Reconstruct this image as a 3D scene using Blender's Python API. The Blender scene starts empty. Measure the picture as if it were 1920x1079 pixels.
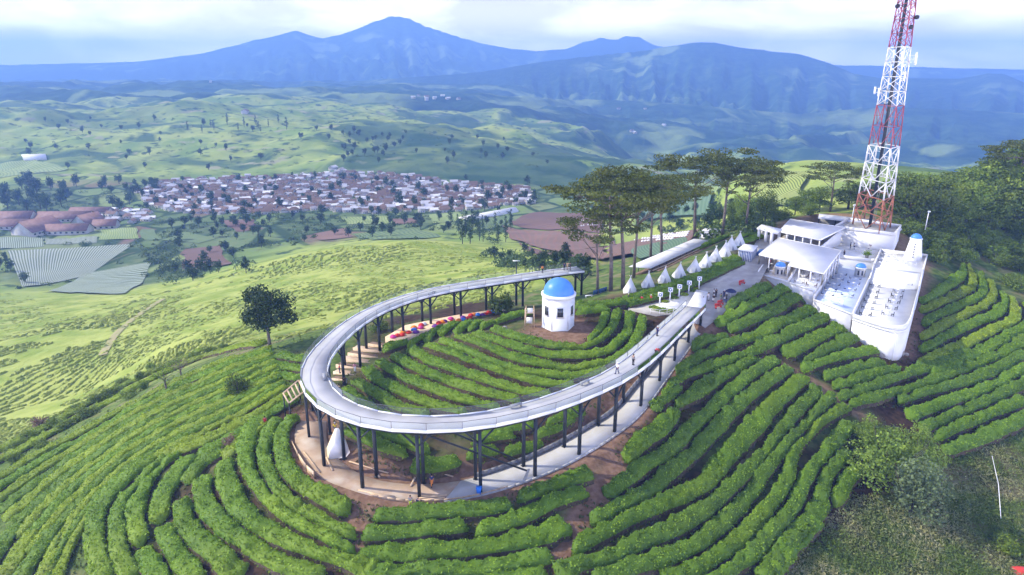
import bpy, math, random
import numpy as np
from mathutils import Vector, Matrix
PI = math.pi
scn = bpy.context.scene
COL = scn.collection
R = math.radians

# ---------------------------------------------------------------- camera
PITCH = R(17.35); FPX = 1280.0; CAMZ = 50.0
cam_d = bpy.data.cameras.new("camera"); cam = bpy.data.objects.new("camera", cam_d); COL.objects.link(cam)
cam.location = (0, 0, CAMZ); cam.rotation_euler = (PI/2 - PITCH, 0, 0)
cam_d.sensor_width = 36; cam_d.lens = 24.0; cam_d.clip_start = 0.5; cam_d.clip_end = 60000
scn.camera = cam

# ---------------------------------------------------------------- exposure, sampling
scn.view_settings.view_transform = 'Standard'; scn.view_settings.look = 'None'
scn.view_settings.exposure = 0.60; scn.view_settings.gamma = 1.0
try:
    scn.cycles.use_denoising = True
    scn.cycles.denoiser = 'OPENIMAGEDENOISE'
except Exception: pass
scn.cycles.max_bounces = 6; scn.cycles.diffuse_bounces = 2; scn.cycles.glossy_bounces = 2
scn.cycles.transmission_bounces = 4; scn.cycles.transparent_max_bounces = 12; scn.cycles.volume_bounces = 1
scn.cycles.caustics_reflective = False; scn.cycles.caustics_refractive = False

# ---------------------------------------------------------------- sun and sky
SUN_EL = R(36); SUN_AZ = R(-80)                 # azimuth clockwise from +Y: the sun stands left and a little beyond
sun_dir = Vector((math.sin(SUN_AZ)*math.cos(SUN_EL), math.cos(SUN_AZ)*math.cos(SUN_EL), math.sin(SUN_EL)))
sd = bpy.data.lights.new("sun", 'SUN'); sd.energy = 4.6; sd.angle = R(0.55); sd.color = (1.0, 0.92, 0.75)
so = bpy.data.objects.new("sun", sd); COL.objects.link(so)
so.rotation_euler = sun_dir.to_track_quat('Z', 'Y').to_euler(); so.location = (0, 0, 300)
world = bpy.data.worlds.new("World"); scn.world = world; world.use_nodes = True
wn, wl = world.node_tree.nodes, world.node_tree.links
wn.clear()
w_out = wn.new('ShaderNodeOutputWorld')
w_sky = wn.new('ShaderNodeTexSky'); w_sky.sky_type = 'NISHITA'; w_sky.sun_disc = False
w_sky.sun_elevation = SUN_EL; w_sky.sun_rotation = SUN_AZ; w_sky.altitude = 1400
w_b1 = wn.new('ShaderNodeBackground'); w_b1.inputs[1].default_value = 0.10
wl.new(w_sky.outputs[0], w_b1.inputs[0])
# a broken layer of cloud, laid out by direction on a flat ceiling far above
w_tc = wn.new('ShaderNodeTexCoord'); w_sep = wn.new('ShaderNodeSeparateXYZ')
wl.new(w_tc.outputs['Generated'], w_sep.inputs[0])
def wmath(op, a, b=None):
    n = wn.new('ShaderNodeMath'); n.operation = op
    for i, v in enumerate((a, b)):
        if v is None: continue
        if isinstance(v, (int, float)): n.inputs[i].default_value = v
        else: wl.new(v, n.inputs[i])
    return n.outputs[0]
zz = wmath('ADD', wmath('MAXIMUM', w_sep.outputs[2], 0.0), 0.26)
w_cmb = wn.new('ShaderNodeCombineXYZ')
wl.new(wmath('DIVIDE', w_sep.outputs[0], zz), w_cmb.inputs[0]); wl.new(wmath('DIVIDE', w_sep.outputs[1], zz), w_cmb.inputs[1])
w_n = wn.new('ShaderNodeTexNoise'); w_n.inputs['Scale'].default_value = 1.9; w_n.inputs['Detail'].default_value = 7
w_n.inputs['Roughness'].default_value = 0.52; w_n.inputs['Distortion'].default_value = 0.35
wl.new(w_cmb.outputs[0], w_n.inputs['Vector'])
w_r = wn.new('ShaderNodeValToRGB'); cr = w_r.color_ramp
cr.elements[0].position = 0.40; cr.elements[0].color = (0.70, 0.60, 0.63, 1)
cr.elements[1].position = 0.60; cr.elements[1].color = (1.08, 0.96, 0.95, 1)
e = cr.elements.new(0.48); e.color = (0.86, 0.76, 0.76, 1)
wl.new(w_n.outputs['Fac'], w_r.inputs[0])
w_b2 = wn.new('ShaderNodeBackground'); w_b2.inputs[1].default_value = 3.0
wl.new(w_r.outputs[0], w_b2.inputs[0])
# cloud seen far off, low over the horizon, is the brightest
w_gl = wn.new('ShaderNodeMapRange'); w_gl.inputs[1].default_value = 0.015; w_gl.inputs[2].default_value = 0.10
w_gl.inputs[3].default_value = 6.0; w_gl.inputs[4].default_value = 2.0
wl.new(w_sep.outputs[2], w_gl.inputs[0]); wl.new(w_gl.outputs[0], w_b2.inputs[1])
# cloud cover thins towards the zenith
w_mr = wn.new('ShaderNodeMapRange'); w_mr.inputs[1].default_value = 0.14; w_mr.inputs[2].default_value = 0.42
w_mr.inputs[3].default_value = 0.97; w_mr.inputs[4].default_value = 0.16
wl.new(w_sep.outputs[2], w_mr.inputs[0])
w_mix = wn.new('ShaderNodeMixShader')
wl.new(w_mr.outputs[0], w_mix.inputs[0]); wl.new(w_b1.outputs[0], w_mix.inputs[1]); wl.new(w_b2.outputs[0], w_mix.inputs[2])
wl.new(w_mix.outputs[0], w_out.inputs[0])

# ---------------------------------------------------------------- tags and things
def tag(o, label=None, cat=None, group=None, kind=None):
    if label: o['label'] = label
    if cat: o['category'] = cat
    if group: o['group'] = group
    if kind: o['kind'] = kind
    return o
def thing(name, label, cat, loc=(0, 0, 0), rz=0.0, group=None):
    o = bpy.data.objects.new(name, None); COL.objects.link(o)
    o.empty_display_size = 0.2
    o.location = loc; o.rotation_euler = (0, 0, rz)
    return tag(o, label, cat, group)
def copy_tree(o, parent=None):
    c = o.copy(); COL.objects.link(c)
    if parent is not None: c.parent = parent
    for ch in o.children: copy_tree(ch, c)
    return c
def place(o, loc, rz=0.0, s=1.0, label=None, group=None):
    o.location = loc; o.rotation_euler = (o.rotation_euler[0], o.rotation_euler[1], rz)
    o.scale = (s, s, s) if not isinstance(s, tuple) else s
    if label: o['label'] = label
    if group: o['group'] = group
    return o

# ---------------------------------------------------------------- materials
def setin(n, k, v):
    if k in n.inputs: n.inputs[k].default_value = v
def mat(name, c, rough=0.7, c2=None, scale=1.0, detail=4, bump=0.0, bscale=None, metal=0.0, rnd=0.0, tint=None, spec=0.3, c3=None, s3=0.1):
    """Principled with a noise blend of c and c2 (object coordinates), an optional larger patch colour c3, optional
    per-face tint attribute and per-object random brightness."""
    m = bpy.data.materials.new(name); m.use_nodes = True
    nt = m.node_tree; N, L = nt.nodes, nt.links
    b = N['Principled BSDF']; b.inputs['Roughness'].default_value = rough; b.inputs['Metallic'].default_value = metal
    setin(b, 'Specular IOR Level', spec)
    tc = N.new('ShaderNodeTexCoord')
    def col4(x): return (x[0], x[1], x[2], 1)
    out = None
    def mix(a, bcol, fac):
        x = N.new('ShaderNodeMix'); x.data_type = 'RGBA'
        for v, i in ((fac, 0), (a, 6), (bcol, 7)):
            if isinstance(v, (tuple, list)): x.inputs[i].default_value = col4(v)
            elif isinstance(v, (int, float)): x.inputs[i].default_value = v
            else: L.new(v, x.inputs[i])
        return x.outputs[2]
    def noise(sc, det, lo=0.35, hi=0.65):
        n = N.new('ShaderNodeTexNoise'); n.inputs['Scale'].default_value = sc; n.inputs['Detail'].default_value = det
        L.new(tc.outputs['Object'], n.inputs['Vector'])
        r = N.new('ShaderNodeMapRange'); r.inputs[1].default_value = lo; r.inputs[2].default_value = hi
        L.new(n.outputs['Fac'], r.inputs[0]); return r.outputs[0], n.outputs['Fac']
    out = c
    if c2 is not None: out = mix(c, c2, noise(scale, detail)[0])
    if c3 is not None: out = mix(out, c3, noise(s3, 3, 0.48, 0.68)[0])
    if tint is not None:
        a = N.new('ShaderNodeAttribute'); a.attribute_name = 'tint'
        out = mix(out, tint, a.outputs['Fac'])
    if rnd > 0:
        oi = N.new('ShaderNodeObjectInfo'); h = N.new('ShaderNodeHueSaturation')
        r = N.new('ShaderNodeMapRange'); r.inputs[3].default_value = 1 - rnd; r.inputs[4].default_value = 1 + rnd
        L.new(oi.outputs['Random'], r.inputs[0]); L.new(r.outputs[0], h.inputs['Value'])
        if isinstance(out, tuple): h.inputs['Color'].default_value = col4(out)
        else: L.new(out, h.inputs['Color'])
        out = h.outputs[0]
    if isinstance(out, tuple): b.inputs['Base Color'].default_value = col4(out)
    else: L.new(out, b.inputs['Base Color'])
    if bump > 0:
        bp = N.new('ShaderNodeBump'); bp.inputs['Strength'].default_value = bump; bp.inputs['Distance'].default_value = 0.1
        L.new(noise(bscale or scale, detail)[1], bp.inputs['Height']); L.new(bp.outputs[0], b.inputs['Normal'])
    return m

# ---------------------------------------------------------------- mesh building
def raw_mesh(name, V, F, smooth=False):
    """V (n,3) array, F list of index lists or (m,k) array."""
    me = bpy.data.meshes.new(name)
    V = np.asarray(V, dtype=np.float32)
    me.vertices.add(len(V)); me.vertices.foreach_set('co', V.ravel())
    if isinstance(F, np.ndarray):
        k = F.shape[1]; n = len(F)
        me.loops.add(n*k); me.loops.foreach_set('vertex_index', F.astype(np.int32).ravel())
        me.polygons.add(n)
        me.polygons.foreach_set('loop_start', np.arange(0, n*k, k, dtype=np.int32))
        me.polygons.foreach_set('loop_total', np.full(n, k, dtype=np.int32))
    else:
        tot = np.array([len(f) for f in F], dtype=np.int32); n = len(F)
        me.loops.add(int(tot.sum())); me.loops.foreach_set('vertex_index', np.array([i for f in F for i in f], dtype=np.int32))
        me.polygons.add(n)
        me.polygons.foreach_set('loop_start', (np.cumsum(tot)-tot).astype(np.int32)); me.polygons.foreach_set('loop_total', tot)
    if smooth: me.polygons.foreach_set('use_smooth', np.ones(n, dtype=bool))
    me.update(calc_edges=True)
    return me
def link_mesh(name, me, m=None, parent=None):
    o = bpy.data.objects.new(name, me); COL.objects.link(o)
    if m is not None:
        for x in (m if isinstance(m, (list, tuple)) else [m]): me.materials.append(x)
    if parent is not None: o.parent = parent
    return o
class MB:
    """collects shapes; build() links them as ONE mesh object"""
    def __init__(s): s.v = []; s.f = []; s.mi = []; s.cur = 0
    def add(s, V, F):
        n = len(s.v); s.v += [tuple(map(float, p)) for p in V]; s.f += [[i+n for i in f] for f in F]; s.mi += [s.cur]*len(F)
        return s
    def box(s, c, d, rz=0.0):
        x, y, z = d[0]/2, d[1]/2, d[2]/2; ca, sa = math.cos(rz), math.sin(rz)
        P = []
        for dz in (-z, z):
            for (dx, dy) in ((-x, -y), (x, -y), (x, y), (-x, y)):
                P.append((c[0]+dx*ca-dy*sa, c[1]+dx*sa+dy*ca, c[2]+dz))
        return s.add(P, [[3, 2, 1, 0], [4, 5, 6, 7], [0, 1, 5, 4], [1, 2, 6, 5], [2, 3, 7, 6], [3, 0, 4, 7]])
    def beam(s, a, b, w, h=None):
        """square bar from a to b"""
        h = h or w; a = Vector(a); b = Vector(b); d = (b-a)
        if d.length < 1e-6: return s
        d.normalize(); up = Vector((0, 0, 1)) if abs(d.z) < 0.95 else Vector((0, 1, 0))
        x = d.cross(up).normalized(); y = x.cross(d).normalized()
        P = []
        for p in (a, b):
            for (i, j) in ((-1, -1), (1, -1), (1, 1), (-1, 1)): P.append(p + x*(i*w/2) + y*(j*h/2))
        return s.add(P, [[0, 1, 2, 3], [7, 6, 5, 4], [4, 5, 1, 0], [5, 6, 2, 1], [6, 7, 3, 2], [7, 4, 0, 3]])
    def tube(s, pts, r, n=6, cap=True):
        """round bar along pts; r a number or one radius per point"""
        pts = [Vector(p) for p in pts]; rr = r if isinstance(r, (list, tuple)) else [r]*len(pts)
        P = []; F = []
        for i, p in enumerate(pts):
            d = (pts[min(i+1, len(pts)-1)] - pts[max(i-1, 0)]).normalized()
            up = Vector((0, 0, 1)) if abs(d.z) < 0.9 else Vector((0, 1, 0))
            x = d.cross(up).normalized(); y = d.cross(x).normalized()
            for k in range(n):
                a = 2*PI*k/n; P.append(p + x*(rr[i]*math.cos(a)) + y*(rr[i]*math.sin(a)))
        for i in range(len(pts)-1):
            for k in range(n):
                F.append([i*n+k, (i+1)*n+k, (i+1)*n+(k+1) % n, i*n+(k+1) % n])
        if cap: F.append(list(range(n))); F.append([(len(pts)-1)*n+k for k in range(n)][::-1])
        return s.add(P, F)
    def prism(s, poly, z0, z1):
        """upright prism over polygon (x,y) or (x,y,ztop); z1 None uses the third value"""
        n = len(poly); P = [(p[0], p[1], z0) for p in poly] + [(p[0], p[1], (p[2] if z1 is None else z1)) for p in poly]
        ar = sum(poly[i][0]*poly[(i+1) % n][1]-poly[(i+1) % n][0]*poly[i][1] for i in range(n))
        F = [list(range(n))[::-1], list(range(n, 2*n))] + [[i, (i+1) % n, n+(i+1) % n, n+i] for i in range(n)]
        if ar < 0: F = [f[::-1] for f in F]
        return s.add(P, F)
    def slab(s, poly3, t):
        """plate of thickness t under a (tilted) polygon"""
        n = len(poly3); P = [(p[0], p[1], p[2]-t) for p in poly3] + [tuple(p) for p in poly3]
        ar = sum(poly3[i][0]*poly3[(i+1) % n][1]-poly3[(i+1) % n][0]*poly3[i][1] for i in range(n))
        F = [list(range(n))[::-1], list(range(n, 2*n))] + [[i, (i+1) % n, n+(i+1) % n, n+i] for i in range(n)]
        if ar < 0: F = [f[::-1] for f in F]
        return s.add(P, F)
    def wall(s, a, b, z0, z1, t=0.2):
        """upright wall along a->b; z0, z1 numbers or pairs"""
        a = Vector((a[0], a[1], 0)); b = Vector((b[0], b[1], 0)); d = (b-a).normalized(); n = Vector((-d.y, d.x, 0))*(t/2)
        z0 = z0 if isinstance(z0, tuple) else (z0, z0); z1 = z1 if isinstance(z1, tuple) else (z1, z1)
        P = []
        for (p, k) in ((a, 0), (b, 1)):
            for sgn in (-1, 1):
                q = p + n*sgn; P.append((q.x, q.y, z0[k])); P.append((q.x, q.y, z1[k]))
        return s.add(P, [[0, 4, 5, 1], [2, 3, 7, 6], [1, 5, 7, 3], [0, 2, 6, 4], [0, 1, 3, 2], [4, 6, 7, 5]])
    def ribbon(s, pts, z0, z1, t):
        """mitred upright wall of thickness t along an open polyline"""
        P = np.array([p[:2] for p in pts], float); d = np.diff(P, axis=0); d /= np.linalg.norm(d, axis=1)[:, None]
        n = np.stack([-d[:, 1], d[:, 0]], 1); m = np.vstack([n[:1], n[:-1]+n[1:], n[-1:]]); m /= np.linalg.norm(m, axis=1)[:, None]
        sc = np.r_[1, 1/np.clip((m[1:-1]*n[1:]).sum(1), .5, 1), 1]; m = m*sc[:, None]*(t/2)
        Z0 = z0 if hasattr(z0, '__len__') else [z0]*len(P); Z1 = z1 if hasattr(z1, '__len__') else [z1]*len(P)
        V = []; F = []
        for i, p in enumerate(P):
            a, b = p+m[i], p-m[i]; V += [(a[0], a[1], Z0[i]), (b[0], b[1], Z0[i]), (b[0], b[1], Z1[i]), (a[0], a[1], Z1[i])]
        for i in range(len(P)-1):
            for k in range(4): F.append([i*4+k, i*4+(k+1) % 4, (i+1)*4+(k+1) % 4, (i+1)*4+k])
        e = (len(P)-1)*4; F += [[3, 2, 1, 0], [e, e+1, e+2, e+3]]
        return s.add(V, F)
    def lathe(s, c, prof, n=24, a0=0.0):
        """surface of revolution of (r,z) profile about the vertical through c"""
        P = []; F = []
        for (r, z) in prof:
            for k in range(n):
                a = a0 + 2*PI*k/n; P.append((c[0]+r*math.cos(a), c[1]+r*math.sin(a), c[2]+z))
        for i in range(len(prof)-1):
            for k in range(n):
                F.append([i*n+k, i*n+(k+1) % n, (i+1)*n+(k+1) % n, (i+1)*n+k])
        F.append(list(range(n))[::-1]); F.append([(len(prof)-1)*n+k for k in range(n)])
        return s.add(P, F)
    def build(s, name, m, parent=None, smooth=False, world=True):
        V = np.array(s.v, dtype=float)
        if parent is not None and world:
            V = V - np.array(pworld(parent))
        me = raw_mesh(name, V, s.f, smooth)
        o = link_mesh(name, me, m, parent)
        if any(s.mi): me.polygons.foreach_set('material_index', np.array(s.mi, dtype=np.int32))
        return o
def pworld(p):
    w = Vector((0, 0, 0))
    while p is not None: w = w + Vector(p.location); p = p.parent
    return w
def smooth_by_angle(o, ang=40):
    me = o.data
    me.polygons.foreach_set('use_smooth', np.ones(len(me.polygons), dtype=bool))
    try: me.set_sharp_from_angle(angle=R(ang))
    except Exception: pass
    return o

# ---------------------------------------------------------------- noise
def _hash(ix, iy, seed):
    h = (ix.astype(np.int64)*374761393 + iy.astype(np.int64)*668265263 + seed*1274126177) & 0xffffffff
    h = ((h ^ (h >> 13))*1274126177) & 0xffffffff
    h = h ^ (h >> 16)
    return (h & 0xffffff)/float(0xffffff)
def vnoise(x, y, seed=0):
    x = np.asarray(x, float); y = np.asarray(y, float)
    ix = np.floor(x); iy = np.floor(y); fx = x-ix; fy = y-iy
    fx = fx*fx*fx*(fx*(fx*6-15)+10); fy = fy*fy*fy*(fy*(fy*6-15)+10)
    a = _hash(ix, iy, seed); b = _hash(ix+1, iy, seed); c = _hash(ix, iy+1, seed); d = _hash(ix+1, iy+1, seed)
    return (a*(1-fx)+b*fx)*(1-fy)+(c*(1-fx)+d*fx)*fy
def fbm(x, y, seed=0, oct=4, gain=0.5):
    s = 0; a = 1; t = 0
    for i in range(oct):
        s = s + a*vnoise(x*2**i+17.3*i, y*2**i-9.1*i, seed+i); t += a; a *= gain
    return s/t*2-1
def sstep(e0, e1, x):
    t = np.clip((np.asarray(x, float)-e0)/(e1-e0), 0, 1); return t*t*(3-2*t)
# ---------------------------------------------------------------- survey: sight lines -> points of the land
CP, SP = math.cos(PITCH), math.sin(PITCH)
def ray(px, py):
    u = (np.asarray(px, float)-960)/FPX; v = (539.5-np.asarray(py, float))/FPX
    return u, CP+v*SP, -SP+v*CP
def W(px, py, z):
    """point at height z on the sight line of photo pixel px, py"""
    dx, dy, dz = ray(px, py); t = (z-CAMZ)/dz
    return (float(dx*t), float(dy*t), float(z))
SURVEY = [
 (820,940,-1.7),(660,915,-1.7),(585,885,-1.5),(553,830,-1.0),(560,780,-.5),(890,930,-1.7),(1035,883,-1.2),(1122,834,-.2),(1195,783,.6),
 (1230,730,2.3),(1263,686,3.2),(1315,607,4.9),(634,730,.3),(672,700,.3),(713,662,.8),(772,628,1.0),(850,600,1.3),(965,578,1.8),(1092,557,1.8),
 (1045,625,5),(960,615,4.6),(1110,600,5.2),(900,700,2.8),(800,680,2.3),(1000,740,2.0),(1130,690,3.4),(720,740,.8),(850,775,1.2),(1200,620,5.0),
 (1340,575,5.6),(1400,520,6.6),(1430,490,7.2),(1300,540,6),(1200,560,5.6),(1180,545,5.4),(1400,450,8),(1425,432,8.5),
 (1160,540,4.8),(1250,515,5.6),(1340,475,6.8),(1395,440,7.8),(1188,520,2.2),(1235,500,2.3),(1300,472,3.0),(1130,540,3.2),(1105,530,2.0),
 (900,560,-12),(1000,545,-10),(1120,500,-8),(1250,450,-12),(1360,425,-2),
 (1330,640,4),(1390,640,3.8),(1300,720,1.5),(1400,700,1.5),(1250,800,-1),(1350,800,-1.8),(1450,780,-1.5),(1540,720,-.5),(1480,620,3),(1560,640,1.2),
 (1450,560,4.8),(1656,662,-.8),(1730,650,-2),(1750,580,-1),(1800,540,0),(1800,650,-3),(1900,620,-3),(1800,750,-5.5),(1900,760,-7),(1300,900,-3.5),(1450,900,-5),
 (1150,930,-2.6),(1100,1000,-3.5),(1250,1050,-5.5),(1050,1079,-4.2),(1450,1060,-8),(1600,900,-7),(1650,960,-8.5),(1800,850,-8),(1900,880,-9.5),
 (1700,1079,-11),(1900,1060,-12),(850,1000,-3),(850,1079,-4.5),(700,1000,-3),(650,1070,-5),
 (500,800,-3),(520,880,-3),(450,950,-5),(350,1050,-8),(200,1079,-11),(400,850,-5.5),(300,950,-8.5),(100,1050,-13),(0,1079,-15),(300,800,-9),
 (200,880,-12),(80,950,-16),(0,900,-20),(430,760,-5),(505,655,-3),(540,690,-1.5),(340,720,-9),(433,673,-6),(250,757,-14),(133,827,-18),(50,867,-20),
 (0,700,-45),(100,650,-47),(250,620,-45),(0,560,-75),(300,545,-68),(450,500,-62),(620,465,-52),(800,453,-48),(950,478,-50),(700,540,-30),(600,600,-20),
 (850,520,-32),(400,600,-37),(500,560,-38),(200,720,-36),(300,660,-30),
 (1640,412,10.5),(1590,445,9),(1740,470,3.5),(1700,430,8),(1800,480,2),(1850,420,5),(1900,450,2),(1900,560,-2),(1850,370,12),(1780,385,10),(1560,400,9),(1480,405,6),
 (1440,345,-12),(1450,318,-10),(1418,317,-14),(1395,325,-18),(1500,324,-6),(1400,400,-28),(1000,430,-85),(1150,460,-70),(1300,440,-58),(1520,330,-4),(1700,352,7),(1900,346,9),
 (620,450,-84),(800,441,-80),(300,530,-86),(130,490,-90),(50,440,-92),(200,400,-94),(500,420,-90),(700,400,-92),(950,400,-88),(700,360,-95),(400,370,-95),(900,340,-97),(1000,380,-92),
 (100,310,-86),(200,260,-62),(300,205,-32),(100,200,-38),(500,230,-48),(520,320,-94),(640,300,-80),(850,241,-60),(1000,290,-84),(1090,312,-96),(700,232,-55),(600,215,-45),
 (750,190,-48),(1250,235,-260),(1150,275,-210),(1300,305,-235),(1450,300,-240),(1600,296,-230),(1800,300,-210),(1950,300,-200),(1120,300,-150),(950,200,-70),(300,170,-20),(0,170,-20),
]
def _pts():
    P = [W(*s) for s in SURVEY]
    P += [(-1400, 700, -70), (1500, 1200, -210), (900, 650, -150), (-900, 300, -70), (0, 4500, -40), (-4000, 4000, -20), (4000, 4000, -160), (0, 16000, -20),
          (500, 150, -30), (250, 60, -25), (-250, 40, -45), (0, 20, -6), (-60, 30, -14), (60, 30, -9), (-8000, 9000, -20), (8000, 9000, -20), (420, 330, -30), (600, 900, -170), (500, 600, -120)]
    return np.array(P)
SP_ = _pts()
_C = 14.0
def _mq(A, B):
    d2 = (A[:, None, 0]-B[None, :, 0])**2+(A[:, None, 1]-B[None, :, 1])**2
    return np.sqrt(d2+_C*_C)
_n = len(SP_)
_A = np.zeros((_n+3, _n+3)); _A[:_n, :_n] = _mq(SP_, SP_) + np.eye(_n)*(-0.6)
_A[:_n, _n] = 1; _A[:_n, _n+1:] = SP_[:, :2]/1000; _A[_n:, :_n] = _A[:_n, _n:].T
_w = np.linalg.solve(_A, np.concatenate([SP_[:, 2], [0, 0, 0]]))
def h_base(x, y):
    x = np.asarray(x, float); y = np.asarray(y, float); sh = x.shape
    X = np.stack([x.ravel(), y.ravel()], 1); out = np.empty(len(X))
    for i in range(0, len(X), 20000):
        q = X[i:i+20000]; out[i:i+20000] = _mq(q, SP_) @ _w[:_n] + _w[_n] + (q/1000) @ _w[_n+1:]
    return out.reshape(sh)
# mountains: crest lines given as (photo x, photo y of the crest), each at its own distance
RIDGES = [
 (9500, 5200, 5, [(-700,120),(-300,126),(0,122),(250,116),(380,100),(430,88),(470,77),(520,66),(555,56),(580,65),(605,72),(640,64),(690,45),(735,29),(765,33),(800,50),(850,66),(900,80),(960,92),(1010,96),(1060,92),(1090,80),(1130,70),(1152,75),(1175,67),(1200,70),(1230,86),(1300,100),(1500,120),(1900,130),(2500,120)]),
 (5600, 3600, 11, [(-700,175),(300,170),(700,150),(900,136),(1000,118),(1100,106),(1200,96),(1260,86),(1300,80),(1340,79),(1400,90),(1500,101),(1550,116),(1600,138),(1650,146),(1750,147),(1800,148),(1850,138),(1880,138),(1920,154),(2050,150),(2500,130)]),
 (4000, 1700, 17, [(-700,178),(0,172),(250,172),(500,176),(700,168),(850,172),(1000,190),(1100,186),(1250,192),(1400,206),(1500,214),(1650,200),(1800,206),(1920,212),(2500,190)]),
 (3100, 900, 23, [(-700,420),(850,420),(950,360),(1050,262),(1150,248),(1260,236),(1340,244),(1450,262),(1560,275),(1700,262),(1820,270),(1920,262),(2500,250)]),
]
def mountains(x, y):
    r = np.hypot(x, y); a = np.arctan2(x, y)
    z = np.full(np.shape(x), -1e4)
    for (D, wd, sd, prof) in RIDGES:
        px = np.array([p[0] for p in prof], float); py = np.array([p[1] for p in prof], float)
        dx, dy, dz = ray(px, py)
        az = np.arctan2(dx, dy); el = dz/np.hypot(dx, dy)
        e = np.interp(a, az, el)
        Dl = D*(1+0.08*fbm(a*4, a*0, sd, 2))
        crest = CAMZ + e*Dl
        t = np.clip((r-(Dl-wd))/wd, 0, 1)                      # foot -> crest
        up = t**1.5
        base = -300.0
        ext = crest-base
        # ravines running down the flank
        gl = np.abs(fbm(a*38, r/1700.0, sd+3, 4))
        g2 = fbm(x/420.0, y/420.0, sd+7, 4)
        fl = base + ext*up - (gl*0.30*ext + np.abs(ext)*0.05)*np.sin(PI*t)**0.8 + g2*0.12*ext*np.sin(PI*np.clip(t, 0, .97))
        back = base + ext*np.clip(1-(r-Dl)/(wd*0.7), 0, 1)
        z = np.maximum(z, np.where(r < Dl, np.where(t > 0, fl, -1e4), back))
    return z
# ---- the ring path round the knoll (outer and inner kerb as surveyed)
RING_OUT = [(1340,584,5.4),(1322,612,4.9),(1295,650,4.0),(1265,690,3.0),(1232,736,2.2),(1195,787,.5),(1122,838,-.3),(1032,888,-1.2),(885,936,-1.7),(757,944,-1.7),(655,919,-1.7),(584,889,-1.5),(550,836,-1.0),(556,790,-.5)]
RING_IN = [(1300,588,5.4),(1284,618,4.9),(1252,650,4.0),(1222,690,3.0),(1190,726,2.2),(1152,774,.5),(1085,814,-.3),(1000,859,-1.2),(877,903,-1.7),(770,911,-1.7),(688,898,-1.7),(642,870,-1.5),(612,834,-1.0),(612,790,-.5)]
def resample(P, step):
    P = np.asarray(P, float); d = np.r_[0, np.cumsum(np.linalg.norm(np.diff(P[:, :2], axis=0), axis=1))]
    n = max(2, int(d[-1]/step)+1); s = np.linspace(0, d[-1], n)
    return np.stack([np.interp(s, d, P[:, k]) for k in range(P.shape[1])], 1)
def chaikin(P, it=2):
    P = np.asarray(P, float)
    for _ in range(it):
        Q = np.empty((2*len(P)-2, P.shape[1])); Q[0::2] = P[:-1]*.75+P[1:]*.25; Q[1::2] = P[:-1]*.25+P[1:]*.75
        P = np.vstack([P[:1], Q, P[-1:]])
    return P
PO = np.array([W(*p) for p in RING_OUT]); PI_ = np.array([W(*p) for p in RING_IN])
def _even(P, n):
    P = chaikin(P, 2); d = np.r_[0, np.cumsum(np.linalg.norm(np.diff(P[:, :2], axis=0), axis=1))]; s = np.linspace(0, d[-1], n)
    return np.stack([np.interp(s, d, P[:, k]) for k in range(3)], 1)
PO = _even(PO, 90); PI_ = _even(PI_, 90)
PC = (PO+PI_)/2; PWID = np.linalg.norm((PO-PI_)[:, :2], axis=1)
def flat_poly(pts): return np.array([W(*p) for p in pts])
# plaza: level-ish paved court between the ramp landing and the café
PLAZA = flat_poly([(1300,600,5.2),(1322,616,5.0),(1352,592,5.5),(1378,560,6.0),(1425,527,6.6),(1440,497,7.2),(1447,470,7.6),(1452,440,8.3),(1425,436,8.3),(1415,458,7.9),(1385,492,7.0),(1330,520,6.4),(1290,540,6.0),(1235,562,5.6),(1180,562,5.5),(1178,580,5.4),(1230,592,5.3),(1262,590,5.2)])
CAFE_FOOT = flat_poly([(1421,521,6.0),(1500,580,2.8),(1600,628,.8),(1640,652,-.3),(1668,661,-.9),(1694,655,-1.2),(1712,600,0),(1735,478,4.5),(1690,460,7),(1690,430,9),(1530,395,10),(1440,440,8.4),(1430,480,7.2)])
def inpoly(x, y, poly):
    x = np.asarray(x, float); y = np.asarray(y, float); c = np.zeros(x.shape, bool); n = len(poly)
    for i in range(n):
        x0, y0 = poly[i][:2]; x1, y1 = poly[(i+1) % n][:2]
        if y0 == y1: continue
        c ^= ((y0 > y) != (y1 > y)) & (x < (x1-x0)*(y-y0)/(y1-y0)+x0)
    return c
def polydist(x, y, poly, closed=True):
    """distance to the outline, and index/parameter of the nearest point"""
    x = np.asarray(x, float).ravel(); y = np.asarray(y, float).ravel(); best = np.full(x.shape, 1e9); bz = np.zeros(x.shape); bi = np.zeros(x.shape)
    n = len(poly)
    for i in range(n if closed else n-1):
        a = poly[i]; b = poly[(i+1) % n]; dx, dy = b[0]-a[0], b[1]-a[1]; L2 = dx*dx+dy*dy+1e-9
        t = np.clip(((x-a[0])*dx+(y-a[1])*dy)/L2, 0, 1)
        d = np.hypot(x-a[0]-t*dx, y-a[1]-t*dy); k = d < best
        best = np.where(k, d, best); bz = np.where(k, a[2]+t*(b[2]-a[2]), bz); bi = np.where(k, i+t, bi)
    return best, bz, bi
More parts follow.
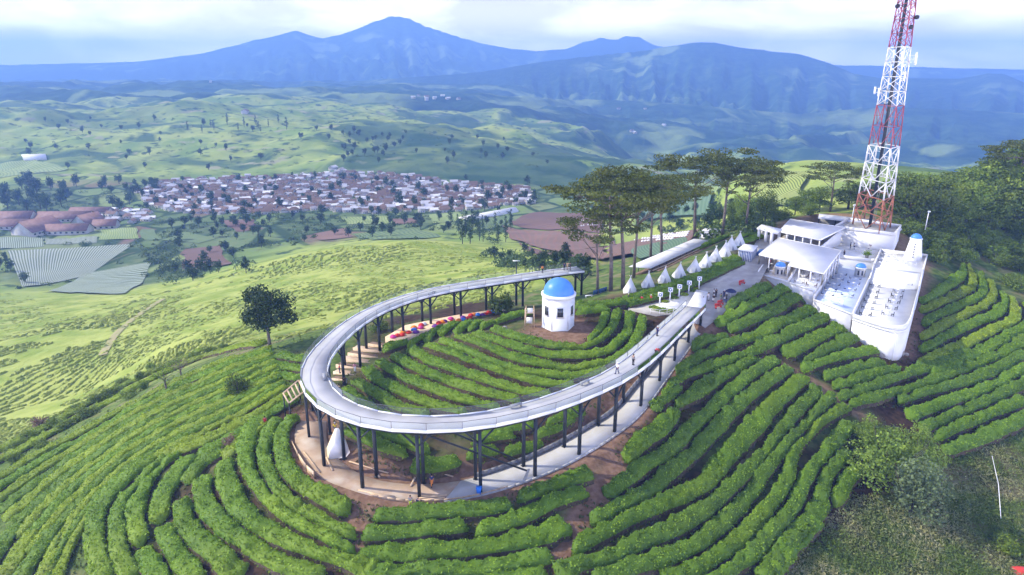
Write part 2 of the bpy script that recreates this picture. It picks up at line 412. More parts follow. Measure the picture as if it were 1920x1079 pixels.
def h_fn(x, y, detail=True):
    x = np.asarray(x, float); y = np.asarray(y, float); sh = x.shape
    z = h_base(x, y); r = np.hypot(x, y)
    if detail:
        z = z + fbm(x/210.0, y/210.0, 3, 5)*np.clip((r-520)/1100, 0, 1)*36*np.clip((r-420)/800, 0.0, 1)
        am = np.clip((r-1050)/1300, 0, 1)*(26+40*sstep(-200, 500, x))*(1-.75*sstep(200, -900, x)*sstep(2400, 1500, r))
        rg = 1-np.abs(fbm(x/520.0+.3*fbm(x/300., y/300., 62, 2), y/520.0, 61, 4))*2.2
        z = z + am*(rg-.35)
        z = z + fbm(x/38.0, y/38.0, 9, 3)*np.clip((r-230)/300, 0, 1)*2.2
        z = z + fbm(x/9.0, y/9.0, 5, 3)*0.22*np.clip(1-(r-400)/500, 0, 1)
    z = z.ravel(); x = x.ravel(); y = y.ravel(); r = r.ravel()
    near = np.where(r < 260)[0]
    if len(near):
        d, pz, pi = polydist(x[near], y[near], PC, False)
        wid = np.interp(pi, np.arange(len(PWID)), PWID)/2
        k = 1-sstep(0.4, 2.6, d-wid)
        zn = z[near]*(1-k)+(pz-0.12)*k
        ip = inpoly(x[near], y[near], PLAZA); dp, zp, _ = polydist(x[near], y[near], PLAZA)
        # plaza plane fit
        kk = np.where(ip, 1.0, 1-sstep(0.2, 3.0, dp))
        zn = zn*(1-kk)+(plaza_z(x[near], y[near])-0.12)*kk
        ic = inpoly(x[near], y[near], CAFE_FOOT); dc, zc, _ = polydist(x[near], y[near], CAFE_FOOT)
        kc = np.where(ic, sstep(0.0, 3.0, dc), 0.0)
        zn = np.where(ic, zn*(1-kc)+kc*np.minimum(zn-2.0, 5.0), zn)
        z[near] = zn
    mt = r > 1100
    if mt.any():
        mz = mountains(x[mt], y[mt]); z[mt] = np.maximum(z[mt], mz)
    return z.reshape(sh)
_Ap = np.c_[PLAZA[:, :2], np.ones(len(PLAZA))]; _pc = np.linalg.lstsq(_Ap, PLAZA[:, 2], rcond=None)[0]
def plaza_z(x, y): return _pc[0]*x+_pc[1]*y+_pc[2]
def G(px, py, lift=0.0, rmin=40.0, rmax=4000.0):
    """points where photo sight lines meet the land (raised by lift)"""
    px = np.atleast_1d(np.asarray(px, float)); py = np.atleast_1d(np.asarray(py, float))
    dx, dy, dz = ray(px, py); hl = np.hypot(dx, dy)
    ts = np.geomspace(rmin, rmax, 420)
    out = np.zeros((len(px), 3))
    T = ts[None, :]/hl[:, None]
    X = dx[:, None]*T; Y = dy[:, None]*T; Z = CAMZ+dz[:, None]*T
    H = h_fn(X, Y)+lift
    below = Z < H
    idx = np.argmax(below, 1); idx = np.where(below.any(1), np.maximum(idx, 1), len(ts)-1)
    k = np.arange(len(px)); lo = T[k, idx-1]; hi = T[k, idx]
    for _ in range(12):
        m = (lo+hi)/2; b = CAMZ+dz*m < h_fn(dx*m, dy*m)+lift
        hi = np.where(b, m, hi); lo = np.where(b, lo, m)
    m = (lo+hi)/2
    out[:, 0] = dx*m; out[:, 1] = dy*m; out[:, 2] = h_fn(out[:, 0], out[:, 1])
    return out
def hz(x, y): return float(h_fn(np.array([x]), np.array([y]))[0])
# ---------------------------------------------------------------- the land itself: one continuous sheet in three named stretches
def land_material(name, kind):
    m = bpy.data.materials.new(name); m.use_nodes = True
    N, L = m.node_tree.nodes, m.node_tree.links; b = N['Principled BSDF']
    b.inputs['Roughness'].default_value = 0.95; setin(b, 'Specular IOR Level', 0.1)
    tc = N.new('ShaderNodeTexCoord')
    def noise(sc, det=4, lo=.4, hi=.6, dist=0.0, vec=None):
        n = N.new('ShaderNodeTexNoise'); n.inputs['Scale'].default_value = sc; n.inputs['Detail'].default_value = det
        n.inputs['Distortion'].default_value = dist
        L.new(vec or tc.outputs['Object'], n.inputs['Vector'])
        r = N.new('ShaderNodeMapRange'); r.inputs[1].default_value = lo; r.inputs[2].default_value = hi
        L.new(n.outputs['Fac'], r.inputs[0]); return r.outputs[0]
    def mix(a, c, f):
        x = N.new('ShaderNodeMix'); x.data_type = 'RGBA'
        for v, i in ((f, 0), (a, 6), (c, 7)):
            if isinstance(v, tuple): x.inputs[i].default_value = (*v, 1)
            elif isinstance(v, float): x.inputs[i].default_value = v
            else: L.new(v, x.inputs[i])
        return x.outputs[2]
    def attr(nm):
        a = N.new('ShaderNodeAttribute'); a.attribute_name = nm; return a.outputs['Fac']
    def plots():
        v = N.new('ShaderNodeTexVoronoi'); v.inputs['Scale'].default_value = .021; v.inputs['Randomness'].default_value = .85
        mp = N.new('ShaderNodeMapping'); mp.inputs['Scale'].default_value = (1.0, .62, 0); mp.inputs['Rotation'].default_value = (0, 0, .3); L.new(tc.outputs['Object'], mp.inputs[0]); L.new(mp.outputs[0], v.inputs[0])
        s = N.new('ShaderNodeSeparateColor'); L.new(v.outputs['Color'], s.inputs[0]); r = N.new('ShaderNodeValToRGB'); cr = r.color_ramp; cr.interpolation = 'CONSTANT'
        for i, (p, cc) in enumerate(((0, (.105, .165, .055)), (.22, (.17, .25, .08)), (.42, (.075, .125, .05)), (.58, (.24, .31, .11)), (.72, (.13, .19, .075)), (.84, (.19, .125, .095)), (.92, (.20, .25, .11)))):
            e = cr.elements[i] if i < 2 else cr.elements.new(p); e.position = p; e.color = (*cc, 1)
        L.new(s.outputs[0], r.inputs[0])
        d = N.new('ShaderNodeTexVoronoi'); d.feature = 'DISTANCE_TO_EDGE'; d.inputs['Scale'].default_value = .021; d.inputs['Randomness'].default_value = .85; L.new(mp.outputs[0], d.inputs[0])
        k = N.new('ShaderNodeMapRange'); k.inputs[1].default_value = .03; k.inputs[2].default_value = .07; L.new(d.outputs['Distance'], k.inputs[0])
        return mix((.035, .07, .025), mix(r.outputs[0], (.16, .20, .09), noise(.09, 5, .45, .75)), k.outputs[0])
    if kind == 'hill':
        soil = mix((.028, .018, .012), (.062, .036, .022), noise(0.9, 6))
        grass = mix((.055, .100, .020), (.12, .18, .04), noise(0.7, 6))
        grass = mix(grass, (.20, .18, .09), noise(0.16, 4, .5, .66))
        c = mix(soil, grass, attr('grass'))
        c = mix(c, mix((.17, .10, .065), (.24, .15, .10), noise(1.3, 6)), attr('dirt'))
        mead = mix((.21, .285, .045), (.36, .41, .10), noise(0.06, 5))
        c = mix(c, mead, attr('meadow'))
    elif kind == 'valley':
        c = mix((.17, .26, .055), (.33, .39, .095), noise(0.012, 5, .36, .62, 0.6))
        c = mix(c, (.075, .135, .045), noise(0.006, 6, .52, .60, .8))
        c = mix(c, (.045, .085, .03), noise(0.05, 5, .56, .66))
        c = mix(c, (.30, .30, .17), noise(0.021, 4, .62, .68))
        c = mix(c, mix((.21, .285, .045), (.36, .41, .10), noise(0.06, 5)), attr('meadow'))
        c = mix(c, plots(), attr('floor'))
        c = mix(c, mix((.030, .075, .034), (.080, .135, .055), noise(.012, 7, .42, .62)), attr('wood'))  # woodland colour; also paints the cloud shade on the middle hill
    else:
        c = mix((.014, .048, .024), (.050, .100, .046), noise(0.010, 8, .42, .6))
        c = mix(c, (.20, .27, .09), noise(0.0022, 7, .53, .60, 1.0))
        c = mix(c, mix((.008, .034, .028), (.028, .066, .040), noise(.02, 6, .42, .6)), attr('wood'))
    L.new(c, b.inputs['Base Color'])
    bp = N.new('ShaderNodeBump'); bp.inputs['Strength'].default_value = 0.8
    bp.inputs['Distance'].default_value = {'hill': 0.12, 'valley': 1.2, 'mountain': 16.0}[kind]
    n = N.new('ShaderNodeTexNoise'); n.inputs['Scale'].default_value = {'hill': 2.5, 'valley': 0.25, 'mountain': 0.018}[kind]; n.inputs['Detail'].default_value = 7
    L.new(tc.outputs['Object'], n.inputs['Vector']); L.new(n.outputs['Fac'], bp.inputs['Height']); L.new(bp.outputs[0], b.inputs['Normal'])
    return m
LAND = {}
def build_land():
    na = 620
    ang = np.linspace(R(-58), R(58), na)
    rad = np.concatenate([np.geomspace(28, 230, 250)[:-1], np.geomspace(230, 2600, 330)[:-1], np.geomspace(2600, 15000, 230)])
    A, Rr = np.meshgrid(ang, rad); X = Rr*np.sin(A); Y = Rr*np.cos(A)
    Z = h_fn(X, Y)
    LAND.update(ang=ang, rad=rad, Z=Z)
    V = np.stack([X, Y, Z], -1)
    i1 = int(np.searchsorted(rad, 229.9)); i2 = int(np.searchsorted(rad, 2599))
    for (nm, lab, a, b, kd) in (('hill_ground', 'reddish soil and grass of the tea hill under the ramp and the white café', 0, i1, 'hill'),
                                ('valley_ground', 'rolling green valley floor and tea hills round the village', i1, i2, 'valley'),
                                ('mountains', 'blue forested mountains closing the valley', i2, len(rad)-1, 'mountain')):
        v = V[a:b+1]; nr = v.shape[0]
        idx = np.arange(nr*na).reshape(nr, na)
        F = np.stack([idx[:-1, :-1], idx[:-1, 1:], idx[1:, 1:], idx[1:, :-1]], -1).reshape(-1, 4)[:, ::-1]
        me = raw_mesh(nm, v.reshape(-1, 3), np.ascontiguousarray(F), True)
        x, y, z = v[..., 0].ravel(), v[..., 1].ravel(), v[..., 2].ravel(); r = np.hypot(x, y)
        def put(name, val):
            at = me.attributes.new(name, 'FLOAT', 'POINT'); at.data.foreach_set('value', val.astype(np.float32))
        mead = sstep(150, 215, r + 25*fbm(x/30, y/30, 4, 2)) * (1-sstep(20, 90, x-0.25*y))*(1-sstep(430, 520, r))
        if kd == 'hill':
            d, pz, pi = polydist(x, y, PC, False); wid = np.interp(pi, np.arange(len(PWID)), PWID)/2
            dirt = (1-sstep(1.0, 4.0, d-wid+1.4*fbm(x/3, y/3, 6, 3)))
            pv = W(1047, 622, 5); dpv = np.hypot(x-pv[0], y-pv[1])
            dirt = np.maximum(dirt, 1-sstep(5.0, 9.5, dpv+2*fbm(x/4, y/4, 8, 3)))
            dc, _, _ = polydist(x, y, CAFE_FOOT); dirt = np.maximum(dirt, .8*(1-sstep(.8, 3.5, dc+1.2*fbm(x/3, y/3, 2, 2))))
            for (pp, wd_, st) in (((( 1190,812,0),(1165,862,-1.5),(1125,925,-3),(1085,990,-4),(1050,1079,-4.5)), 1.5, 1.0), (((1372,628,4),(1410,668,2.4),(1455,690,1.2),(1520,715,-.3),(1570,742,-1.2),(1625,775,-2.6)), 1.1, .75), (((655,945,-2),(672,985,-2.6),(668,1030,-3.6)), 1.2, 1.0)):
                dd_, _, _ = polydist(x, y, np.array([W(*p) for p in pp]), False); dirt = np.maximum(dirt, st*(1-sstep(wd_*.6, wd_*1.8, dd_+.7*fbm(x/2, y/2, 33, 3))))
            put('dirt', dirt)
            g = sstep(-.1, .5, fbm(x/11, y/11, 12, 4)+0.1)
            rough = inpoly(x, y, np.array([W(*p) for p in ((1920,800,-8),(1790,850,-8),(1640,930,-8),(1480,1079,-9),(1500,1400,-9),(2600,1400,-14),(2300,800,-10))]))
            g = np.where(rough, .55+.45*g, g*.6)
            g = np.maximum(g, sstep(140, 165, y+0*x)*sstep(40, 60, x)*.9)
            g = np.maximum(g, sstep(-10, 8, x-0.0*y)*sstep(135, 142, y)*(1-sstep(55, 62, x)))
            g = np.maximum(g, .95*sstep(-24, -34, x)*sstep(98, 108, y)); g = np.maximum(g, .9*sstep(-4, -9, z)*sstep(-40, -60, x))
            put('grass', g); put('meadow', mead*sstep(-5, -14, z) if False else mead*(1-sstep(-14, -6, z)))
        elif kd == 'valley':
            put('meadow', mead)
            fl = (1-sstep(-88, -78, z))*sstep(380, 480, r)*(1-sstep(1000, 1150, r)); put('floor', fl)
            wd = sstep(.18, .30, fbm(x/160, y/160, 31, 4)+.35*sstep(60, 140, np.abs(z+95)*0+ (r-1350)/8)*0)*sstep(700, 1000, r)
            gz = sstep(-10, 120, x+0.05*y)*sstep(880, 1000, r)
            gz = np.maximum(gz, sstep(-250, 150, x)*sstep(1000, 1300, r)); wd = np.maximum(wd*.9, gz*sstep(-.12, .12, fbm(x/190, y/190, 41, 4)))
            hp = inpoly(x+30*fbm(x/60, y/60, 81, 3), y+30*fbm(x/60, y/60, 82, 3), np.array([W(*p) for p in ((650,305,-80),(700,243,-60),(850,243,-62),(1000,285,-82),(1110,308,-92),(1085,345,-96),(900,345,-96),(740,335,-95))]))  # outline of the cloud shade painted onto the hill above the village
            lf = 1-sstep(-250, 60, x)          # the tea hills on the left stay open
            put('wood', np.clip(wd*(1-.6*lf*(1-sstep(1700, 2100, r))) + hp*(.75+.35*fbm(x/70, y/70, 83, 3)), 0, 1))  # woodland, plus painted cloud shade inside that outline
        else:
            put('wood', sstep(-.15, .25, fbm(x/900, y/900, 51, 4)+.25*(r > 4500)-.35*sstep(-300, -1500, x)))
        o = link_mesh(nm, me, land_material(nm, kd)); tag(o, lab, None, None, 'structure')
build_land()
h_exact = h_fn
def h_fn(x, y, detail=True):
    """height of the built land sheet (bilinear in its own grid)"""
    x = np.asarray(x, float); y = np.asarray(y, float); an, rd, Z = LAND['ang'], LAND['rad'], LAND['Z']
    r = np.clip(np.hypot(x, y), rd[0], rd[-1]-1e-3); a = np.clip(np.arctan2(x, y), an[0], an[-1]-1e-6)
    fj = (a-an[0])/(an[1]-an[0]); j = np.clip(fj.astype(int), 0, len(an)-2); fj = fj-j
    i = np.clip(np.searchsorted(rd, r, side='right')-1, 0, len(rd)-2); fi = (r-rd[i])/(rd[i+1]-rd[i])
    return (Z[i, j]*(1-fj)+Z[i, j+1]*fj)*(1-fi)+(Z[i+1, j]*(1-fj)+Z[i+1, j+1]*fj)*fi
# ---------------------------------------------------------------- shared materials
M = {}
M['white'] = mat('white_plaster', (.76, .76, .76), .85, (.70, .71, .72), 0.5, 6, bump=.05, bscale=6, c3=(.66, .66, .665), s3=.35)
M['whitemetal'] = mat('white_metal', (.78, .79, .80), .45)
M['deck'] = mat('deck_concrete', (.42, .42, .44), .85, (.47, .47, .485), 0.35, 6, bump=.06, bscale=8, c3=(.32, .32, .345), s3=.12)
M['steel'] = mat('dark_steel', (.012, .017, .022), .5, (.022, .027, .032), 1.5)
M['conc'] = mat('path_concrete', (.40, .395, .385), .9, (.47, .465, .455), 0.4, 6, bump=.1, bscale=6, c3=(.40, .385, .36), s3=.16)
M['dirtconc'] = mat('dusty_screed', (.46, .34, .24), .95, (.36, .25, .17), 0.5, 6, bump=.2, bscale=5, c3=(.50, .42, .33), s3=.3)
M['wallconc'] = mat('grey_concrete', (.16, .16, .165), .9, (.24, .24, .24), 0.7, 5)
M['paver'] = mat('paving', (.37, .355, .335), .95, (.45, .435, .41), 0.6, 7, bump=.15, bscale=3, c3=(.31, .295, .28), s3=.25)
M['timber'] = mat('raw_timber', (.56, .40, .25), .8, (.66, .50, .34), 2.0, rnd=.1)
M['timber_dark'] = mat('brown_timber', (.13, .085, .055), .8, (.19, .13, .085), 2.0)
M['blue'] = mat('blue_dome_paint', (.06, .21, .60), .38, (.08, .25, .64), .6, 6)
M['dark'] = mat('dark_void', (.012, .013, .016), .6)
M['red'] = mat('red_paint', (.55, .05, .04), .5)
M['canvas'] = mat('white_canvas', (.78, .78, .76), .8, (.70, .70, .69), 1.5)
M['rock'] = mat('pale_rock', (.42, .38, .34), .9, (.30, .27, .24), 2.0, 6, bump=.4)
def glass_mat():
    m = bpy.data.materials.new('railing_glass'); m.use_nodes = True; N, L = m.node_tree.nodes, m.node_tree.links; N.clear()
    o = N.new('ShaderNodeOutputMaterial'); t = N.new('ShaderNodeBsdfTransparent'); t.inputs[0].default_value = (.93, .96, .95, 1)
    g = N.new('ShaderNodeBsdfGlossy'); g.inputs['Roughness'].default_value = .08; g.inputs[0].default_value = (.9, .95, .95, 1)
    f = N.new('ShaderNodeLayerWeight'); f.inputs[0].default_value = .10
    d = N.new('ShaderNodeBsdfDiffuse'); d.inputs[0].default_value = (.50, .58, .54, 1)
    x0 = N.new('ShaderNodeMixShader'); x0.inputs[0].default_value = .10; L.new(t.outputs[0], x0.inputs[1]); L.new(d.outputs[0], x0.inputs[2])
    x = N.new('ShaderNodeMixShader'); L.new(f.outputs['Fresnel'], x.inputs[0]); L.new(x0.outputs[0], x.inputs[1]); L.new(g.outputs[0], x.inputs[2])
    L.new(x.outputs[0], o.inputs[0]); return m
M['glass'] = glass_mat()
M['railgrey'] = mat('rail_grey', (.10, .11, .12), .5)

# ---------------------------------------------------------------- the elevated walkway
ZD = 8.0
DK_OUT = [(1320,581,7.55),(1301,604,7.55),(1274,629,7.55),(1242,663,7.55),(1204,696,7.55),(1187,709,7.55),(1140,734,7.55),(1108,749,7.55),(1038,777,7.55),(1000,787,7.55),(967,793,7.55),(890,809,7.55),(828,812,7.55),(762,812,7.55),(712,806,7.55),(665,797,7.55),(635,787,7.55),(594,766,7.55),(567,740,7.55),(562,706,8),(567,682,8),(582,659,8),(605,634,8),(630,613,8),(674,586,8),(716,568,8),(751,554,8),(810,540,8),(862,532,8),(920,525,8),(980,515,8),(1037,507,8),(1093,501,8)]
DK_IN = [(1288,576,8),(1272,590,8),(1251,606,8),(1231,626,8),(1200,655,8),(1163,685,8),(1128,707,8),(1088,722,8),(1038,741,8),(1000,755,8),(948,768,8),(900,780,8),(826,787,8),(760,787,8),(693,776,8),(663,764,8),(637,751,8),(612,722,8),(610,690,7.55),(622,672,7.55),(638,655,7.55),(674,618,7.55),(714,590,7.55),(755,574,7.55),(787,564,7.55),(833,552,7.55),(879,543,7.55),(920,536,7.55),(964,529,7.55),(1035,519,7.55),(1091,512,7.55)]
def build_walkway():
    A = np.array([W(*p) for p in DK_OUT]); B = np.array([W(*p) for p in DK_IN])
    A = chaikin(A, 1); B = chaikin(B, 1)
    ns = 42
    A = resample(A, 0.5); B = resample(B, 0.5)
    # match cross lines: centre line at constant width
    ka = np.linspace(0, len(A)-1, ns+1).round().astype(int); a = A[ka][:, :2]
    b = []
    last = 0
    for p in a:                                              # nearest inner point, never going back
        d = np.hypot(B[last:, 0]-p[0], B[last:, 1]-p[1]); j = last+int(np.argmin(d[:max(8, int(len(d)*.25))])); b.append(B[j, :2]); last = j
    b = np.array(b)
    c = (a+b)/2
    c[1:-1] = c[:-2]*.25+c[1:-1]*.5+c[2:]*.25
    t = np.gradient(c, axis=0); t /= np.linalg.norm(t, axis=1)[:, None]; nrm = np.stack([t[:, 1], -t[:, 0]], 1)
    sgn = np.sign(((a-c)*nrm).sum(1).mean()); nrm *= sgn
    hw = 1.85
    a = c+nrm*hw; b = c-nrm*hw
    root = thing('elevated_walkway', 'curving white walkway on dark steel columns looping round the tea knoll', 'walkway', (c[20][0], c[20][1], 0))
    # deck plate, fascia and edge beams
    mb = MB(); P = []; F = []
    for i in range(ns+1):
        P += [(a[i][0], a[i][1], ZD), (b[i][0], b[i][1], ZD), (b[i][0], b[i][1], ZD-.16), (a[i][0], a[i][1], ZD-.16)]
    for i in range(ns):
        for k in range(4): F.append([i*4+k, i*4+(k+1) % 4, (i+1)*4+(k+1) % 4, (i+1)*4+k][::-1])
    F.append([0, 1, 2, 3]); F.append([ns*4+3, ns*4+2, ns*4+1, ns*4])
    mb.add(P, F); mb.build('deck', M['deck'], root)
    for (e, s) in ((a, 1), (b, -1)):
        k = MB(); q = e+nrm*0.05*s
        for i in range(ns): k.beam((q[i][0], q[i][1], ZD-.07), (q[i+1][0], q[i+1][1], ZD-.07), .12, .42)
        k.build('fascia', M['whitemetal'], root)
        k = MB(); q = e-nrm*0.30*s
        for i in range(ns): k.beam((q[i][0], q[i][1], ZD-.42), (q[i+1][0], q[i+1][1], ZD-.42), .22, .48)
        k.build('edge_beam', M['steel'], root)
    for i in range(0, ns+1): k = MB(); k.beam((a[i][0], a[i][1], ZD-.36), (b[i][0], b[i][1], ZD-.36), .14, .34); k.build('cross_beam', M['steel'], root)
    # railing: glass, posts, handrail
    for (e, s) in ((a, 1), (b, -1)):
        q = e+nrm*0.02*s
        hr = MB()
        for i in range(ns):
            hr.beam((q[i][0], q[i][1], ZD+1.08), (q[i+1][0], q[i+1][1], ZD+1.08), .055, .05)
            g = MB(); p0, p1 = q[i], q[i+1]; d = (p1-p0)
            a0 = p0+d*.03; a1 = p0+d*.97
            g.add([(*a0, ZD+.20), (*a1, ZD+.20), (*a1, ZD+.98), (*a0, ZD+.98)], [[0, 1, 2, 3]]); g.build('glass_panel', M['glass'], root)
        hr.build('handrail', M['railgrey'], root)
        for i in range(ns+1):
            p = MB(); p.box((q[i][0], q[i][1], ZD+.63), (.06, .06, .94)); p.build('railing_post', M['railgrey'], root)
    # columns in pairs, with knee braces
    L = np.r_[0, np.cumsum(np.linalg.norm(np.diff(c, axis=0), axis=1))]
    st = np.arange(1.2, L[-1]-.2, (L[-1]-1.6)/23)
    for s_ in list(st)+[L[-1]-.4]:
        cx = np.array([np.interp(s_, L, c[:, 0]), np.interp(s_, L, c[:, 1])]); tt = np.array([np.interp(s_, L, t[:, 0]), np.interp(s_, L, t[:, 1])]); tt /= np.linalg.norm(tt)
        nn = np.array([tt[1], -tt[0]])*sgn
        for s in (1, -1):
            p = cx+nn*s*(hw-.35); zg = hz(p[0], p[1])-.3; top = ZD-.62
            k = MB(); k.box((p[0], p[1], (zg+top)/2), (.38, .38, top-zg), math.atan2(tt[1], tt[0])); k.box((p[0], p[1], zg+.36), (.62, .62, .12), math.atan2(tt[1], tt[0]))
            k.build('column', M['steel'], root)
            if top-zg > 2.0:
                k = MB(); rise = min(1.9, (top-zg)*.45)
                for d in (-1, 1):
                    e = p+tt*d*rise; k.beam((p[0], p[1], top-rise), (e[0], e[1], top+.02), .18)
                k.build('knee_brace', M['steel'], root)
        p0 = cx+nn*(hw-.35); p1 = cx-nn*(hw-.35)
        k = MB(); k.beam((p0[0], p0[1], ZD-.72), (p1[0], p1[1], ZD-.72), .2, .3); k.build('cross_head', M['steel'], root)
    # two long diagonal stays at the front bend
    f0 = W(790, 830, 7.2); 
    i0 = int(np.argmin(np.hypot(a[:, 0]-f0[0], a[:, 1]-f0[1])))
    for e in (a, b):
        k = MB(); p0 = e[i0]*.86+c[i0]*.14; j = i0-3; p1 = e[j]*.86+c[j]*.14
        k.beam((p0[0], p0[1], ZD-.7), (p1[0], p1[1], hz(p1[0], p1[1])+1.6), .2); k.build('diagonal_stay', M['steel'], root)
    # sloping access from the plaza up to the deck
    mb = MB()
    top = [W(1287, 577, ZD-.03), W(1317, 582, ZD-.03), W(1327, 548, 6.75), W(1306, 543, 6.75)]
    n = 4; P = [tuple(p) for p in top]+[(p[0], p[1], hz(p[0], p[1])-.3) for p in top]
    mb.add(P, [[0, 1, 2, 3], [0, 4, 5, 1], [1, 5, 6, 2], [2, 6, 7, 3], [3, 7, 4, 0]])
    mb.build('access_ramp', M['white'], root)
    mb = MB()
    for (p, q) in ((W(1262, 592, 8), top[0]),):
        for i in range(5):
            f = i/4; x, y, z = (p[k]*(1-f)+q[k]*f for k in range(3)); mb.box((x, y, z+.5), (.06, .06, 1.05))
        mb.beam((p[0], p[1], p[2]+1.02), (q[0], q[1], q[2]+1.02), .06)
    mb.build('landing_rail', M['whitemetal'], root)
    return root, a, b, c, nrm, t
WALK, WKA, WKB, WKC, WKN, WKT = build_walkway()

# ---------------------------------------------------------------- ring path and plaza: sheets with real kerbs
def strip(name, A, B, dz, m, label, thick=.14):
    mb = MB(); n = len(A); P = []
    for i in range(n):
        z = (A[i][2]+B[i][2])/2+dz
        P += [(A[i][0], A[i][1], z), (B[i][0], B[i][1], z), (B[i][0], B[i][1], z-thick-.2), (A[i][0], A[i][1], z-thick-.2)]
    F = []
    for i in range(n-1):
        for k in range(4): F.append([i*4+k, i*4+(k+1) % 4, (i+1)*4+(k+1) % 4, (i+1)*4+k][::-1])
    F += [[0, 1, 2, 3], [n*4-1, n*4-2, n*4-3, n*4-4]]
    mb.add(P, F); o = mb.build(name, m); tag(o, label, None, None, 'structure'); return o
kx = 62
strip('path', PO[:kx], PI_[:kx], .04, M['conc'], 'pale concrete path under the walkway')
strip('dusty_path', PO[kx-1:], PI_[kx-1:], .03, M['dirtconc'], 'dusty unfinished path under the bend of the walkway')
def low_wall(name, E, dz0, dz1, t, m, label, cat):
    mb = MB()
    for i in range(len(E)-1): mb.wall(E[i], E[i+1], (E[i][2]+dz0, E[i+1][2]+dz0), (E[i][2]+dz1, E[i+1][2]+dz1), t)
    o = mb.build(name, m); tag(o, label, cat); return o
ie = PI_ + (PI_-PC)/np.linalg.norm((PI_-PC)[:, :2], axis=1)[:, None]*.16
low_wall('retaining_wall', ie[6:60], -.3, .55, .26, M['wallconc'], 'low dark concrete retaining wall along the inner edge of the path', 'retaining wall')
oe = PO + (PO-PC)/np.linalg.norm((PO-PC)[:, :2], axis=1)[:, None]*.10
low_wall('path_kerb', oe[2:kx], -.3, .12, .18, M['conc'], 'thin pale kerb along the outer edge of the concrete path', 'kerb')
low_wall('shuttering_board', oe[kx-8:kx+8], .125, .30, .10, M['timber'], 'raw timber shuttering board along the dusty front of the path', 'board')
def build_plaza():
    mb = MB(); P = [(p[0], p[1], plaza_z(p[0], p[1])+.03) for p in PLAZA]
    mb.slab(P, .3); o = mb.build('plaza', M['paver']); tag(o, 'pale paved plaza between the walkway and the white café', None, None, 'structure')
build_plaza()

def white_floor():
    P = [W(1222, 574, 5.6), W(1306, 543, 6.2), W(1303, 556, 6.1), W(1286, 574, 5.8), W(1262, 586, 5.5)]
    mb = MB(); mb.slab([(p[0], p[1], plaza_z(p[0], p[1])+.07) for p in P], .2); o = mb.build('white_paving', M['white']); tag(o, 'bright white paving beside the access ramp', None, None, 'structure')
white_floor()
# ---------------------------------------------------------------- foliage tools
def leaf_quads(P, Nn, size, rng, flat=0.5, tint=None, aspect=.62):
    """leaf-sized quads at points P facing roughly along Nn"""
    n = len(P); size = np.broadcast_to(size, (n,))
    d = Nn*flat + rng.normal(0, .55, (n, 3)); d /= np.linalg.norm(d, axis=1)[:, None]+1e-9
    a = rng.normal(0, 1, (n, 3)); u = np.cross(d, a); u /= np.linalg.norm(u, axis=1)[:, None]+1e-9; v = np.cross(d, u)
    u = u*(size*.5)[:, None]; v = v*(size*.5*aspect)[:, None]; bend = d*(size*.12)[:, None]
    V = np.stack([P-u, P-v+bend, P+u, P+v+bend], 1).reshape(-1, 3)
    F = np.arange(4*n).reshape(n, 4)
    return V, F
def set_tint(me, t):
    at = me.attributes.new('tint', 'FLOAT', 'FACE'); at.data.foreach_set('value', np.asarray(t, dtype=np.float32))
def leaf_mat(name, c, c2, tint, scale=.5, rnd=.12, c3=None, s3=.1, trans=.25):
    m = mat(name, c, .62, c2, scale, 3, rnd=rnd, tint=tint, spec=.22, c3=c3, s3=s3)
    b = m.node_tree.nodes['Principled BSDF']
    N, L = m.node_tree.nodes, m.node_tree.links
    if trans > 0:                                          # leaves let some light through
        t = N.new('ShaderNodeBsdfTranslucent'); x = N.new('ShaderNodeMixShader'); x.inputs[0].default_value = trans
        src = b.inputs['Base Color'].links[0].from_socket
        L.new(src, t.inputs[0]); L.new(b.outputs[0], x.inputs[1]); L.new(t.outputs[0], x.inputs[2]); L.new(x.outputs[0], N['Material Output'].inputs[0])
    return m
M['tea'] = leaf_mat('tea_leaf', (.075, .160, .010), (.115, .225, .014), (.310, .470, .030), .25, .12, c3=(.165, .255, .018), s3=.05)
M['tea_dk'] = leaf_mat('tea_leaf_deep', (.072, .148, .012), (.105, .205, .016), (.275, .43, .034), .25, .10, c3=(.07, .125, .02), s3=.05)
M['tea_yl'] = leaf_mat('tea_leaf_yellow', (.150, .235, .012), (.200, .290, .016), (.420, .530, .040), .25, .10, c3=(.13, .17, .03), s3=.06)
M['tea_stem'] = mat('tea_stems', (.060, .045, .026), .9, (.11, .082, .048), 3.0, 6, bump=.6, bscale=9)
HEDGE_N = [0, 0]
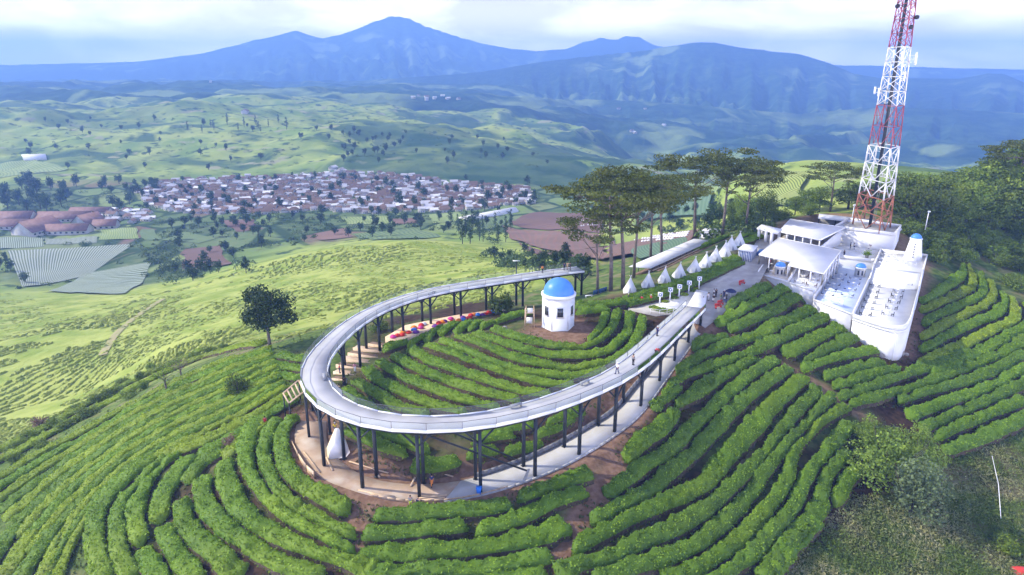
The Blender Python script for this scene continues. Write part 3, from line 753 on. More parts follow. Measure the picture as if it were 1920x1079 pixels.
def hedge_mesh(pts, wid, hgt, seed, dens=15.0, lsize=.30):
    """one trimmed tea row: mounded body along pts (x,y,z) with leaves on it"""
    rng = np.random.default_rng(seed)
    pts = np.array(pts, float)
    for a_, b_ in ((0, 1), (-1, -2)):
        d_ = pts[a_, :2]-pts[b_, :2]; pts[a_, :2] += d_/(np.linalg.norm(d_)+1e-6)*.5
    p = resample(chaikin(np.c_[pts[:, :2], wid], 2), .62); w = p[:, 2]; xy = p[:, :2]
    n = len(xy); s = np.r_[0, np.cumsum(np.linalg.norm(np.diff(xy, axis=0), axis=1))]
    if n < 4: return None
    t = np.gradient(xy, axis=0); t /= np.linalg.norm(t, axis=1)[:, None]+1e-9; nr = np.stack([t[:, 1], -t[:, 0]], 1)
    off = fbm(s/7.0, s*0+seed, seed, 3)*.28
    xy = xy+nr*off[:, None]
    e = np.minimum(s, s[-1]-s); endf = np.sqrt(np.clip(1-(1-np.clip(e/.8, 0, 1))**2, .03, 1))
    w = w*(1+.14*fbm(s/3.1, s*0+3+seed, seed+1, 3))
    gaps = 1-.38*sstep(.42, .62, fbm(s/4.5, s*0+11+seed, seed+9, 2))   # a thin place here and there
    k = 11; th = np.linspace(-PI/2*1.08, PI/2*1.08, k)
    cx = np.sign(np.sin(th))*np.abs(np.sin(th))**.62; cz = np.maximum(np.cos(th), -.25); cz = np.sign(cz)*np.abs(cz)**.46
    S, T = np.meshgrid(s, th, indexing='ij')
    bump = 1+.20*fbm(S/1.2+seed*3.3, T*1.1+seed, seed+2, 3)+.07*rng.normal(0, 1, S.shape)
    ox = (w*.5*endf)[:, None]*cx[None, :]*bump
    oz = (hgt*endf*gaps)[:, None]*cz[None, :]*(bump**1.5)
    X = xy[:, 0][:, None]+nr[:, 0][:, None]*ox; Y = xy[:, 1][:, None]+nr[:, 1][:, None]*ox
    zc = h_fn(xy[:, 0], xy[:, 1]); zl = h_fn(X[:, 1], Y[:, 1]); zr = h_fn(X[:, -2], Y[:, -2])
    fr = (cx[None, :]+1)/2
    zb = zl[:, None]*(1-fr)+zr[:, None]*fr; zb = zb*.6+zc[:, None]*.4
    Z = zb+oz-.05
    V = np.stack([X, Y, Z], -1).reshape(-1, 3)
    idx = np.arange(n*k).reshape(n, k)
    F = np.stack([idx[:-1, :-1], idx[1:, :-1], idx[1:, 1:], idx[:-1, 1:]], -1).reshape(-1, 4)
    a, b, c, d = V[F[:, 0]], V[F[:, 1]], V[F[:, 2]], V[F[:, 3]]
    nn = np.cross(c-a, d-b); ar = np.linalg.norm(nn, axis=1)/2; nn /= (2*ar[:, None]+1e-9)
    if nn[:, 2].mean() < 0: nn = -nn; F = F[:, ::-1]
    strip_ = np.tile(np.arange(k-1), n-1); low = (strip_ == 0) | (strip_ == k-2)
    pw = ar*np.where(low, .22, 1.0); m = int(pw.sum()*dens)
    fi = rng.choice(len(F), m, p=pw/pw.sum()); u = rng.random((m, 1)); v = rng.random((m, 1))
    Q = (a[fi]*(1-u)+b[fi]*u)*(1-v)+(d[fi]*(1-u)+c[fi]*u)*v
    Q = Q+nn[fi]*rng.uniform(-.06, .14, (m, 1))
    LV, LF = leaf_quads(Q, nn[fi], rng.uniform(.7, 1.3, m)*lsize, rng, .38)
    base = HEDGE_N
    Vv = np.vstack([V, LV]); Ff = np.vstack([F, LF+len(V)])
    tint = np.r_[np.full(len(F), .10), np.clip(rng.beta(1.6, 2.2, m)+.25*np.clip(fbm(Q[:, 0]/2.0, Q[:, 1]/2.0, 77, 2), -1, 1), 0, 1)]
    HEDGE_N[0] += 1; HEDGE_N[1] += len(Ff)
    o = Vv[:, :].mean(0); o[2] = Vv[:, 2].min()
    me = raw_mesh('tea_row', Vv-o, Ff, False); set_tint(me, tint)
    me.polygons.foreach_set('material_index', np.r_[low.astype(np.int32), np.zeros(m, dtype=np.int32)].astype(np.int32))
    return me, o
ORD = 'first second third fourth fifth sixth seventh eighth ninth tenth eleventh twelfth thirteenth fourteenth fifteenth sixteenth seventeenth eighteenth nineteenth twentieth'.split()
def hedge_rows(rows, label, group, m, hgt=1.25, fill=.86, wmax=4.2, wmin=1.0, wide=None, seed0=0, dens=15.0, lsize=.30, mats=None):
    """rows: photo polylines of the crest lines; neighbours in the list set each row's width"""
    W3 = []
    for r in rows:
        q = np.array(r, float); g = G(q[:, 0], q[:, 1], hgt*.75); W3.append(resample(chaikin(g, 2), 1.0))
    for i, p in enumerate(W3):
        d = np.full(len(p), 1e9)
        for j, q in enumerate(W3):
            if j == i: continue
            dd = np.sqrt(((p[:, None, :2]-q[None, :, :2])**2).sum(-1)).min(1); d = np.minimum(d, dd)
        w = np.clip(d*fill, wmin, wmax)
        if wide is not None: w = np.minimum(w, wide)
        # smooth the width
        for _ in range(6): w = np.r_[w[0], (w[:-2]+w[1:-1]*2+w[2:])/4, w[-1]] if len(w) > 2 else w
        if len(p) < 3: continue
        res = hedge_mesh(p, w, hgt, seed0+i*7, dens, lsize)
        if res is None: continue
        me, o = res
        ob = link_mesh('tea_hedge', me, [(mats[i % len(mats)] if mats else m), M['tea_stem']]); ob.location = o
        tag(ob, label.format(ORD[i] if i < 20 else 'lowest'), 'tea hedge', group)
def between(a, b, n, skip=()):
    """n rows from key row a to key row b"""
    def ev(p, k=12):
        p = np.array(p, float); d = np.r_[0, np.cumsum(np.hypot(*np.diff(p, axis=0).T))]; s = np.linspace(0, d[-1], k)
        return np.stack([np.interp(s, d, p[:, 0]), np.interp(s, d, p[:, 1])], 1)
    A, B = ev(a), ev(b)
    return [A*(1-f)+B*f for f in np.linspace(0, 1, n)]
# ---- inside the loop of the walkway
hedge_rows([
 [(1106,634),(1122,620),(1130,602),(1137,586)],
 [(925,614),(964,628),(1006,639),(1048,647),(1090,647),(1125,637),(1148,614),(1156,594),(1158,580)],
 [(889,622),(933,636),(977,650),(1027,662),(1090,666),(1135,657),(1167,634),(1180,607),(1182,585)],
 [(859,628),(912,646),(959,666),(1000,678),(1060,686),(1110,684),(1150,673),(1185,647),(1203,617),(1205,592)],
 [(828,636),(880,658),(930,680),(985,695),(1050,703),(1100,700),(1135,690)],
 [(799,642),(846,660),(921,688),(975,707),(1030,718),(1075,718)],
 [(771,652),(800,671),(846,688),(902,706),(959,726),(1000,735),(1030,736)],
 [(739,664),(771,684),(809,700),(865,720),(912,735),(970,747)],
 [(713,675),(743,696),(781,714),(827,731),(874,748),(930,757)],
 [(686,688),(702,707),(734,724),(771,742),(818,760),(870,768)],
 [(664,712),(696,730),(724,746),(752,762),(800,773)],
 [(646,727),(668,744),(695,762),(730,776)],
], 'tea hedge row inside the walkway loop, {} row down from the domed pavilion', 'tea rows inside the walkway loop', M['tea'], 1.15, .70, 3.2, seed0=100)
hedge_rows([
 [(929,603),(950,594),(993,583)],
 [(904,610),(915,606),(926,602)],
 [(882,613),(892,607),(903,600)],
 [(857,619),(868,611),(883,602)],
 [(829,622),(840,612),(856,604)],
 [(799,634),(810,622),(828,611)],
 [(769,645),(785,632),(810,622)],
 [(722,652),(740,645),(764,640)],
], 'short curled tea hedge behind the long rows, {} one left of the pavilion', 'curled row ends left of the pavilion', M['tea'], 1.3, .85, 2.8, seed0=180)
hedge_rows([[(1080,572),(1110,570),(1140,567),(1170,563)], [(1085,582),(1110,580),(1138,576)]], 'broad tea hedge right behind the domed pavilion, {} from the back', 'hedges behind the pavilion', M['tea'], 1.4, .95, 3.5, seed0=200)
hedge_rows([
 [(650,800),(685,820),(720,838),(757,845)],
 [(668,785),(712,806),(760,826),(800,838)],
 [(890,822),(925,816),(960,812)],
 [(775,872),(815,868),(858,858)],
 [(930,800),(965,797),(1000,792)],
 [(880,850),(905,843),(930,838)],
 [(950,845),(985,838),(1015,826)],
 [(1010,812),(1040,800),(1075,782)],
 [(1030,790),(1060,778),(1090,765)],
], 'ragged tea hedge on the bank under the walkway deck, {} of them from the left', 'hedges on the bank under the deck', M['tea'], 1.3, .9, 3.0, seed0=220)
# ---- right slope
hedge_rows([
 [(1304,648),(1321,632),(1345,635),(1365,630)],
 [(1272,690),(1305,665),(1350,648),(1394,634)],
 [(1245,730),(1286,699),(1336,682),(1380,667),(1424,652)],
 [(1228,756),(1254,736),(1275,722)],
 [(1272,755),(1307,732),(1345,704),(1385,685),(1424,666)],
 [(1178,853),(1201,820),(1234,803),(1271,768)],
 [(1140,917),(1187,884),(1242,851),(1280,815),(1325,774),(1365,731),(1409,697),(1457,672)],
 [(1114,970),(1175,939),(1219,914),(1283,860),(1315,831),(1350,790),(1394,744),(1438,711),(1481,687)],
 [(1083,1028),(1122,997),(1175,973),(1262,933),(1321,906),(1350,866),(1394,813),(1438,766),(1482,727),(1510,704)],
 [(1052,1072),(1087,1050),(1131,1048),(1204,1011),(1277,982),(1350,935),(1379,900),(1423,860),(1467,802),(1511,744),(1533,726)],
 [(1117,1082),(1204,1056),(1292,1026),(1335,996),(1379,955),(1423,901),(1473,834),(1526,772),(1563,742)],
 [(1250,1086),(1290,1070),(1350,1035),(1408,985),(1452,936),(1478,892),(1495,832),(1539,784),(1589,759)],
 [(1330,1090),(1368,1066),(1423,1026),(1467,971),(1492,938),(1510,893),(1531,868),(1571,820),(1597,791)],
 [(1430,1080),(1455,1050),(1480,1014),(1512,984),(1536,958),(1540,915),(1559,876),(1591,844)],
 [(1571,938),(1591,896),(1612,875)],
], 'long tea hedge row on the slope right of the walkway, {} row from the path', 'tea rows right of the walkway', M['tea_dk'], 1.5, .87, 4.5, seed0=300, mats=[M['tea_dk'], M['tea_dk'], M['tea']])
hedge_rows([[(1446,1066),(1466,1035),(1482,1008),(1500,990),(1525,968)]], 'bright ragged tea hedge along the rough grass at the lower right', 'edge hedge by the rough grass', M['tea'], 1.4, .8, 3.0, wide=2.8, seed0=380)
hedge_rows([
 [(1366,572),(1390,556),(1415,543),(1440,533)],
 [(1347,602),(1380,584),(1420,564),(1455,549),(1476,542)],
 [(1372,614),(1410,597),(1450,579),(1504,559)],
 [(1400,632),(1440,614),(1480,594),(1524,577)],
 [(1425,649),(1470,627),(1510,609),(1549,591)],
 [(1475,659),(1520,637),(1574,609)],
 [(1512,676),(1550,654),(1600,628)],
 [(1508,688),(1560,671),(1600,660),(1640,652)],
 [(1551,704),(1599,688),(1652,671)],
 [(1567,720),(1619,704),(1684,688)],
 [(1579,740),(1639,724),(1710,693),(1758,676),(1819,656)],
 [(1599,755),(1660,740),(1718,724),(1798,688),(1877,660),(1940,628)],
 [(1686,747),(1758,728),(1837,704),(1897,672),(1940,655)],
 [(1706,775),(1758,755),(1837,732),(1930,682)],
 [(1730,799),(1798,771),(1857,747),(1935,706)],
 [(1758,815),(1817,787),(1930,745)],
 [(1774,839),(1837,819),(1897,791),(1935,775)],
], 'tea hedge row below the white café walls, {} row counted downhill', 'tea rows below the café', M['tea_dk'], 1.4, .86, 4.3, seed0=400, mats=[M['tea_dk'], M['tea']])
hedge_rows([
 [(1729,562),(1765,542),(1791,525),(1808,510),(1806,494)],
 [(1731,580),(1765,562),(1799,551),(1825,536),(1827,521),(1816,497)],
 [(1733,604),(1765,583),(1808,568),(1840,553),(1846,536),(1836,510)],
 [(1731,630),(1772,604),(1812,585),(1842,572),(1863,557),(1865,544),(1855,524)],
 [(1731,653),(1776,625),(1829,602),(1868,587),(1885,570),(1885,557),(1876,543)],
 [(1727,680),(1787,651),(1840,625),(1882,608),(1906,598),(1906,579),(1895,556)],
 [(1744,698),(1808,670),(1861,643),(1914,617),(1940,599),(1935,570)],
], 'tea hedge row curving up beside the café side wall, {} row counted downhill', 'curving tea rows right of the café', M['tea_yl'], 1.3, .82, 4.0, seed0=500, mats=[M['tea'], M['tea_yl']])
# ---- in front of the path
hedge_rows([
 [(976,930),(1037,908),(1106,883)],
 [(706,964),(787,958),(881,952),(955,943)],
 [(897,992),(930,980),(975,968),(1037,936),(1097,918)],
 [(684,996),(756,989),(834,986),(870,985)],
 [(675,1033),(741,1027),(850,1027),(944,1014),(1006,1005),(1061,980)],
 [(690,1068),(772,1064),(866,1064),(944,1055),(1030,1039)],
 [(700,1100),(800,1098),(900,1096),(1020,1074)],
], 'tea hedge row just in front of the path bend, {} row from the path', 'tea rows in front of the path', M['tea_dk'], 1.3, .90, 3.8, seed0=600, mats=[M['tea'], M['tea_dk']])
# ---- left slope
hedge_rows([
 [(551,778),(527,806),(524,845),(541,878),(574,911),(615,936),(646,954)],
 [(521,787),(498,815),(492,860),(507,895),(541,933),(585,963),(615,984),(660,999)],
 [(487,783),(462,815),(459,860),(474,895),(507,939),(541,969),(585,996),(660,1028)],
 [(421,863),(420,895),(438,933),(467,966),(511,996),(571,1025),(660,1052),(703,1064)],
 [(379,892),(381,928),(402,966),(432,999),(482,1028),(541,1058),(600,1075)],
 [(340,939),(346,975),(372,1010),(408,1040),(444,1072)],
 [(304,987),(325,1028),(349,1058),(368,1085)],
 [(269,1028),(287,1061),(300,1090)],
], 'broad tea hedge row curving left of the path bend, {} row out from the path', 'tea rows curving left of the path bend', M['tea'], 1.4, .89, 4.4, seed0=700, dens=17)
hedge_rows([
 [(412,838),(371,868),(354,895)],
 [(355,854),(318,898),(298,941),(301,969)],
 [(334,848),(294,874),(264,921),(254,958),(263,1012)],
 [(311,855),(261,894),(224,941),(214,973),(226,1036),(247,1078)],
 [(288,854),(234,891),(188,938),(174,973),(181,1050),(192,1092)],
], 'tea hedge row bending down the left slope, {} row left of the dark diagonal gap', 'tea rows bending down the left slope', M['tea'], 1.35, .89, 4.3, seed0=760, dens=17)
K0 = [(-30,905),(0,890),(60,855),(140,815),(260,748),(340,708),(440,668),(505,652)]
K1 = [(100,1095),(130,1020),(190,935),(260,870),(340,826),(420,790),(480,758),(535,722)]
hedge_rows(between(K0, K1, 13), 'narrow tea hedge row running down the left slope, {} row in from the shrubby edge', 'straight tea rows on the left slope', M['tea_yl'], 1.0, .88, 2.8, seed0=800, dens=17, mats=[M['tea_yl'], M['tea']])
hedge_rows(between([(-30,965),(30,925),(100,875),(150,850)], [(0,1090),(40,1040),(90,985),(125,960)], 0) if False else
 [[(-20,1000),(20,975),(60,950)], [(-10,1050),(30,1012),(75,975)]], 'short tea hedge row at the far lower left, {} from above', 'short rows at the lower left', M['tea_yl'], 1.0, .85, 2.6, seed0=860) if False else None
hedge_rows([
 [(300,852),(360,833),(420,807),(480,776),(540,738)],
 [(372,852),(420,825),(470,797),(520,764),(553,746)],
 [(425,850),(450,826),(478,806),(500,790)],
], 'tea hedge row filling the corner left of the walkway bend, {} from the straight rows', 'corner rows left of the walkway bend', M['tea'], 1.1, .88, 3.0, seed0=840, dens=17, mats=[M['tea_yl'], M['tea']])
hedge_rows([
 [(520,664),(545,668),(575,672)],
 [(505,680),(540,686),(572,690)],
 [(512,700),(540,702),(562,706)],
], 'rough tea hedge row between the lone tree and the walkway, {} from the lone tree', 'rough rows by the lone tree', M['tea'], .9, .8, 2.4, seed0=860)
hedge_rows([
 [(65,1100),(95,1050),(128,995)],
 [(28,1100),(60,1048),(95,995)],
 [(-5,1100),(25,1050),(62,995)],
 [(-30,1075),(-5,1030),(30,985)],
], 'short tea hedge row in the lower left corner, {} from the right', 'short rows in the lower left corner', M['tea_yl'], 1.0, .84, 2.6, seed0=870, dens=17, mats=[M['tea_yl'], M['tea']])
hedge_rows([
 [(-20,870),(50,835),(130,790),(220,742),(300,700),(400,658),(490,642)],
 [(-20,850),(60,812),(120,780),(200,735),(290,692),(380,655)],
], 'uneven shrubby tea hedge along the far edge of the left slope, {} from the crest', 'shrubby edge rows of the left slope', M['tea_yl'], 1.1, .9, 3.4, seed0=880, dens=17)
print('hedges', HEDGE_N)
# ---------------------------------------------------------------- the white hilltop café
def wv(px, py, z): return W(px, py, z)
M['floor_blue'] = mat('pale_blue_floor', (.50, .60, .80), .6, (.58, .66, .82), .4)
M['floor_warm'] = mat('warm_floor', (.56, .49, .41), .8, (.62, .56, .49), .6)
M['navy'] = mat('navy_fabric', (.012, .018, .07), .8)
M['grey'] = mat('grey_metal', (.30, .31, .33), .5)
M['glasspane'] = mat('window_pane', (.035, .04, .05), .12, spec=.6)
def roof_mat():
    m = mat('white_roof_sheet', (.64, .65, .68), .6, (.58, .59, .63), .35)
    N, L = m.node_tree.nodes, m.node_tree.links; b = N['Principled BSDF']
    tc = N.new('ShaderNodeTexCoord'); mp = N.new('ShaderNodeMapping'); mp.inputs['Rotation'].default_value = (0, 0, R(72))
    w = N.new('ShaderNodeTexWave'); w.inputs['Scale'].default_value = 1.1; w.inputs['Distortion'].default_value = 0
    L.new(tc.outputs['Object'], mp.inputs[0]); L.new(mp.outputs[0], w.inputs[0])
    bp = N.new('ShaderNodeBump'); bp.inputs['Strength'].default_value = .5; bp.inputs['Distance'].default_value = .06
    L.new(w.outputs['Fac'], bp.inputs['Height']); L.new(bp.outputs[0], b.inputs['Normal']); return m
M['roof'] = roof_mat()
CO = np.array([66.7, 125.7]); CU = np.array([.534, .846]); CV = np.array([.846, -.534])
def ab(a, b, z=0): p = CO+CU*a+CV*b; return (p[0], p[1], z)
T3Z, T2Z, T1Z, UPZ, UMZ = 4.5, 4.9, 6.2, 6.6, 6.2
def build_cafe():
    root = thing('cafe_building', 'white terraced hilltop café with canopies, parapets and small blue domes', 'café', (*ab(15, -6)[:2], 0))
    wm = M['white']
    P3 = [ab(*p) for p in ((0, 0), (-1.3, 2.0), (-2.5, 4.2), (-3.3, 6.2), (-3.3, 7.4), (-2.6, 8.4), (-1.2, 9.1), (1, 9.4), (4, 9.6), (28, 9.9), (28, 0))]
    P3 = [tuple(q)+(0,) for q in chaikin(np.array(P3[:9])[:, :2], 2)]+P3[9:]; NP = len(P3)-1
    mb = MB(); mb.prism(P3, -4.0, T3Z); mb.build('terrace_plinth', wm, root)
    mb = MB()                                                   # parapet and its rounded ledge
    mb.ribbon([P3[NP]]+P3[:NP], T3Z, T3Z+.88, .28)
    mb.build('parapet', wm, root)
    mb = MB()
    mb.ribbon(P3[:NP], T3Z-.35, T3Z-.12, .5)
    mb.build('ledge', wm, root)
    mb = MB()
    for (k, f) in ((11, .2), (19, .5)):
        p = np.array(P3[k])*(1-f)+np.array(P3[k+1])*f; mb.box((p[0], p[1], 1.0), (.14, .14, 6.4))
    mb.build('drain_pipe', M['whitemetal'], root)
    # curved steps and the upper platform with the windmill tower
    for i in range(7):
        a0 = 27.2+i*1.05; z = T3Z+(i+1)*.30; pts = []
        for k in range(13):
            b = .15+9.6*k/12; pts.append(ab(a0-1.4*math.sin(PI*k/12)+.25*k/12, b))
        pts += [ab(35.2, 9.75), ab(35.2, .15)]
        mb = MB(); mb.prism(pts, T3Z-.3+.004*i, z); mb.build('step', wm, root)
    mb = MB(); mb.prism([ab(28, 0), ab(28, 10.0), ab(51.5, 10.2), ab(51.5, 0)], -3, T3Z-.4); mb.prism([ab(35.2, .0), ab(35.2, 10.0), ab(51.5, 10.2), ab(51.5, .0)], T3Z-.4, UPZ); mb.build('upper_platform', wm, root)
    mb = MB(); mb.wall(ab(28, 9.9), ab(35.2, 10.0), (T3Z-.5, T3Z-.5), (T3Z+.85, UPZ+.85), .28); mb.wall(ab(35.2, 10.0), ab(51.5, 10.2), UPZ-.3, UPZ+.85, .28); mb.wall(ab(51.5, 10.2), ab(51.5, -.2), UPZ-.3, UPZ+.85, .28)
    mb.wall(ab(28, 0), ab(35.2, 0), (T3Z-.5, T3Z-.5), (T3Z+.95, UPZ+.85), .28); mb.wall(ab(35.2, 0), ab(51.5, 0), UPZ-.3, UPZ+.85, .28); mb.build('parapet', wm, root)
    wp = W(1711, 486, UPZ)
    k = MB(); k.lathe((wp[0], wp[1], UPZ), [(2.1, 0), (2.0, .4), (1.25, 5.0), (1.4, 5.05), (1.4, 5.3), (1.15, 5.32)], 24)
    t = k.build('windmill_tower', wm, root, True); smooth_by_angle(t, 30)
    k = MB(); k.lathe((wp[0], wp[1], UPZ+5.3), [(1.2*math.cos(x), 1.1*math.sin(x)) for x in np.linspace(0, PI/2*.98, 8)], 24); k.build('dome', M['blue'], t, True)
    for i in range(6):
        for da in (-.55, 1.75):
            a = -PI/2+da; r = 2.0-.75*(i+1)/7*.92
            k = MB(); k.box((wp[0]+r*math.cos(a), wp[1]+r*math.sin(a), UPZ+.9+i*.62), (.22, .22, .28), a); k.build('window', M['dark'], t)
    # pale blue terrace
    P2 = [ab(.4, -.3), ab(6.2, -8.3), ab(41, -8.3), ab(41, -.3)]
    mb = MB(); mb.prism(P2, -3.9, T2Z); mb.build('terrace_plinth', wm, root)
    mb = MB(); mb.slab([(p[0], p[1], T2Z+.02) for p in (ab(1.0, -.55), ab(6.5, -8.0), ab(40.7, -8.0), ab(40.7, -.55))], .015); mb.build('terrace_floor', M['floor_blue'], root)
    mb = MB(); mb.wall(P2[0], P2[1], T2Z, T2Z+.35, .25); mb.wall(P2[1], P2[2], T2Z, T2Z+1.0, .25); mb.wall(ab(.4, -.15), ab(41, -.15), T2Z, T2Z+.55, .2); mb.build('parapet', wm, root)
    # roofed terrace on the left
    P1 = [wv(1421, 515, T1Z), wv(1478, 530, T1Z), ab(6.2, -8.45), ab(38, -8.45), wv(1470, 452, T1Z+.9), wv(1440, 470, T1Z)]
    P1 = [wv(1421, 515, T1Z), wv(1478, 531, T1Z), ab(8.2, -8.6), ab(40.9, -8.6), wv(1462, 462, T1Z)]
    mb = MB(); mb.prism(P1, -1.5, T1Z); mb.build('terrace_plinth', wm, root)
    mb = MB(); q = [wv(1427, 513, T1Z), wv(1477, 526, T1Z), wv(1500, 478, T1Z), wv(1466, 466, T1Z)]; mb.slab([(p[0], p[1], T1Z+.02) for p in q], .015); mb.build('terrace_floor', M['floor_warm'], root)
    mb = MB(); mb.wall(P1[0], P1[1], T1Z, T1Z+.3, .22); mb.wall(P1[1], P1[2], T1Z, T1Z+.3, .22); mb.wall(P1[4], P1[0], T1Z, T1Z+.9, .22); mb.wall(P1[1], wv(1500, 497, T1Z), T1Z, T1Z+.9, .2); mb.build('parapet', wm, root)
    C1 = [W(1423, 477, 9.5), W(1482, 491, 9.25), W(1478, 497, 9.05), W(1545, 513, 8.9), W(1577, 470, 10.3), W(1460, 446, 10.5)]
    mb = MB(); mb.slab(C1, .16); mb.build('canopy_roof', M['roof'], root)
    mb = MB()
    for i in range(6): mb.beam(np.array(C1[i])-(0, 0, .1), np.array(C1[(i+1) % 6])-(0, 0, .1), .12, .3)
    mb.build('canopy_edge', M['whitemetal'], root)
    cc = np.mean(np.array(C1), 0)
    def posts(p, q, n, zt0, zb):
        for f in np.linspace(0, 1, n):
            x = np.array(p)*(1-f)+np.array(q)*f; x = x*.975+cc*.025
            k = MB(); k.box((x[0], x[1], (x[2]-.2+zb)/2), (.22, .22, x[2]-.2-zb)); k.build('canopy_post', M['whitemetal'], root)
    posts(C1[0], C1[1], 4, 0, T1Z); posts(C1[2], C1[3], 4, 0, T1Z-.1); posts(C1[3], C1[4], 6, 0, T2Z); posts(C1[0], C1[5], 4, 0, T1Z)
    # upper mid terrace
    U = [ab(41, -17), ab(41, .0), ab(54, .0), ab(60, -9.5), ab(58, -17)]
    mb = MB(); mb.prism(U, -2, UMZ); mb.build('terrace_plinth', wm, root)
    mb = MB(); mb.wall(ab(41, -9.5), ab(41, -1.2), UMZ, UMZ+.85, .22); mb.wall(ab(41, -1.2), ab(42, 0), UMZ, UMZ+.85, .22); mb.wall(ab(42, 0), ab(54, 0), UMZ-.3, UMZ+1.0, .22); mb.build('parapet', wm, root)
    # tall block whose roof carries the mast
    FR = (98.2, 171.3); BR = (105.2, 181.2); BL = (95.5, 190.5); FL = (87.2, 180.6)
    UB = [FR, BR, BL, FL]
    mb = MB(); mb.prism(UB, 2.0, 10.4); mb.build('upper_block', wm, root)
    mb = MB()
    for i in range(4): mb.wall(UB[i], UB[(i+1) % 4], 10.3, 11.2, .24)
    mb.build('parapet', wm, root)
    mb = MB(); mb.slab([(p[0], p[1], 10.43) for p in ((97.9, 172.2), (104.4, 181), (95.5, 189.6), (88.2, 180.6))], .02); mb.build('roof_floor', M['paver'], root)
    mb = MB(); mb.prism([(105.0, 180.6), (106.4, 182.6), (103, 186), (101.6, 184)], 9.6, 9.8); mb.build('eave_slab', wm, root)
    mb = MB(); mb.prism([ab(39, -21), ab(39, -.5), (FR[0]-.5, FR[1]-.2), (FL[0]+.3, FL[1]-.3), W(1495, 424, 8.5)[:2]], 0, 6.05); mb.build('podium', wm, root)
    # second canopy and bar
    C2 = [W(1460, 434, 11.0), W(1538, 450, 10.9), W(1584, 427, 12.0), W(1482, 411, 12.2)]
    BF = [(p[0], p[1]) for p in C2]
    mb = MB(); mb.prism([wv(1462, 447, 7.6), wv(1540, 468, 7.6), (FL[0], FL[1]), wv(1490, 424, 8.5)], 1, 7.6); mb.build('bar_floor', M['floor_warm'], root)
    mb = MB(); mb.slab(C2, .16); mb.build('canopy_roof', M['roof'], root)
    mb = MB()
    for i in range(4): mb.beam(np.array(C2[i])-(0, 0, .1), np.array(C2[(i+1) % 4])-(0, 0, .1), .12, .3)
    mb.build('canopy_edge', M['whitemetal'], root)
    cc = np.mean(np.array(C2), 0); posts(C2[0], C2[1], 6, 0, 7.6)
    mb = MB(); a, b = np.array(C2[3])*.93+cc*.07, np.array(C2[2])*.93+cc*.07; mb.wall(a, b, 7.4, 11.7, .2); a = np.array(C2[1])*.95+cc*.05; mb.wall(a, b, (7.4, 7.4), (8.6, 11.7), .2); mb.build('bar_wall', wm, root)
    mb = MB(); a, b = np.array(C2[0])*.55+cc*.45, np.array(C2[1])*.6+cc*.4; mb.wall(a*.5+b*.5, b, 7.6, 8.7, .7); mb.build('bar_counter', M['timber_dark'], root)
    mb = MB(); a2, b2 = a+(0, 1.6, 0), b+(0, 1.6, 0); mb.wall(a2, b2, 7.6, 10.0, .3); mb.build('bar_shelf', M['grey'], root)
    # entrance canopy
    C3 = [W(1419, 428, 11.2), W(1458, 438, 11.0), W(1466, 430, 11.3), W(1428, 421, 11.5)]
    mb = MB(); mb.slab(C3, .35); mb.build('entrance_roof', wm, root)
    for (px, py) in ((1424, 429), (1437, 433), (1448, 436), (1431, 424), (1462, 432)):
        p = W(px, py, 11.0); zg = hz(p[0], p[1]); k = MB(); k.box((p[0], p[1], (zg+10.85)/2), (.6, .6, 10.85-zg+.2)); k.build('entrance_pillar', wm, root)
    # small blue-domed turrets
    for (px, py, z, r, h) in ((1465, 519, T1Z, 1.15, 2.0), (1616, 521, T2Z, 1.15, 2.0)):
        p = W(px, py, z); k = MB(); k.lathe((p[0], p[1]+r, z), [(r, 0), (r, h), (r*1.14, h+.02), (r*1.14, h+.24), (r*.9, h+.26)], 8, PI/8)
        t = k.build('turret', wm, root)
        k = MB(); k.lathe((p[0], p[1]+r, z+h+.25), [(r*math.cos(x), r*.8*math.sin(x)) for x in np.linspace(0, PI/2*.98, 7)], 20); k.build('dome', M['blue'], t, True)
        for i in range(4):
            a = -PI/2+(i-1.5)*PI/4+PI/8; k = MB(); k.box((p[0]+r*.915*math.cos(a), p[1]+r+r*.915*math.sin(a), z+h*.5), (.06, .42, 1.1), a); k.build('arch_window', M['glasspane'], t)
    # sheet-metal lean-to behind the block
    L1 = [W(1534, 409, 10.6), W(1650, 421, 10.6), W(1652, 414, 11.0), W(1536, 401, 11.0)]
    mb = MB(); mb.slab(L1, .2); mb.build('rear_roof', M['roof'], root)
    for f in (.02, .3, .6): 
        x = np.array(L1[0])*(1-f)+np.array(L1[1])*f; zg = hz(x[0], x[1])-.5
        k = MB(); k.box((x[0], x[1]+.3, (zg+10.4)/2), (.2, .2, 10.4-zg)); k.build('rear_post', M['steel'], root)
    mb = MB(); a, b = np.array(L1[3]), np.array(L1[2]); mb.wall(a*.97+b*.03, b, 6, 10.5, .2); mb.build('rear_wall', M['wallconc'], root)
    return root
CAFE = build_cafe()
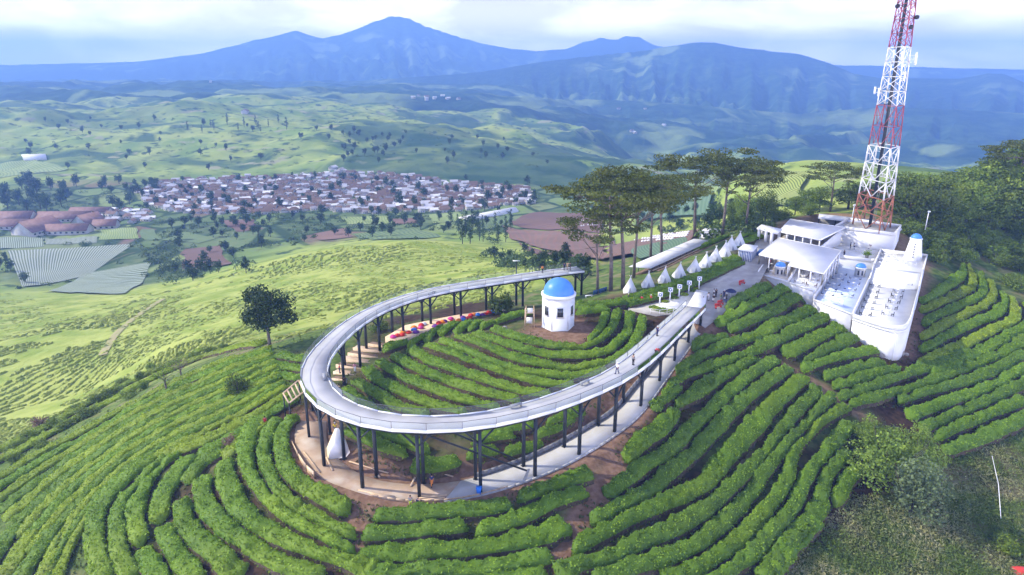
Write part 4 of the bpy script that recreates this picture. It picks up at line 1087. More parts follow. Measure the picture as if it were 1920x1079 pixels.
# ---- furniture of the terraces
def make_table(r=.42, h=.74):
    t = thing('cafe_table', 'x', 'table')
    k = MB(); k.lathe((0, 0, h-.04), [(0.01, 0), (r, 0), (r, .04), (.01, .042)], 14); k.build('table_top', M['white'], t)
    k = MB(); k.lathe((0, 0, 0), [(.26, 0), (.26, .03), (.04, .05), (.04, h-.04)], 10); k.build('pedestal', M['whitemetal'], t); return t
def make_chair(m, cushion=None):
    t = thing('cafe_chair', 'x', 'chair')
    k = MB(); k.box((0, 0, .44), (.46, .46, .05)); k.build('seat', m, t)
    k = MB(); k.box((0, .22, .70), (.44, .05, .48)); k.build('backrest', cushion or m, t)
    for (x, y) in ((-.2, -.2), (.2, -.2), (-.2, .2), (.2, .2)):
        k = MB(); k.box((x, y, .21), (.05, .05, .42)); k.build('leg', m, t)
    if cushion: k = MB(); k.box((0, -.01, .51), (.42, .40, .09)); k.build('cushion', cushion, t)
    return t
TBL = make_table(); CH_D = make_chair(M['steel']); CH_N = make_chair(M['whitemetal'], M['navy']); CH_W = make_chair(M['whitemetal']); CH_B = make_chair(M['timber_dark'])
_used = {}
def put(proto, loc, rz, label, group):
    o = proto if proto.name not in _used else copy_tree(proto)
    _used[proto.name] = 1
    return place(o, loc, rz, 1.0, label, group)
arng = random.Random(5)
def dining(px, py, z, chair, dirn, sep, tl, cl, gt, gc, n=2):
    p = W(px, py, z); put(TBL, p, 0, tl, gt)
    for s in (-1, 1)[:n]:
        d = (p[0]+dirn[0]*s*sep, p[1]+dirn[1]*s*sep, z)
        put(chair, d, math.atan2(dirn[1]*s, dirn[0]*s)-PI/2+arng.uniform(-.3, .3), cl, gc)
dv = (CV[0], CV[1])
for (px, py) in ((1640,536),(1637,547),(1634,557),(1630,567),(1626,578),(1622,590)):
    dining(px, py+2, T3Z, CH_D, dv, .85, 'white round café table in the left file on the large curved terrace', 'dark café chair at the left file of tables on the curved terrace', 'tables of the curved terrace', 'dark chairs of the curved terrace')
for (px, py) in ((1699,537),(1684,547),(1681,557),(1676,567),(1671,578),(1664,590)):
    dining(px, py+2, T3Z, CH_D, dv, .85, 'white round café table in the right file on the large curved terrace', 'dark café chair at the right file of tables on the curved terrace', 'tables of the curved terrace', 'dark chairs of the curved terrace')
for (px, py) in ((1576,518),(1570,527),(1563,537),(1557,546),(1551,556)):
    dining(px, py+1, T2Z, CH_N, dv, 1.0, 'white café table in the left file on the pale blue terrace', 'white chair with navy cushion in the left file of the pale blue terrace', 'tables of the pale blue terrace', 'navy cushioned chairs')
for (px, py) in ((1603,526),(1600,535),(1593,546),(1588,557)):
    dining(px, py+1, T2Z, CH_N, dv, 1.0, 'white café table in the right file on the pale blue terrace', 'white chair with navy cushion in the right file of the pale blue terrace', 'tables of the pale blue terrace', 'navy cushioned chairs')
for (px, py) in ((1660,481),(1672,487),(1655,490),(1690,494),(1708,499),(1650,497),(1676,478)):
    dining(px, py, UPZ, CH_W, dv, .8, 'small white table on the upper platform above the curved steps', 'white chair on the upper platform above the curved steps', 'tables of the upper platform', 'white chairs of the upper platform')
for (px, py) in ((1512,512),(1506,521),(1498,532),(1530,518),(1526,528),(1521,538)):
    dining(px, py, T1Z, CH_B, dv, .85, 'café table in the shade of the big white canopy', 'brown chair in the shade of the big white canopy', 'tables under the big canopy', 'brown chairs under the big canopy')
for (px, py) in ((1447,500),(1440,507),(1446,513),(1452,492)):
    dining(px, py, T1Z, CH_D, dv, .8, 'café table on the warm open floor by the left turret', 'dark chair on the warm open floor by the left turret', 'tables by the left turret', 'dark chairs by the left turret', 1)
for (px, py) in ((1600,470),(1585,476),(1612,474)):
    dining(px, py, UMZ, CH_W, dv, .8, 'white table on the terrace in front of the tall white wall', 'white chair on the terrace in front of the tall white wall', 'tables before the tall wall', 'white chairs before the tall wall')
def cafe_sign():
    p = W(1567, 571, T2Z+.3); t = thing('terrace_sign', 'white terrace sign with illegible teal script at the front parapet', 'sign', p, math.atan2(*( (np.array(ab(.4,-.3))-np.array(ab(6.2,-8.3)))[[1,0]])))
    k = MB(); k.box((0, 0, .75), (3.4, .06, 1.3)); k.build('board', M['whitemetal'], t, world=False)
    tm = mat('teal_paint', (.03, .30, .42), .5); rr = random.Random(4)
    for (z, x0, x1) in ((1.08, -1.3, 1.4), (.66, -1.4, 0.9), (.38, -1.4, 1.2)):
        k = MB(); x = x0; pts = []
        while x < x1: pts.append((x, -.045, z+rr.uniform(-.13, .14)*(1 if z > 1 else .5))); x += rr.uniform(.06, .13)
        k.tube(pts, .032 if z > 1 else .02, 5); k.build('script_line', tm, t, world=False)
cafe_sign()
for (px, py, z, s, lab) in ((1625, 484, UMZ, 1.0, 'dark green potted bush on the terrace before the tall wall'),):
    p = W(px, py, z); t = thing('potted_bush', lab, 'plant', p)
    k = MB(); k.lathe((0, 0, 0), [(.35, 0), (.45, .6), (.4, .62)], 12); k.build('pot', M['wallconc'], t, world=False)
    rng = np.random.default_rng(3); q = rng.normal(0, .42, (420, 3)); q[:, 2] = np.abs(q[:, 2])+.8
    v, f = leaf_quads(q, q*0+(0, 0, 1), .28, rng); me = raw_mesh('leaves', v, f); set_tint(me, rng.random(len(f))); link_mesh('foliage', me, M['tea_dk'], t)

# ---------------------------------------------------------------- lattice mast
def build_mast():
    F = np.array([95.4, 173.6]); Lc = np.array([94.2, 185.4]); Rc = np.array([102.2, 181.0]); B = Lc+Rc-F
    cen = (F+Rc+B+Lc)/4; base = [F, Rc, B, Lc]
    root = thing('radio_mast', 'tall red and white lattice radio mast rising behind the café', 'mast', (cen[0], cen[1], 0))
    Z0, Z1 = 10.44, 86.0; ztop = 67.8
    def cor(k, z):
        f = 1-(z-Z0)/(ztop-Z0)*(1-.43); f = max(f, .36); return (*(cen+(base[k]-cen)*f), z)
    rust = mat('rusty_orange_paint', (.34, .115, .06), .6, (.25, .11, .07), 1.0); red = mat('mast_red', (.22, .045, .075), .5, (.28, .07, .09), 1.0); wh = mat('mast_white', (.66, .67, .68), .5, (.52, .53, .55), 1.0)
    bands = [(Z0, 19, rust, 'rusty orange bottom section'), (19, 32, wh, None), (32, 42.3, red, None), (42.3, 56.5, wh, None), (56.5, 70, red, None), (70, Z1, wh, None)]
    for (z0, z1, m, lab) in bands:
        k = MB(); nb = max(2, round((z1-z0)/(4.4 if z0 < 42 else 3.4))); zs = np.linspace(z0, z1, nb+1)
        lw = .30 if z0 < 30 else .22
        for i in range(nb):
            a, b = zs[i], zs[i+1]
            for c in range(4):
                p0, p1 = cor(c, a), cor(c, b); q0, q1 = cor((c+1) % 4, a), cor((c+1) % 4, b)
                k.beam(p0, p1, lw)
                k.beam(p1, q1, lw*.6)
                m0 = tuple((np.array(p0)+np.array(q0))/2); m1 = tuple((np.array(p1)+np.array(q1))/2)
                if z0 < 42:                                    # K bracing with sub-struts
                    k.beam(p1, m0, lw*.62); k.beam(q1, m0, lw*.62)
                    k.beam(tuple((np.array(p0)+np.array(p1))/2), tuple((np.array(p1)+np.array(m0))/2), lw*.4); k.beam(tuple((np.array(q0)+np.array(q1))/2), tuple((np.array(q1)+np.array(m0))/2), lw*.4)
                else:
                    k.beam(p0, q1, lw*.55); k.beam(q0, p1, lw*.55)
        s = k.build('lattice_section', m, root)
        if lab: s['label'] = lab
    for c, bz in ((2, hz(*B)),):
        k = MB(); k.beam((B[0], B[1], bz-.3), (B[0], B[1], Z0), .5); k.build('footing', M['wallconc'], root)
    k = MB(); k.beam((cen[0]-.9, cen[1]-1.0, Z0), (cen[0]-.4, cen[1]-.4, Z1), .75, .25); k.build('cable_run', M['steel'], root)
    k = MB(); a, b = np.array((cen[0]+.6, cen[1], Z0)), np.array((cen[0]+.3, cen[1], Z1)); k.beam(a+(.25, 0, 0), b+(.2, 0, 0), .08); k.beam(a-(.25, 0, 0), b-(.2, 0, 0), .08)
    for f in np.linspace(.01, .99, 90): p = a*(1-f)+b*f; k.beam(p+(.23, 0, 0), p-(.23, 0, 0), .05)
    k.build('ladder', M['grey'], root)
    for (z, c, d, sz) in ((54, 1, (1.3, -.5), (.35, .25, 2.6)), (53.4, 1, (1.9, .4), (.35, .25, 2.4)), (54.3, 0, (-.9, -.9), (.35, .25, 2.0)), (46, 3, (-1.4, -.2), (.4, .3, 1.8)), (45.6, 3, (-.8, -1.2), (.4, .3, 2.0)), (49.5, 0, (.5, -.8), (.3, .2, 2.2)), (64.5, 0, (.5, -.6), (.4, .3, 1.6))):
        p = cor(c, z); k = MB(); k.box((p[0]+d[0], p[1]+d[1], z), sz); k.beam((p[0], p[1], z+.5), (p[0]+d[0], p[1]+d[1], z+.5), .08); k.beam((p[0], p[1], z-.5), (p[0]+d[0], p[1]+d[1], z-.5), .08); k.build('panel_antenna', M['whitemetal'], root)
    for (z, c, d) in ((63.5, 1, (.3, -.7)), (61, 0, (.5, -.6)), (66.2, 3, (-.3, -.8))):
        p = cor(c, z); k = MB(); k.lathe((0, 0, 0), [(.05, -.25), (.5, -.2), (.55, .15), (.05, .22)], 14)
        V = np.array(k.v); V = np.stack([V[:, 0], V[:, 2], V[:, 1]], 1)+np.array((p[0]+d[0], p[1]+d[1], z)); k.v = [tuple(x) for x in V]; k.beam((p[0], p[1], z), (p[0]+d[0], p[1]+d[1], z), .1); k.build('drum_antenna', M['dark'], root)
build_mast()

# ---------------------------------------------------------------- hexagonal pavilion with blue dome
def build_pavilion():
    zb = 5.05; c = (8.6, 119.7); Rr = 3.02
    zg = min(hz(c[0]+dx, c[1]+dy) for dx in (-3, 0, 3) for dy in (-3, 0, 3))
    root = thing('domed_pavilion', 'white six-sided pavilion with a big blue dome on the knoll', 'pavilion', (c[0], c[1], zb))
    k = MB(); k.lathe((0, 0, 0), [(Rr*1.02, min(-.4, zg-zb-.3)), (Rr*1.02, .12), (Rr, .14), (Rr, 6.2)], 6, 0.06); body = k.build('wall', M['white'], root, world=False)
    k = MB(); k.lathe((0, 0, 0), [(Rr-.2, 6.0), (Rr*1.04, 6.02), (Rr*1.07, 6.3), (Rr*1.07, 6.55), (Rr*.98, 6.62), (2.7, 6.66)], 32); k.build('cornice', M['white'], root, world=False)
    k = MB(); k.lathe((0, 0, 6.62), [(2.86, 0), (2.86, .12)]+[(2.78*math.cos(x), .12+2.65*math.sin(x)) for x in np.linspace(.03, PI/2*.99, 14)], 48); d = k.build('dome', M['blue'], root, world=False); smooth_by_angle(d, 35)
    ap = Rr*math.cos(PI/6)
    for i in range(6):
        a = 0.06+PI/6+i*PI/3
        p = (ap*math.cos(a), ap*math.sin(a), 3.55)
        k = MB(); k.box(((ap+.02)*math.cos(a), (ap+.02)*math.sin(a), 3.5), (.10, 1.55, 2.15), a); fr = k.build('window', M['white'], root, world=False); fr.name = 'window_frame'
        k = MB(); k.box(((ap+.055)*math.cos(a), (ap+.055)*math.sin(a), 3.55), (.06, 1.1, 1.7), a); w = k.build('pane', M['glasspane'], fr, world=False)
        k = MB()
        for s in (-1, 1):
            k.box(((ap+.01)*math.cos(a)-math.sin(a)*s*1.42, (ap+.01)*math.sin(a)+math.cos(a)*s*1.42, 3.1), (.05, .10, 6.1), a)
        k.build('corner_trim', M['white'], root, world=False)
    # loose planks and timber frame beside it
    p = W(993, 618, 4.9)
    t = thing('wooden_gantry', 'tall unfinished timber frame standing left of the domed pavilion', 'timber frame', (p[0], p[1]+1, hz(p[0], p[1]+1)))
    for (x, y) in ((-.9, 0), (.9, .1), (-.7, 1.3), (.9, 1.3)):
        k = MB(); k.beam((x, y, -.2), (x*.9, y, 3.9), .14); k.build('post', M['timber'], t, world=False)
    k = MB(); k.beam((-.9, 0, 2.9), (.9, .1, 2.9), .14); k.beam((-.8, 1.3, 2.9), (.9, 1.3, 2.9), .14); k.build('rail', M['timber'], t, world=False)
    k = MB(); k.box((.1, .1, 3.4), (1.0, .08, .9)); k.build('panel', M['canvas'], t, world=False)
    k = MB(); k.box((0, .8, 1.2), (1.1, .9, .9)); k.build('crate', M['canvas'], t, world=False)
build_pavilion()
# ---------------------------------------------------------------- tents, kiosk, shelters, furniture on the hill
M['stripe'] = mat('blue_stripe', (.03, .10, .30), .6)
def make_tent(i, L_, R_, ap):
    pl = G([L_[0]], [L_[1]])[0]; pr = G([R_[0]], [R_[1]])[0]
    c = (pl+pr)/2; d = (pr-pl)[:2]; w = float(np.clip(np.hypot(*d), 2.2, 2.9)); rz = math.atan2(d[1], d[0])-.75
    nrm = np.array([-math.sin(rz), math.cos(rz)])*w*.5
    cx, cy = c[0]+nrm[0], c[1]+nrm[1]; zg = min(hz(cx, cy), c[2])
    # height from the apex line of sight
    dx, dy, dz = ray(*ap); tt = cy/dy; h = CAMZ+dz*tt-zg; h = float(np.clip(h, 3.2, 4.2))
    names = ['lowest white canvas tent, at the end nearest the domed pavilion', None]
    lab = 'white canvas tepee tent behind the hedge, {} in the line counted from the walkway end'.format(ORD[i])
    t = thing('tepee_tent', lab, 'tent', (cx, cy, zg), rz, 'tepee tents in a line behind the hedge')
    s = w*.5; k = MB(); a = 8; P = []; base = [(-s, -s), (s, -s), (s, s), (-s, s)]
    for (f, zz) in ((1, -.3), (1, .02), (.56, h*.42), (.07, h*.94)):
        for (x, y) in base: P.append((x*f, y*f, zz))
    F = [[i0*4+j, i0*4+(j+1) % 4, (i0+1)*4+(j+1) % 4, (i0+1)*4+j] for i0 in range(3) for j in range(4)]; F.append([12+j for j in range(4)])
    k.add(P, F); k.build('canvas', M['canvas'], t, world=False)
    k = MB(); k.add([(-.42, -s-.01, .03), (.42, -s-.01, .03), (0, -s*.62-.012, h*.36)], [[0, 1, 2]]); k.build('door_flap', M['grey'], t, world=False)
    for (x, y) in ((-1, -1), (1, -1), (1, 1), (-1, 1)):
        k = MB(); k.beam((x*s*.10, y*s*.10, h*.90), (-x*s*.12, -y*s*.12, h*1.12), .07); k.build('pole', M['canvas'], t, world=False)
TENTS = [((1171,553),(1192,546),(1185,527)),((1206,543),(1227,536),(1220,515)),((1236,535),(1258,528),(1250,505)),((1267,526),(1288,518),(1282,495)),((1295,516),(1316,507),(1309,486)),
         ((1316,507),(1337,498),(1333,475)),((1336,496),(1354,487),(1349,464)),((1354,486),(1371,478),(1366,454)),((1368,475),(1382,466),(1378,444)),((1381,464),(1396,458),(1390,436))]
for i, t_ in enumerate(TENTS): make_tent(i, *t_)
hedge_rows([[(1172,560),(1215,548),(1262,534),(1305,518),(1345,500),(1385,482)], [(1178,568),(1225,556),(1270,542),(1312,526),(1350,508),(1392,488)]],
           'long clipped hedge between the tents and the paved plaza, {} line from the tents', 'clipped hedge before the tents', M['tea'], 1.35, 1.0, 3.0, wide=2.4, seed0=950)
hedge_rows([[(1392,452),(1410,445),(1425,441)], [(1385,443),(1400,438),(1418,434)], [(1295,470),(1330,455),(1362,441)]],
           'low hedge on the bank beside the café entrance, {} from the plaza', 'hedges by the café entrance', M['tea'], 1.1, .8, 2.6, wide=2.4, seed0=970)
def kiosk():
    a = np.array(W(1383, 488, 7.1)); b = np.array(W(1408, 492, 7.1)); c = np.array(W(1418, 482, 7.1))
    t = thing('striped_kiosk', 'small kiosk in blue and white stripes with a flat white roof', 'kiosk', tuple(a))
    d = c-b; P = [a, b, c, a+d]; zg = min(hz(p[0], p[1]) for p in P)-.3
    k = MB(); k.prism([tuple(p) for p in P], zg, 9.6); k.build('body', M['white'], t)
    cc = np.mean(P, 0); Q = [cc+(p-cc)*1.1 for p in P]
    k = MB(); k.prism([tuple(p) for p in Q], 9.6, 9.85); k.build('roof', M['white'], t)
    for (p, q, n) in ((a, b, 8), (b, c, 6)):
        nn = np.array([(q-p)[1], -(q-p)[0], 0]); nn /= np.linalg.norm(nn)
        for i in range(n):
            f0, f1 = (i+.25)/n, (i+.72)/n; k = MB(); k.wall(p+(q-p)*f0+nn*.012, p+(q-p)*f1+nn*.012, zg+.3, 9.55, .03); k.build('stripe', M['stripe'], t)
    k = MB(); k.prism([tuple(c+(0, 0, 0)), tuple(c+(1.4, .3, 0)), tuple(c+d*.6+(1.4, .3, 0)), tuple(c+d*.6)], 7.0, 8.3); k.build('blue_counter', M['stripe'], t)
kiosk()
def long_shelter():
    A, B, C, D = (np.array(W(1179, 500, 5.2)), np.array(W(1220, 503, 4.9)), np.array(W(1335, 451, 5.2)), np.array(W(1301, 448, 5.5)))
    t = thing('long_shelter', 'long open shelter with a pale metal roof on the slope behind the tents', 'shelter', ((A+C)/2)[:2].tolist()+[0])
    k = MB(); k.slab([A, B, C, D], .14); k.build('roof', M['roof'], t)
    for (p, q) in ((A, D), (B, C)):
        for f in np.linspace(.02, .98, 10):
            x = p*(1-f)+q*f; x = x*.98+((A+B+C+D)/4)*.02; zg = hz(x[0], x[1])-.2; k = MB(); k.box((x[0], x[1], (zg+x[2]-.1)/2), (.14, .14, x[2]-.1-zg)); k.build('post', M['steel'], t)
    for (f, w_, m, zo) in ((1.10, .35, M['timber'], .55), (1.35, .9, M['timber_dark'], .12)):
        p, q = A+(B-A)*f, D+(C-D)*f; n = 10; k = MB()
        for i in range(n):
            u0, u1 = p*(1-i/n)+q*i/n, p*(1-(i+1)/n)+q*(i+1)/n
            k.beam((u0[0], u0[1], hz(u0[0], u0[1])+zo), (u1[0], u1[1], hz(u1[0], u1[1])+zo), w_, .12)
        k.build('bench' if m is M['timber'] else 'boardwalk', m, t)
    k = MB(); k.slab([tuple((A+(B-A)*u+(D-A)*v)[:2])+(hz(*(A+(B-A)*u+(D-A)*v)[:2])+.25,) for (u, v) in ((.05, .02), (.95, .02), (.95, .98), (.05, .98))], .3); k.build('floor', M['timber_dark'], t)
long_shelter()
def shed():
    a, b, c = np.array(W(1311, 450, 2.0)), np.array(W(1340, 454, 2.0)), np.array(W(1353, 447, 2.0))
    t = thing('white_shed', 'low white shed at the upper end of the long shelter', 'shed', tuple(a)); P = [a, b, c, a+(c-b)]
    zg = min(hz(p[0], p[1]) for p in P)-.3
    k = MB(); k.prism([tuple(p) for p in P], zg, 4.4); k.build('wall', M['white'], t)
    cc = np.mean(P, 0); k = MB(); k.prism([tuple(cc+(p-cc)*1.12) for p in P], 4.4, 4.6); k.build('roof', M['roof'], t)
    nn = (b-a); nn /= np.linalg.norm(nn); k = MB(); k.wall(a+nn*1.0+(.05, -.05, 0), a+nn*2.0+(.05, -.05, 0), 3.0, 3.9, .06); k.build('window', M['glasspane'], t)
shed()
# sign posts with ring heads along the plaza edge
def sign_post():
    t = thing('ring_sign_post', 'x', 'sign post')
    k = MB(); k.box((0, 0, 1.0), (.24, .24, 2.2)); k.build('post', M['whitemetal'], t)
    k = MB(); k.box((0, 0, 2.5), (.95, .16, .95)); k.build('head', M['whitemetal'], t)
    k = MB(); n = 20; P = []
    for (r, y) in ((.20, -.09), (.34, -.09)):
        for i in range(n): P.append((r*math.cos(2*PI*i/n), y, 2.5+r*math.sin(2*PI*i/n)))
    k.add(P, [[i, (i+1) % n, n+(i+1) % n, n+i] for i in range(n)]); k.build('ring', M['stripe'], t); return t
SPROTO = sign_post()
for i, (px, py) in enumerate(((1237,570),(1256,562),(1273,557),(1291,551),(1310,544))):
    p = W(px, py, 6.0); p = (p[0], p[1], plaza_z(p[0], p[1])); put(SPROTO, p, -.35, 'white post with a square ring head along the plaza hedge, {} from the left'.format(ORD[i]), 'ring head posts along the plaza')
def simple_bench(name, cat, lab, p, rz, L, m, grp=None, back=True):
    t = thing(name, lab, cat, p, rz, grp)
    k = MB(); k.box((0, 0, .45), (L, .45, .07)); k.build('seat', m, t, world=False)
    if back: k = MB(); k.box((0, .22, .75), (L, .06, .45)); k.build('backrest', m, t, world=False)
    for s in (-1, 1): k = MB(); k.box((s*L*.42, 0, .21), (.09, .4, .42)); k.build('leg', m, t, world=False)
    return t
for (px, py, rz, L, lab) in ((1352,516,.55,2.3,'red bench against the clipped hedge, half way along the plaza'),(1387,497,.55,1.8,'red bench against the clipped hedge near the striped kiosk'),(1391,537,.6,1.8,'red bench at the tea edge of the plaza under the café'),(1347,575,.5,1.6,'red seat near the tea edge, lower one beside the group of people'),(1351,570,.5,1.4,'red seat just above the lower red seat beside the group')):
    p = W(px, py, 6); p = (p[0], p[1], plaza_z(p[0], p[1])+.03); simple_bench('red_bench', 'bench', lab, p, rz, L, M['red'], 'red benches on the plaza')
def parasol():
    p = W(1369, 562, 5.9); p = (p[0], p[1], plaza_z(p[0], p[1])); t = thing('parasol', 'dark navy parasol beside the people on the plaza', 'parasol', p)
    k = MB(); k.tube([(0, 0, 0), (0, 0, 2.3)], .03, 6); k.build('pole', M['whitemetal'], t, world=False)
    k = MB(); k.lathe((0, 0, 1.75), [(1.15, 0), (1.1, .08), (.6, .42), (.03, .62)], 8); k.build('canopy', M['navy'], t, world=False)
parasol()
def rail(name, cat, lab, pts, z, h=1.0, m=None):
    p0 = W(*pts[0], z); t = thing(name, lab, cat, p0); Q = resample(np.array([W(*p, z) for p in pts]), 1.5)
    k = MB()
    for i in range(len(Q)-1): k.beam(Q[i]+(0, 0, h), Q[i+1]+(0, 0, h), .07); k.beam(Q[i]+(0, 0, h*.5), Q[i+1]+(0, 0, h*.5), .05)
    k.build('handrail', m or M['whitemetal'], t)
    for q in Q: k = MB(); k.box((q[0], q[1], q[2]+h/2-.1), (.07, .07, h+.2)); k.build('post', m or M['whitemetal'], t)
rail('footbridge_railing', 'railing', 'white railing left of the access ramp at the plaza corner', [(1219,588),(1243,592),(1262,586)], 5.4)
# small planting along the plaza
def small_shrubs():
    rng = np.random.default_rng(12); k = 0
    for (px, py, s) in ((1225,574,1.0),(1232,577,1.1),(1242,579,1.2),(1252,581,1.1),(1262,580,.9),(1247,565,.9),(1265,559,1.0),(1283,554,1.0),(1299,548,1.0),(1305,545,.8)):
        p = W(px, py, 5.8); zg = plaza_z(p[0], p[1]); n = 260
        q = rng.normal(0, 1, (n, 3)); q /= np.linalg.norm(q, axis=1)[:, None]; q *= (np.array([1.0, .8, .55])*s*rng.uniform(.55, 1, (n, 1))); nn = q.copy(); q[:, 2] = np.abs(q[:, 2])
        v, f = leaf_quads(q, nn, .26, rng); me = raw_mesh('shrub', v, f); set_tint(me, rng.random(len(f)))
        o = link_mesh('planted_shrub', me, M['tea_yl'] if k % 2 else M['tea_dk']); o.location = (p[0], p[1], zg+.02); tag(o, 'small greyish shrub planted along the plaza edge, {} of them from the left'.format(ORD[k]), 'shrub', 'shrubs along the plaza edge'); k += 1
small_shrubs()
# ---- work site under the bend: steps, planks, frame tent, bin
def site():
    # A-frame hut
    pl, pr = np.array(W(611, 858, -1.4)), np.array(W(652, 857, -1.4)); t = thing('frame_hut', 'small cream and grey A-frame hut under the bend of the walkway', 'hut', tuple((pl+pr)/2+(0, 1.2, 0)), .35)
    k = MB(); s = 1.6; h = 3.9
    k.add([(-s, -s, 0), (s, -s, 0), (s, s, 0), (-s, s, 0), (-.25, 0, h), (.25, 0, h)], [[0, 1, 5, 4], [1, 2, 5], [2, 3, 4, 5], [3, 0, 4], [3, 2, 1, 0]])
    k.build('cladding', M['whitemetal'], t, world=False)
    cr = mat('cream_board', (.74, .66, .40), .7)
    k = MB(); k.add([(-s-.03, -s*.9, .1), (-s-.03, s*.9, .1), (-.3, s*.05, h*.96), (-.3, -s*.05, h*.96)], [[3, 2, 1, 0]]); k.build('side_panel', cr, t, world=False)
    p = W(898, 928, -1.66); b = thing('wheeled_bin', 'blue plastic bin standing on the concrete path', 'bin', p)
    bl = mat('blue_plastic', (.02, .17, .62), .4)
    k = MB(); P = []
    for (f, z) in ((.78, .05), (1, 1.05)):
        for (x, y) in ((-.32, -.30), (.32, -.30), (.32, .30), (-.32, .30)): P.append((x*f, y*f, z))
    k.add(P, [[3, 2, 1, 0], [4, 5, 6, 7], [0, 1, 5, 4], [1, 2, 6, 5], [2, 3, 7, 6], [3, 0, 4, 7]]); k.build('body', bl, b, world=False)
    k = MB(); k.box((0, -.02, 1.10), (.72, .70, .09)); k.build('lid', bl, b, world=False)
    for s_ in (-1, 1): k = MB(); k.tube([(s_*.30, .30, .12), (s_*.24, .30, .12)], .12, 10); k.build('wheel', M['dark'], b, world=False)
    # planks
    rr = random.Random(8)
    PL = [((672,922),(745,938),'long raw plank lying along the dusty front kerb'),((690,927),(740,934),'short raw plank beside the front kerb'),((786,937),(838,931),'raw plank stacked at the front column'),((788,941),(834,936),'raw plank beneath the stacked plank at the front column'),((805,882),(850,897),'plank on the inner bank under the deck'),((655,868),(728,890),'plank laid across the dusty path'),((570,850),(600,888),'plank leaning in the dirt left of the bend'),((612,860),(624,885),'plank propped near the frame hut'),((700,880),(712,898),'plank propped against an inner column'),((770,915),(782,890),'plank propped against the front column')]
    for (p, q, lab) in PL:
        a, b2 = G([p[0], q[0]], [p[1], q[1]]); k = MB(); c = (a+b2)/2; dz = .22
        a[2] = max(a[2], hz(a[0], a[1]))+dz; b2[2] = max(b2[2], hz(b2[0], b2[1]))+dz
        k.beam(a-c, b2-c, .24, .06); o = k.build('plank', M['timber']); o.location = c; tag(o, lab, 'plank', 'planks on the work site')
    # edge boards fence at the left of the bend
    t = thing('board_fence', 'low timber board fence along the outer left edge of the bend', 'fence', tuple(W(580, 880, -1.5)))
    E = [(548,835),(560,858),(575,880),(590,893)]; k = MB()
    Q = np.array([W(p[0], p[1], -1.2) for p in E])
    for i in range(len(Q)-1): k.wall(Q[i], Q[i+1], -1.7, -.55, .08)
    k.build('boards', M['timber'], t)
    for q in Q: k = MB(); k.box((q[0], q[1], -1.2), (.14, .14, 1.7)); k.build('post', M['timber_dark'], t)
    # outer scaffold stair on the left
    pa = G([548], [762])[0]; t = thing('scaffold_landing', 'unfinished timber landing on dark posts left of the walkway', 'landing', tuple(pa))
    top = [W(530, 737, 2.6), W(561, 714, 2.6), W(563, 738, 2.6), W(545, 748, 2.6)]
    cs = np.array([W(531, 738, 2.3), W(560, 713, 2.3), W(570, 735, 2.3), W(542, 756, 2.3)])
    for i in range(4):
        k = MB(); k.beam(cs[i], cs[(i+1) % 4], .22, .12); k.build('beam', M['timber'], t)
        zg = hz(cs[i][0], cs[i][1])-.3; k = MB(); k.beam((cs[i][0], cs[i][1], zg), cs[i], .16); k.build('post', M['steel'], t)
    for f in (.25, .5, .75):
        k = MB(); k.beam(cs[0]*(1-f)+cs[1]*f, cs[3]*(1-f)+cs[2]*f, .24, .06); k.build('tread', M['timber'], t)
    # stepped timber seating on the left inner side
    ST = [((628,724),(655,728)),((622,710),(668,716)),((625,697),(676,706)),((630,684),(690,694)),((640,672),(702,682)),((652,662),(716,672)),((662,652),(728,662)),((690,645),(752,655))]
    for i, (p, q) in enumerate(ST):
        a, b2 = W(p[0], p[1], .25+.09*i), W(q[0], q[1], .25+.09*i); a, b2 = np.array(a), np.array(b2); c = (a+b2)/2
        t = thing('timber_step', 'timber edged earth step left of the tea knoll, {} step going up'.format(ORD[i]), 'step', tuple(c), 0, 'timber steps left of the knoll')
        zg = min(hz(a[0], a[1]), hz(b2[0], b2[1]), .2)-.4
        k = MB(); k.wall(a, b2, zg, c[2]+.06, .22); k.build('edge_board', M['timber'], t)
        d = (b2-a)/np.linalg.norm(b2-a); nn = np.array([-d[1], d[0], 0]); k = MB()
        k.prism([tuple(a+nn*.13), tuple(b2+nn*.13), tuple(b2+nn*1.4), tuple(a+nn*1.4)], zg, c[2]-.05); k.build('earth_fill', M['timber_dark'] if i % 2 else M['dirtconc'], t)
    # bean bag terrace
    T = [(722,632),(760,610),(850,592),(945,578),(950,586),(880,603),(800,622),(748,640)]
    k = MB(); P = [W(p[0], p[1], 1.9) for p in T]; k.prism([p[:2] for p in P], -1.0, 1.9); o = k.build('timber_terrace', M['timber']); tag(o, 'pale timber terrace carrying coloured bean bags behind the knoll', 'terrace')
    cols = {'red': (.62, .035, .03), 'orange': (.75, .22, .02), 'pink': (.62, .05, .25), 'purple': (.16, .04, .25), 'blue': (.05, .20, .60), 'white': (.7, .7, .72)}
    ms = {c: mat('bean_bag_'+c, v, .7) for c, v in cols.items()}
    seq = ['pink','red','red','orange','red','purple','blue','orange','pink','red','white','purple','red','red','orange','purple','red','pink','orange','blue','purple','red','red','orange','blue','purple','red','red','blue','white']
    rr = random.Random(2); k = MB()
    k.lathe((0, 0, 0), [(.5, 0), (.62, .12), (.58, .35), (.36, .62), (.12, .78), (.02, .8)], 12)
    V = np.array(k.v); V[:, 0] += .16*(V[:, 2])**1.0; me0 = raw_mesh('bean_bag', V, k.f, True)
    cnt = {}
    A0 = [(735,633),(765,616),(805,604),(850,596),(900,588),(940,581)]; A1 = [(752,638),(785,624),(820,614),(858,604),(900,594),(938,585)]
    Q0 = resample(np.array([W(p[0], p[1], 1.9) for p in A0]), .1); Q1 = resample(np.array([W(p[0], p[1], 1.9) for p in A1]), .1)
